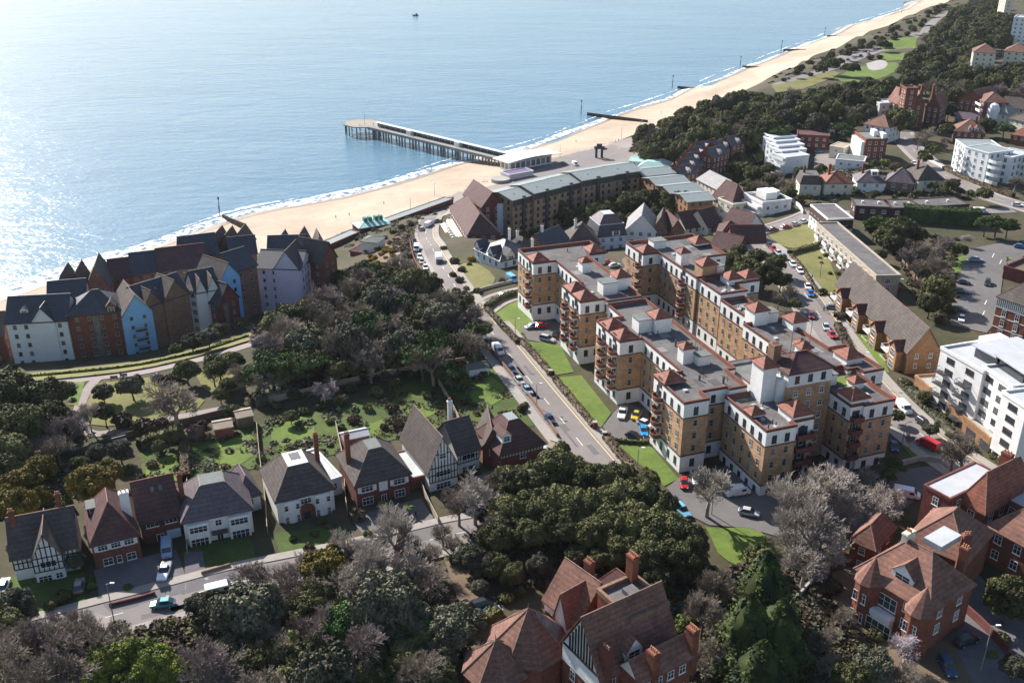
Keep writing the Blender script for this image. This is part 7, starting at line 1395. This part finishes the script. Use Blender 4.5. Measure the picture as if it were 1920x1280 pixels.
def vehicle_meshes(kind):
    W = {'car': .88, 'estate': .90, 'van': .98, 'lorry': 1.15, 'pickup': .95}[kind]; Lh = {'car': 2.05, 'estate': 2.3, 'van': 2.55, 'lorry': 3.6, 'pickup': 2.6}[kind]; M = {}
    pr = lambda w_, z0, z1: [(w_ * .82, z0), (w_, z0 + .18), (w_, z0 + (z1 - z0) * .6), (w_ * .93, z1 - .05), (w_ * .7, z1)]
    k = MB()
    if kind in ('car', 'estate', 'pickup'):
        bt = .92 if kind == 'car' else 1.0
        loft(k, [(-Lh, pr(W * .80, .38, .66)), (-Lh + .12, pr(W * .93, .25, .74)), (-Lh * .55, pr(W, .2, bt - .06)), (-Lh * .3, pr(W, .2, bt)), (Lh * .6, pr(W, .2, bt)), (Lh - .12, pr(W * .95, .25, bt - .04)), (Lh, pr(W * .84, .38, bt - .16))]); M['body'] = (k, 'paint')
        y0, y1, y2, y3 = {'car': (-1.05, -.35, 1.15, 1.85), 'estate': (-1.15, -.4, 1.85, 2.2), 'pickup': (-1.1, -.45, .55, .8)}[kind]; zr = 1.44 if kind == 'car' else 1.6
        k = MB(); loft(k, [(y0, [(W * .80, bt - .04), (W * .6, bt)]), (y1, [(W * .93, bt - .04), (W * .70, zr - .04)]), (y2, [(W * .93, bt - .04), (W * .68, zr - .05)]), (y3, [(W * .80, bt - .04), (W * .62, bt + .02)])]); M['windows'] = (k, GLASS)
        k = MB(); k.hexa([(-W * .70, y1 + .02, zr - .045), (W * .70, y1 + .02, zr - .045), (W * .68, y2, zr - .055), (-W * .68, y2, zr - .055)], [(-W * .62, y1 + .1, zr + .03), (W * .62, y1 + .1, zr + .03), (W * .60, y2 - .08, zr + .02), (-W * .60, y2 - .08, zr + .02)]); M['roof'] = (k, 'paint')
        if kind == 'pickup': k = MB(); k.box(-W * .8, W * .8, .85, Lh - .15, bt - .02, bt + .03); M['load_bed'] = (k, METAL_D)
    elif kind == 'van':
        loft(k, [(-Lh, pr(W * .85, .38, .85)), (-Lh + .15, pr(W * .95, .25, 1.0)), (-Lh + .75, pr(W, .22, 1.18)), (-Lh + 1.35, pr(W, .22, 1.98)), (Lh - .1, pr(W, .22, 2.02)), (Lh, pr(W * .95, .3, 1.95))]); M['body'] = (k, 'paint')
        k = MB(); k.hexa([(-W * .8, -Lh + .72, 1.22), (W * .8, -Lh + .72, 1.22), (W * .8, -Lh + 1.25, 1.85), (-W * .8, -Lh + 1.25, 1.85)], [(-W * .8, -Lh + .70, 1.26), (W * .8, -Lh + .70, 1.26), (W * .78, -Lh + 1.22, 1.9), (-W * .78, -Lh + 1.22, 1.9)])
        for s_ in (-1, 1): k.box(min(s_ * W, s_ * (W + .012)), max(s_ * W, s_ * (W + .012)), -Lh + 1.2, -Lh + 2.1, 1.15, 1.65)
        M['windows'] = (k, GLASS)
    else:
        k.box(-W, W, -Lh, -Lh + 1.8, .4, 2.4); M['body'] = (k, 'paint'); k = MB(); k.box(-W, W, -Lh + 1.95, Lh, .9, 2.6); M['cargo_box'] = (k, WHITE); k = MB(); k.box(-W * .9, W * .9, -Lh - .02, -Lh - .001, 1.3, 2.1); M['windows'] = (k, GLASS)
    for s_ in (-1, 1):
        k = MB(); k.box(s_ * W * .62 - .16, s_ * W * .62 + .16, -Lh - .015, -Lh + .12, .55, .70); M[f'headlight{s_}'] = (k, LAMP)
        k = MB(); k.box(s_ * W * .66 - .14, s_ * W * .66 + .14, Lh - .1, Lh + .012, .66, .84); M[f'tail_light{s_}'] = (k, TAIL)
        for y in (-Lh * .62, Lh * .60): k = MB(); k.tube((s_ * (W - .2), y, .33), (s_ * (W + .01), y, .33), .33, n=10); k.mi = 1; k.tube((s_ * (W + .012), y, .33), (s_ * (W + .02), y, .33), .18, n=8); M[f'wheel{s_}{y}'] = (k, [TYRE, PC_S])
    return {n: (kk.mesh(n.rstrip('-.0123456789'), (m if isinstance(m, list) else [paint('silver', PC['silver']) if m == 'paint' else m])), m) for n, (kk, m) in M.items()}
PC_S = paint('silver', PC['silver']); VM = {}
def car(x, y, hx, hy, col, kind, label, grp=None):
    if kind not in VM: VM[kind] = vehicle_meshes(kind)
    g = G(x, y, .7); g2 = G(x + hx * 4, y + hy * 4, .7); a = math.atan2(g2[1] - g[1], g2[0] - g[0]) + PI / 2
    nm = {'car': 'parked_car', 'estate': 'parked_car', 'van': 'van', 'lorry': 'lorry', 'pickup': 'pickup_truck'}[kind]; cat = {'car': 'car', 'estate': 'car'}.get(kind, kind)
    root = empty(nm, (g[0], g[1], gz(*g) + .16), label, cat, grp, a); pm = paint(col, PC[col])
    for n, (me, m) in VM[kind].items():
        o = inst(n.rstrip('-.0123456789'), me, root)
        if m == 'paint': o.material_slots[0].link = 'OBJECT'; o.material_slots[0].material = pm
GR = 'cars parked along the left kerb of the main road'
for t in ((905, 628, 1, 1, 'white', 'car', 'white car farthest up the parked line under the bare trees'), (917, 641, 1, 1.1, 'dark blue', 'car', 'dark blue car parked just beyond the white van on the main road'), (934, 657, 1, 1.1, 'white', 'van', 'white van parked at the kerb of the main road'), (959, 692, 1, 1.15, 'dark blue', 'car', 'dark blue car parked just below the white van on the main road'),
    (974, 713, 1, 1.15, 'silver', 'car', 'silver car parked on the main road, upper of a nose-to-tail pair'), (989, 731, 1, 1.15, 'grey blue', 'car', 'grey-blue car parked on the main road, lower of a nose-to-tail pair')): car(*t, GR)
for t in ((1031, 785, 1, 1.2, 'dark blue', 'car', 'dark blue car driving down the main road beside the red brick house'), (997, 611, -1, .25, 'grey blue', 'car', 'grey-blue hatchback in the forecourt beside the red car'), (1014, 610, 1, -.2, 'red', 'car', 'red car in the forecourt below the white corner tower'), (1026, 635, 1, .25, 'silver', 'estate', 'silver estate car parked across the forecourt'), (1041, 627, .4, -1, 'black', 'car', 'black car tucked behind the silver estate car'),
    (1167, 774, -.3, 1, 'white', 'pickup', 'white pickup parked in the side car park of the flats'), (1193, 778, -.6, 1, 'yellow', 'car', 'yellow car between the white pickup and the flats'), (1189, 817, 1, .35, 'black', 'car', 'black car at the hedge of the side car park'), (1207, 807, .2, 1, 'bright blue', 'car', 'bright blue car under the curved balconies'), (1210, 794, 1, .4, 'white', 'car', 'white car behind the bright blue one under the balconies'),
    (1283, 905, .1, 1, 'red', 'car', 'red car at the foot of the nearest flats corner'), (1306, 898, .1, 1, 'white', 'car', 'white car in the shade at the foot of the nearest flats'), (1383, 922, 1, -.15, 'white', 'van', 'white van beside the flats, behind the fan-shaped tree'), (1279, 956, 1, 1, 'light blue', 'estate', 'light blue car at the edge of the evergreen grove'), (1404, 960, 1, .2, 'silver', 'car', 'silver car in the shaded car park behind the fan-shaped tree'),
    (1676, 836, .3, 1, 'dark blue', 'car', 'dark blue car in the shade beside the roof garden wing'), (1695, 765, 1, 1, 'white', 'van', 'white van on the right-hand road by the flats'), (1732, 793, 1, .75, 'black', 'estate', 'black car on the right-hand road behind the white van'), (1740, 833, -1, -.5, 'red', 'van', 'bright red van on the right-hand road'), (1676, 752, .5, 1, 'red', 'car', 'red car half hidden behind the roof garden wing'),
    (791, 429, .8, -1, 'silver', 'car', 'silver car at the top of the bend, nearest the restaurant lane'), (804, 421, 1, -.7, 'white', 'van', 'white van parked at the top of the bend'), (819, 414, 1, -.4, 'grey', 'car', 'grey car beyond the van at the top of the bend'), (777, 452, -.1, 1, 'black', 'car', 'black car parked on the inside of the bend'), (781, 466, -.1, 1, 'white', 'van', 'white van parked below the black car on the bend'),
    (787, 481, .3, 1, 'white', 'car', 'white car, upper of three parked below the bend'), (791, 490, .3, 1, 'silver', 'car', 'silver car, middle of three parked below the bend'), (798, 501, .4, 1, 'white', 'car', 'white car, lowest of three parked below the bend'), (823, 489, .3, 1, 'grey', 'lorry', 'white-boxed lorry coming down towards the junction'),
    (960, 523, 1, .5, 'light blue', 'van', 'light blue van beside the pale blue villa'), (947, 552, 1, -.2, 'grey', 'car', 'grey car on the side street below the pale villa lawn'), (1152, 497, 1, -.2, 'silver', 'car', 'silver car in the yard behind the first flats'), (1138, 491, 1, -.1, 'red', 'car', 'red car in the yard behind the first flats'),
    (1450, 430, 1, -.2, 'maroon', 'car', 'maroon car in the street, leftmost of four by the dry lawn'), (1474, 425, 1, -.2, 'red', 'car', 'red car in the street above the dry lawn'), (1491, 420, 1, -.3, 'silver', 'car', 'silver car in the street above the dry lawn'), (1507, 415, 1, -.4, 'white', 'car', 'white car in the street, rightmost of four by the dry lawn'),
    (1443, 460, 1, .9, 'black', 'car', 'black car at the top of the right-hand road line'), (1450, 466, 1, .8, 'red', 'car', 'red car near the top of the right-hand road line'), (1460, 474, 1, .7, 'silver', 'car', 'silver car below the red one on the right-hand road'), (1470, 482, 1, .8, 'dark blue', 'car', 'dark blue car below the silver one on the right-hand road'), (1487, 495, .8, 1, 'white', 'car', 'white car beside the upper sloping lawn, farther of a pair'),
    (1500, 507, .8, 1, 'white', 'car', 'white car beside the upper sloping lawn, nearer of a pair'), (1515, 537, .3, 1, 'white', 'car', 'white car driving just above the blue one on the right-hand road'), (1520, 550, .3, 1, 'blue', 'car', 'blue car on the right-hand road'), (1521, 591, .2, 1, 'maroon', 'car', 'maroon car driving alone on the right-hand road'), (1549, 613, .4, 1, 'silver', 'car', 'silver car parked just above the red one by the hedges'),
    (1560, 627, .8, 1, 'red', 'car', 'red car parked by the hedges of the orange brick flats'), (1562, 576, 1, .1, 'grey', 'car', 'grey car in the drive above the orange brick flats'), (1830, 487, 1, .05, 'grey blue', 'estate', 'grey-blue car in the marked bays of the upper car park'), (1807, 529, 1, .1, 'black', 'car', 'black car, upper of the shaded pair in the car park'), (1852, 530, -.1, 1, 'black', 'estate', 'black car standing in the middle of the upper car park'),
    (1803, 546, 1, .15, 'dark blue', 'estate', 'dark blue car, lower of the shaded pair in the car park'), (1800, 580, 1, .2, 'dark blue', 'car', 'dark blue car under the trees beside the upper car park'), (1803, 597, 0, 1, 'white', 'car', 'white car at the bottom of the upper car park'), (1913, 462, 1, .1, 'blue', 'car', 'blue car above the walled roof garden at the right edge'),
    (308, 1070, -.35, 1, 'white', 'pickup', 'white pickup truck on the dark drive'), (313, 1030, 0, 1, 'grey blue', 'van', 'grey-blue van in front of the garage door'), (305, 1131, -1, .1, 'teal', 'car', 'teal car on the lower left road'), (6, 1097, .4, -1, 'white', 'car', 'white car at the left edge beside the timbered house'), (148, 1098, .2, -1, 'grey', 'car', 'grey car beside the small upright yellow-green bushes'), (414, 1106, 1, -.25, 'white', 'van', 'white van on the lower left road partly hidden by bushes'),
    (920, 1148, 1, -.45, 'bright blue', 'car', 'bright blue car beside the clipped hedge near the bottom mansion'), (906, 1131, 1, -.3, 'black', 'estate', 'black car next to the bright blue car near the bottom mansion'), (884, 872, .2, 1, 'dark blue', 'car', 'dark blue car in the drive of the tall-gabled timbered house'), (1023, 846, 0, 1, 'silver', 'car', 'silver car between the red brick house and its shed'), (125, 1192, 1, .3, 'silver', 'car', 'silver car under bare trees at the lower left'),
    (1273, 1246, .4, -1, 'silver', 'car', 'silver car behind the bottom mansion'), (1812, 1200, 1, -.4, 'black', 'estate', 'black car in the shaded yard at the lower right, farther one'), (1776, 1248, .5, 1, 'dark blue', 'estate', 'dark blue car in the shaded yard at the lower right'), (1632, 937, 1, -.4, 'white', 'car', 'white car behind the big bare grey trees'), (1700, 926, 1, .2, 'white', 'van', 'white van behind the pale flat-roofed mansion wing'),
    (1579, 249, 1, 0, 'white', 'car', 'white car by the kiosk at the wood edge'), (1602, 251, 1, 0, 'yellow', 'car', 'yellow car by the wood edge'), (1535, 284, 1, 0, 'teal', 'car', 'teal car behind the white stepped flats, nearest'), (1530, 276, 1, 0, 'blue', 'car', 'blue car behind the white stepped flats, farthest'), (1682, 267, .2, 1, 'black', 'car', 'black car beside the four-storey brick hotel'), (1714, 306, .6, 1, 'white', 'car', 'white car on the curving road by the hotel'),
    (1477, 147, 1, -.3, 'silver', 'car', 'silver car alone on the far clifftop road'), (1590, 112, 1, -.4, 'dark blue', 'car', 'dark blue car on the clifftop car park, leftmost of four'), (1602, 108, 1, -.4, 'silver', 'car', 'silver car on the clifftop car park'), (1614, 104, 1, -.4, 'black', 'car', 'black car on the clifftop car park'), (1628, 100, 1, -.3, 'white', 'car', 'white car on the clifftop car park'), (1838, 396, 1, 0, 'white', 'van', 'white van by the end of the tall clipped hedge'), (1908, 384, 1, .1, 'white', 'car', 'white car at the right edge on the upper road'),
    (1056, 306, 1, -.1, 'grey', 'car', 'grey car on the pier approach'), (1078, 308, 1, .6, 'white', 'van', 'white van on the pier approach'), (1132, 278, 1, -.2, 'white', 'car', 'white car by the arch beside the beach')): car(*t)
# ================= street furniture, walls, fences =================
def lamp(x, y, h, label):
    g = G(x, y); r = empty('street_lamp', (g[0], g[1], gz(*g)), label, 'street lamp', 'street lamps'); k = MB(); k.tube((0, 0, 0), (0, 0, h), .11, .07, 6); k.tube((0, 0, h), (.9, 0, h + .25), .05, n=5); k.build('pole', METAL_G, r); k = MB(); k.box(.6, 1.3, -.14, .14, h + .18, h + .34); k.build('lamp_head', WHITE, r)
for x, y, h, lb in ((1194, 896, 7, 'street lamp on the lawn at the end of the main road'), (1006, 763, 6, 'street lamp on the left pavement above the moving dark blue car'), (966, 637, 6, 'street lamp beside the forecourt entrance'), (1537, 520, 6, 'street lamp in the sloping lawn'), (1612, 710, 7, 'street lamp beside the orange brick flats path'), (1334, 965, 8, 'street lamp beside the fan-shaped tree'), (770, 395, 6, 'street lamp behind the beach huts'), (815, 366, 6, 'street lamp at the end of the beach huts'),
    (1050, 296, 7, 'tall lamp on the pier approach'), (1165, 262, 7, 'tall lamp by the beach beyond the pier'), (1200, 248, 7, 'tall lamp at the foot of the headland'), (1712, 372, 6, 'lamp post above the dark tile-hung flats'), (1680, 560, 6, 'lamp post behind the orange brick flats'), (1690, 838, 6, 'lamp post on the lawn by the red van'), (215, 1168, 8, 'wooden pole beside the lower left road'), (1838, 1260, 9, 'tall pole at the lower right corner')): lamp(x, y, h, lb)
def wall(name, label, pts, h, w_=.3, m=BRICK_B, cat='wall', posts=0):
    c = line_px(pts, 2.5, 1); o = (c[len(c) // 2][0], c[len(c) // 2][1]); z0 = gz(*o); k = MB(ID, (o[0], o[1], z0)); L_, R_ = offset_line(c, w_ / 2), offset_line(c, -w_ / 2)
    for i in range(len(c) - 1):
        z, y = gz(*c[i]), gz(*c[i + 1]); k.hexa([(*R_[i], z - .4), (*R_[i + 1], y - .4), (*L_[i + 1], y - .4), (*L_[i], z - .4)], [(*R_[i], z + h), (*R_[i + 1], y + h), (*L_[i + 1], y + h), (*L_[i], z + h)])
    r = empty(name, (o[0], o[1], z0), label, cat); k.build('panel' if name == 'fence' else 'masonry', m, r)
    if posts:
        k = MB(ID, (o[0], o[1], z0))
        for i in range(0, len(c), posts): x, y = c[i]; k.box(x - .1, x + .1, y - .1, y + .1, gz(x, y) - .2, gz(x, y) + h + .15)
        k.build('post', m, r)['kind'] = 'stuff'
for a_ in (('wall', 'brick boundary wall along the left pavement of the main road', [(905, 640), (950, 695), (990, 742), (1030, 795), (1045, 820)], 1.1, .3, BRICK_B), ('wall', 'low pale wall below the villa lawn at the junction', [(880, 552), (925, 538), (960, 530)], 1.0, .4, CONC), ('fence', 'timber fence between the gardens, left of the white hipped house', [(352, 905), (350, 960), (352, 1040)], 1.6, .12, WOODP), ('fence', 'pale fence between the two white rendered houses', [(482, 800), (488, 870), (497, 925), (502, 1000)], 1.7, .12, WOODP),
    ('fence', 'fence between the curved-bay white house and the dark brick house', [(630, 800), (645, 870), (648, 940), (652, 965)], 1.6, .12, WOODP), ('fence', 'fence below the drive of the dark brick house', [(790, 912), (800, 940), (822, 982)], 1.6, .12, WOODP), ('fence', 'long pale fence running down from the white shed to the gabled houses', [(822, 720), (845, 760), (862, 795)], 1.7, .12, WOODP), ('fence', 'fence between clifftop path and lawns behind the sheds', [(150, 852), (215, 826), (300, 806), (360, 792), (440, 772)], 1.5, .12, WOOD),
    ('fence', 'fence across the gardens below the wood', [(480, 762), (560, 742), (650, 720), (740, 702), (800, 690), (872, 680)], 1.6, .12, WOODP), ('fence', 'thin post fence along the clifftop path', [(0, 722), (120, 712), (260, 696), (380, 668), (470, 640)], .5, .06, WOOD, 'fence', 2), ('wall', 'low brick wall in front of the dark drive', [(205, 1138), (255, 1126), (292, 1115)], .8, .3, BRICK_D), ('wall', 'low brick wall in front of the white hipped house', [(378, 1078), (432, 1062)], .8, .3, BRICK_B),
    ('wall', 'white retaining wall along the curving road below the curved flats', [(1742, 302), (1780, 322), (1830, 345), (1890, 368)], 1.0, .35, WHITE), ('wall', 'curved white wall beside the white art deco flats', [(1485, 380), (1500, 390), (1505, 402)], 1.5, .3, WHITE), ('fence', 'red-brown timber fence behind the long cream flats', [(1690, 490), (1720, 530), (1745, 565)], 1.5, .15, WOOD), ('wall', 'cream garden wall beside the right-hand mansion', [(1500, 1120), (1540, 1075), (1585, 1035)], 1.4, .4, CONC), ('wall', 'brick wall between the right mansion and the yard', [(1800, 1140), (1850, 1185), (1890, 1230)], 1.8, .3, BRICK_D),
    ('wall', 'retaining wall behind the beach promenade', [(640, 440), (700, 420), (760, 402), (850, 372)], 1.0, .4, CONC), ('wall', 'dark wall on the inner side of the bend', [(768, 452), (772, 475), (783, 500), (795, 515)], 1.0, .3, BRICK_D), ('wall', 'stone wall beside the roof garden wing and lawn', [(1690, 872), (1730, 862), (1765, 868)], 1.2, .4, CONC)): wall(*a_)
for x, y, h, lb in ((1032, 705, 1.6, 'brick gate pier between second and third roadside lawns'), (1115, 805, 1.9, 'brick gate pier at the side car park entrance'), (1133, 822, 1.6, 'brick gate pier at the start of the last roadside lawn')):
    g = G(x, y); k = MB(); k.box(-.4, .4, -.4, .4, 0, h); k.mi = 1; k.box(-.5, .5, -.5, .5, h, h + .2); o = k.build('gate_pier', [BRICK_D, CONC]); o.location = (g[0], g[1], gz(*g)); tag(o, lb, 'gate pier', 'brick gate piers by the main road')
g = G(1123, 296); b = Bld('sculpture', 'dark arch sculpture on two thick pillars by the beach approach', 'sculpture', g, gz(*g)); k = MB(Fr((g[0], g[1], gz(*g)))); k.org = b.org
k.box(-2.2, -.9, -.6, .6, 0, 5); k.box(.9, 2.2, -.6, .6, 0, 5); b.part(k, 'pillars', METAL_D); k = MB(Fr((g[0], g[1], gz(*g)))); k.org = b.org; k.box(-2.8, 2.8, -.9, .9, 5, 6.4); k.box(-1.5, 1.5, -.6, .6, 6.4, 7.8); b.part(k, 'top', METAL_D)
for x, y, lb in ((214, 712, 'wooden bench beside the clifftop path, left one'), (232, 708, 'wooden bench beside the clifftop path, right one')):
    g = G(x, y); r = empty('park_bench', (g[0], g[1], gz(*g) + .1), lb, 'bench', 'benches by the clifftop path', .2)
    k = MB(); k.box(-.9, .9, -.25, .25, .42, .47); k.build('seat', WOOD, r); k = MB(); k.box(-.9, .9, .22, .28, .5, .95); k.build('backrest', WOOD, r)
    for u in (-.8, .8): k = MB(); k.box(u - .05, u + .05, -.22, .25, 0, .42); k.build('leg', METAL_D, r)
# ================= people (a few pixels tall) =================
def body_mesh(step):
    me = bpy.data.meshes.new('body'); v = [(0, 0, .95), (0, 0, 1.2), (0, 0, 1.42), (0, 0, 1.53), (0, 0, 1.66), (.19, 0, 1.40), (.24, .05, 1.12), (.25, -.06, .86), (-.19, 0, 1.40), (-.24, -.05, 1.12), (-.25, .08, .86), (.09, 0, .9), (.10, -step * .5, .48), (.10, -step * .7, .06), (-.09, 0, .9), (-.10, step * .4, .48), (-.10, step, .08), (.10, -step * .7 - .14, .04), (-.10, step - .12, .04)]
    e = [(0, 1), (1, 2), (2, 3), (3, 4), (2, 5), (5, 6), (6, 7), (2, 8), (8, 9), (9, 10), (0, 11), (11, 12), (12, 13), (0, 14), (14, 15), (15, 16), (13, 17), (16, 18)]
    me.from_pydata(v, e, []); o = bpy.data.objects.new('tmp', me); sc.collection.objects.link(o); m = o.modifiers.new('s', 'SKIN'); rr = [.16, .15, .16, .06, .12, .07, .055, .045, .07, .055, .045, .10, .07, .05, .10, .07, .05, .045, .045]
    for i, s_ in enumerate(me.skin_vertices[0].data): s_.radius = (rr[i], rr[i] * .8); s_.use_root = i == 0
    o.modifiers.new('u', 'SUBSURF').levels = 1; dg = bpy.context.evaluated_depsgraph_get(); ev = bpy.data.meshes.new_from_object(o.evaluated_get(dg)); bpy.data.objects.remove(o)
    ev.materials.clear(); ev.materials.append(mat('clothing', (.05, .055, .08), .9, .2, 3)); return ev
BM = [body_mesh(.22), body_mesh(.05)]; CL = [mat('cloth_' + n, c_, .9, .2, 3) for n, c_ in (('navy', (.03, .04, .09)), ('red', (.35, .04, .04)), ('black', (.02, .02, .02)), ('pale', (.5, .48, .45)))]
for i, (x, y, c_, lb) in enumerate(((1544, 586, 2, 'person in black on the right-hand pavement, left of a pair'), (1550, 584, 0, 'person in navy on the right-hand pavement, right of a pair'), (1432, 436, 2, 'person in black crossing at the top of the right-hand road'), (849, 517, 0, 'person in navy on the pavement below the pale villa'), (98, 714, 1, 'person in red walking on the clifftop path'), (1522, 525, 2, 'person in black on the pavement beside the sloping lawn'), (1154, 268, 2, 'person in black by the beach approach, left one'),
    (1160, 266, 0, 'person in navy by the beach approach, right one'), (675, 236, 0, 'person in navy on the pier head'), (700, 236, 2, 'person in black on the pier head'), (780, 972, 2, 'person in black on the drive of the dark brick house'), (655, 406, 2, 'person in black on the sand above the beach huts'), (630, 411, 1, 'person in red on the sand above the beach huts'), (720, 385, 0, 'person in navy on the sand near the bend'), (1080, 268, 2, 'person in black on the beach right of the pier'), (1240, 214, 1, 'person in red on the beach below the headland'))):
    z = 6.5 if y == 236 else None; g = P(x, y, z) if z else G(x, y); o = inst('person', BM[i % 2], None, (g[0], g[1], z or gz(*g) + .25), rt.uniform(0, 6)); o.material_slots[0].link = 'OBJECT'; o.material_slots[0].material = CL[c_]; tag(o, lb, 'person')
# ================= undergrowth of the woods and beds =================
def undergrowth(label, poly, m, n, leaf=.5, h=1.0):
    xs = [p[0] for p in poly]; ys = [p[1] for p in poly]; C = []
    wp = poly_px(poly); X = [p[0] for p in wp]; Y = [p[1] for p in wp]; cl = []
    for _ in range(n // 60): cl.append((rng.uniform(min(X), max(X)), rng.uniform(min(Y), max(Y)), rng.uniform(.8, 2.6), rng.uniform(.3, 1)))
    for cx_, cy_, r, hh in cl:
        if not inpoly((cx_, cy_), wp): continue
        for _ in range(60):
            a_ = rng.uniform(0, 2 * PI); q = r * math.sqrt(rng.random()); x, y = cx_ + q * math.cos(a_), cy_ + q * math.sin(a_); C.append((x, y, gz(x, y) + .1 + h * hh * (1 - (q / r) ** 2) * rng.uniform(.6, 1.1)))
    if not C: return
    C = np.array(C); Nn = rng.normal(scale=.55, size=C.shape) + np.array([0, 0, 1]); Nn /= np.linalg.norm(Nn, axis=1)[:, None]; V, Q = quads(C, Nn, leaf * (.6 + .8 * rng.random(len(C))))
    tag(inst('undergrowth', np_mesh('undergrowth', V, Q, m)), label, 'undergrowth', kind='stuff')
undergrowth('ivy and scrub under the wood above the gardens', [(470, 700), (560, 600), (640, 540), (740, 500), (820, 540), (900, 600), (880, 690), (740, 705), (600, 735), (480, 760)], L_E2, 42000)
undergrowth('brown leafless scrub under the wood above the gardens', [(470, 700), (560, 600), (640, 540), (740, 500), (820, 540), (900, 600), (880, 690), (740, 705), (600, 735), (480, 760)], L_B, 30000)
undergrowth('scrub on the slope between the waterfront houses and the path', [(470, 620), (560, 570), (640, 510), (700, 480), (690, 560), (600, 600), (480, 640)], L_B, 26000)
undergrowth('scrub below the evergreens at the left edge', [(-40, 730), (150, 725), (140, 800), (200, 850), (130, 960), (-40, 980)], L_E2, 22000)
undergrowth('rough planting below the lower left road', [(-40, 1240), (200, 1180), (330, 1160), (560, 1100), (820, 1060), (880, 1200), (860, 1300), (-40, 1310)], L_B, 46000)
undergrowth('green ground cover below the lower left road', [(-40, 1250), (200, 1190), (330, 1170), (560, 1110), (820, 1070), (860, 1200), (840, 1300), (-40, 1310)], L_E, 36000)
undergrowth('brown ground cover in the dark grove', [(900, 920), (1000, 880), (1160, 880), (1300, 1000), (1330, 1100), (1240, 1100), (1000, 1100), (880, 1080)], L_B, 26000)
undergrowth('ground cover between the two mansions', [(1260, 1100), (1420, 1060), (1520, 1060), (1560, 1160), (1640, 1210), (1640, 1310), (1280, 1310)], L_B, 30000)
undergrowth('green ground cover between the two mansions', [(1260, 1100), (1420, 1060), (1500, 1060), (1560, 1180), (1630, 1230), (1620, 1310), (1280, 1310)], L_E2, 20000)
undergrowth('garden plants in the beds of the back gardens', [(262, 850), (470, 800), (600, 770), (720, 740), (860, 660), (1000, 780), (870, 800), (640, 850), (270, 905)], L_E2, 15000, .4, 1.3)
undergrowth('pale border plants in the back gardens', [(262, 850), (470, 800), (600, 770), (720, 740), (860, 660), (1000, 780), (870, 800), (640, 850), (270, 905)], L_B, 9000, .35, 1.0)
undergrowth('scrub on the chine slopes', [(1340, 270), (1400, 262), (1450, 300), (1480, 330), (1500, 380), (1440, 380), (1380, 350), (1340, 320)], L_E2, 20000)
undergrowth('scrub on the wooded headland', [(1180, 285), (1210, 250), (1260, 222), (1330, 200), (1440, 180), (1460, 240), (1400, 262), (1290, 290)], L_B, 40000, .7)
undergrowth('low scrub on the cliff edge above the far beach', [(1400, 172), (1480, 130), (1600, 76), (1700, 36), (1790, -4), (1800, 4), (1740, 40), (1650, 84), (1560, 122), (1440, 168)], L_B, 60000, .9)
undergrowth('garden shrubs around the villas', [(1470, 340), (1560, 310), (1700, 310), (1800, 350), (1830, 375), (1600, 380), (1480, 390)], L_E2, 20000, .5)
undergrowth('scrub around the upper right car park', [(1640, 420), (1800, 450), (1790, 560), (1780, 620), (1720, 560), (1680, 480)], L_B, 26000, .5)
undergrowth('scrub on the bank inside the bend', [(740, 430), (790, 410), (770, 450), (775, 500), (750, 500), (735, 470)], L_B, 14000, .4)
undergrowth('scrub behind the promenade', [(640, 470), (700, 445), (780, 415), (850, 385), (840, 378), (760, 408), (640, 452)], L_E2, 9000, .4)
# ================= haze =================
m = bpy.data.materials.new('haze'); m.use_nodes = True; N = m.node_tree.nodes; N.remove(N['Principled BSDF']); pv = N.new('ShaderNodeVolumePrincipled'); pv.inputs['Color'].default_value = (0.80, 0.88, 1.0, 1); pv.inputs['Density'].default_value = 0.00003; pv.inputs['Anisotropy'].default_value = 0.2
m.node_tree.links.new(pv.outputs[0], N['Material Output'].inputs['Volume'])
k = MB(); k.box(-3600, 6200, -1600, 6200, -5, 146); tag(k.build('haze', m), kind='stuff')
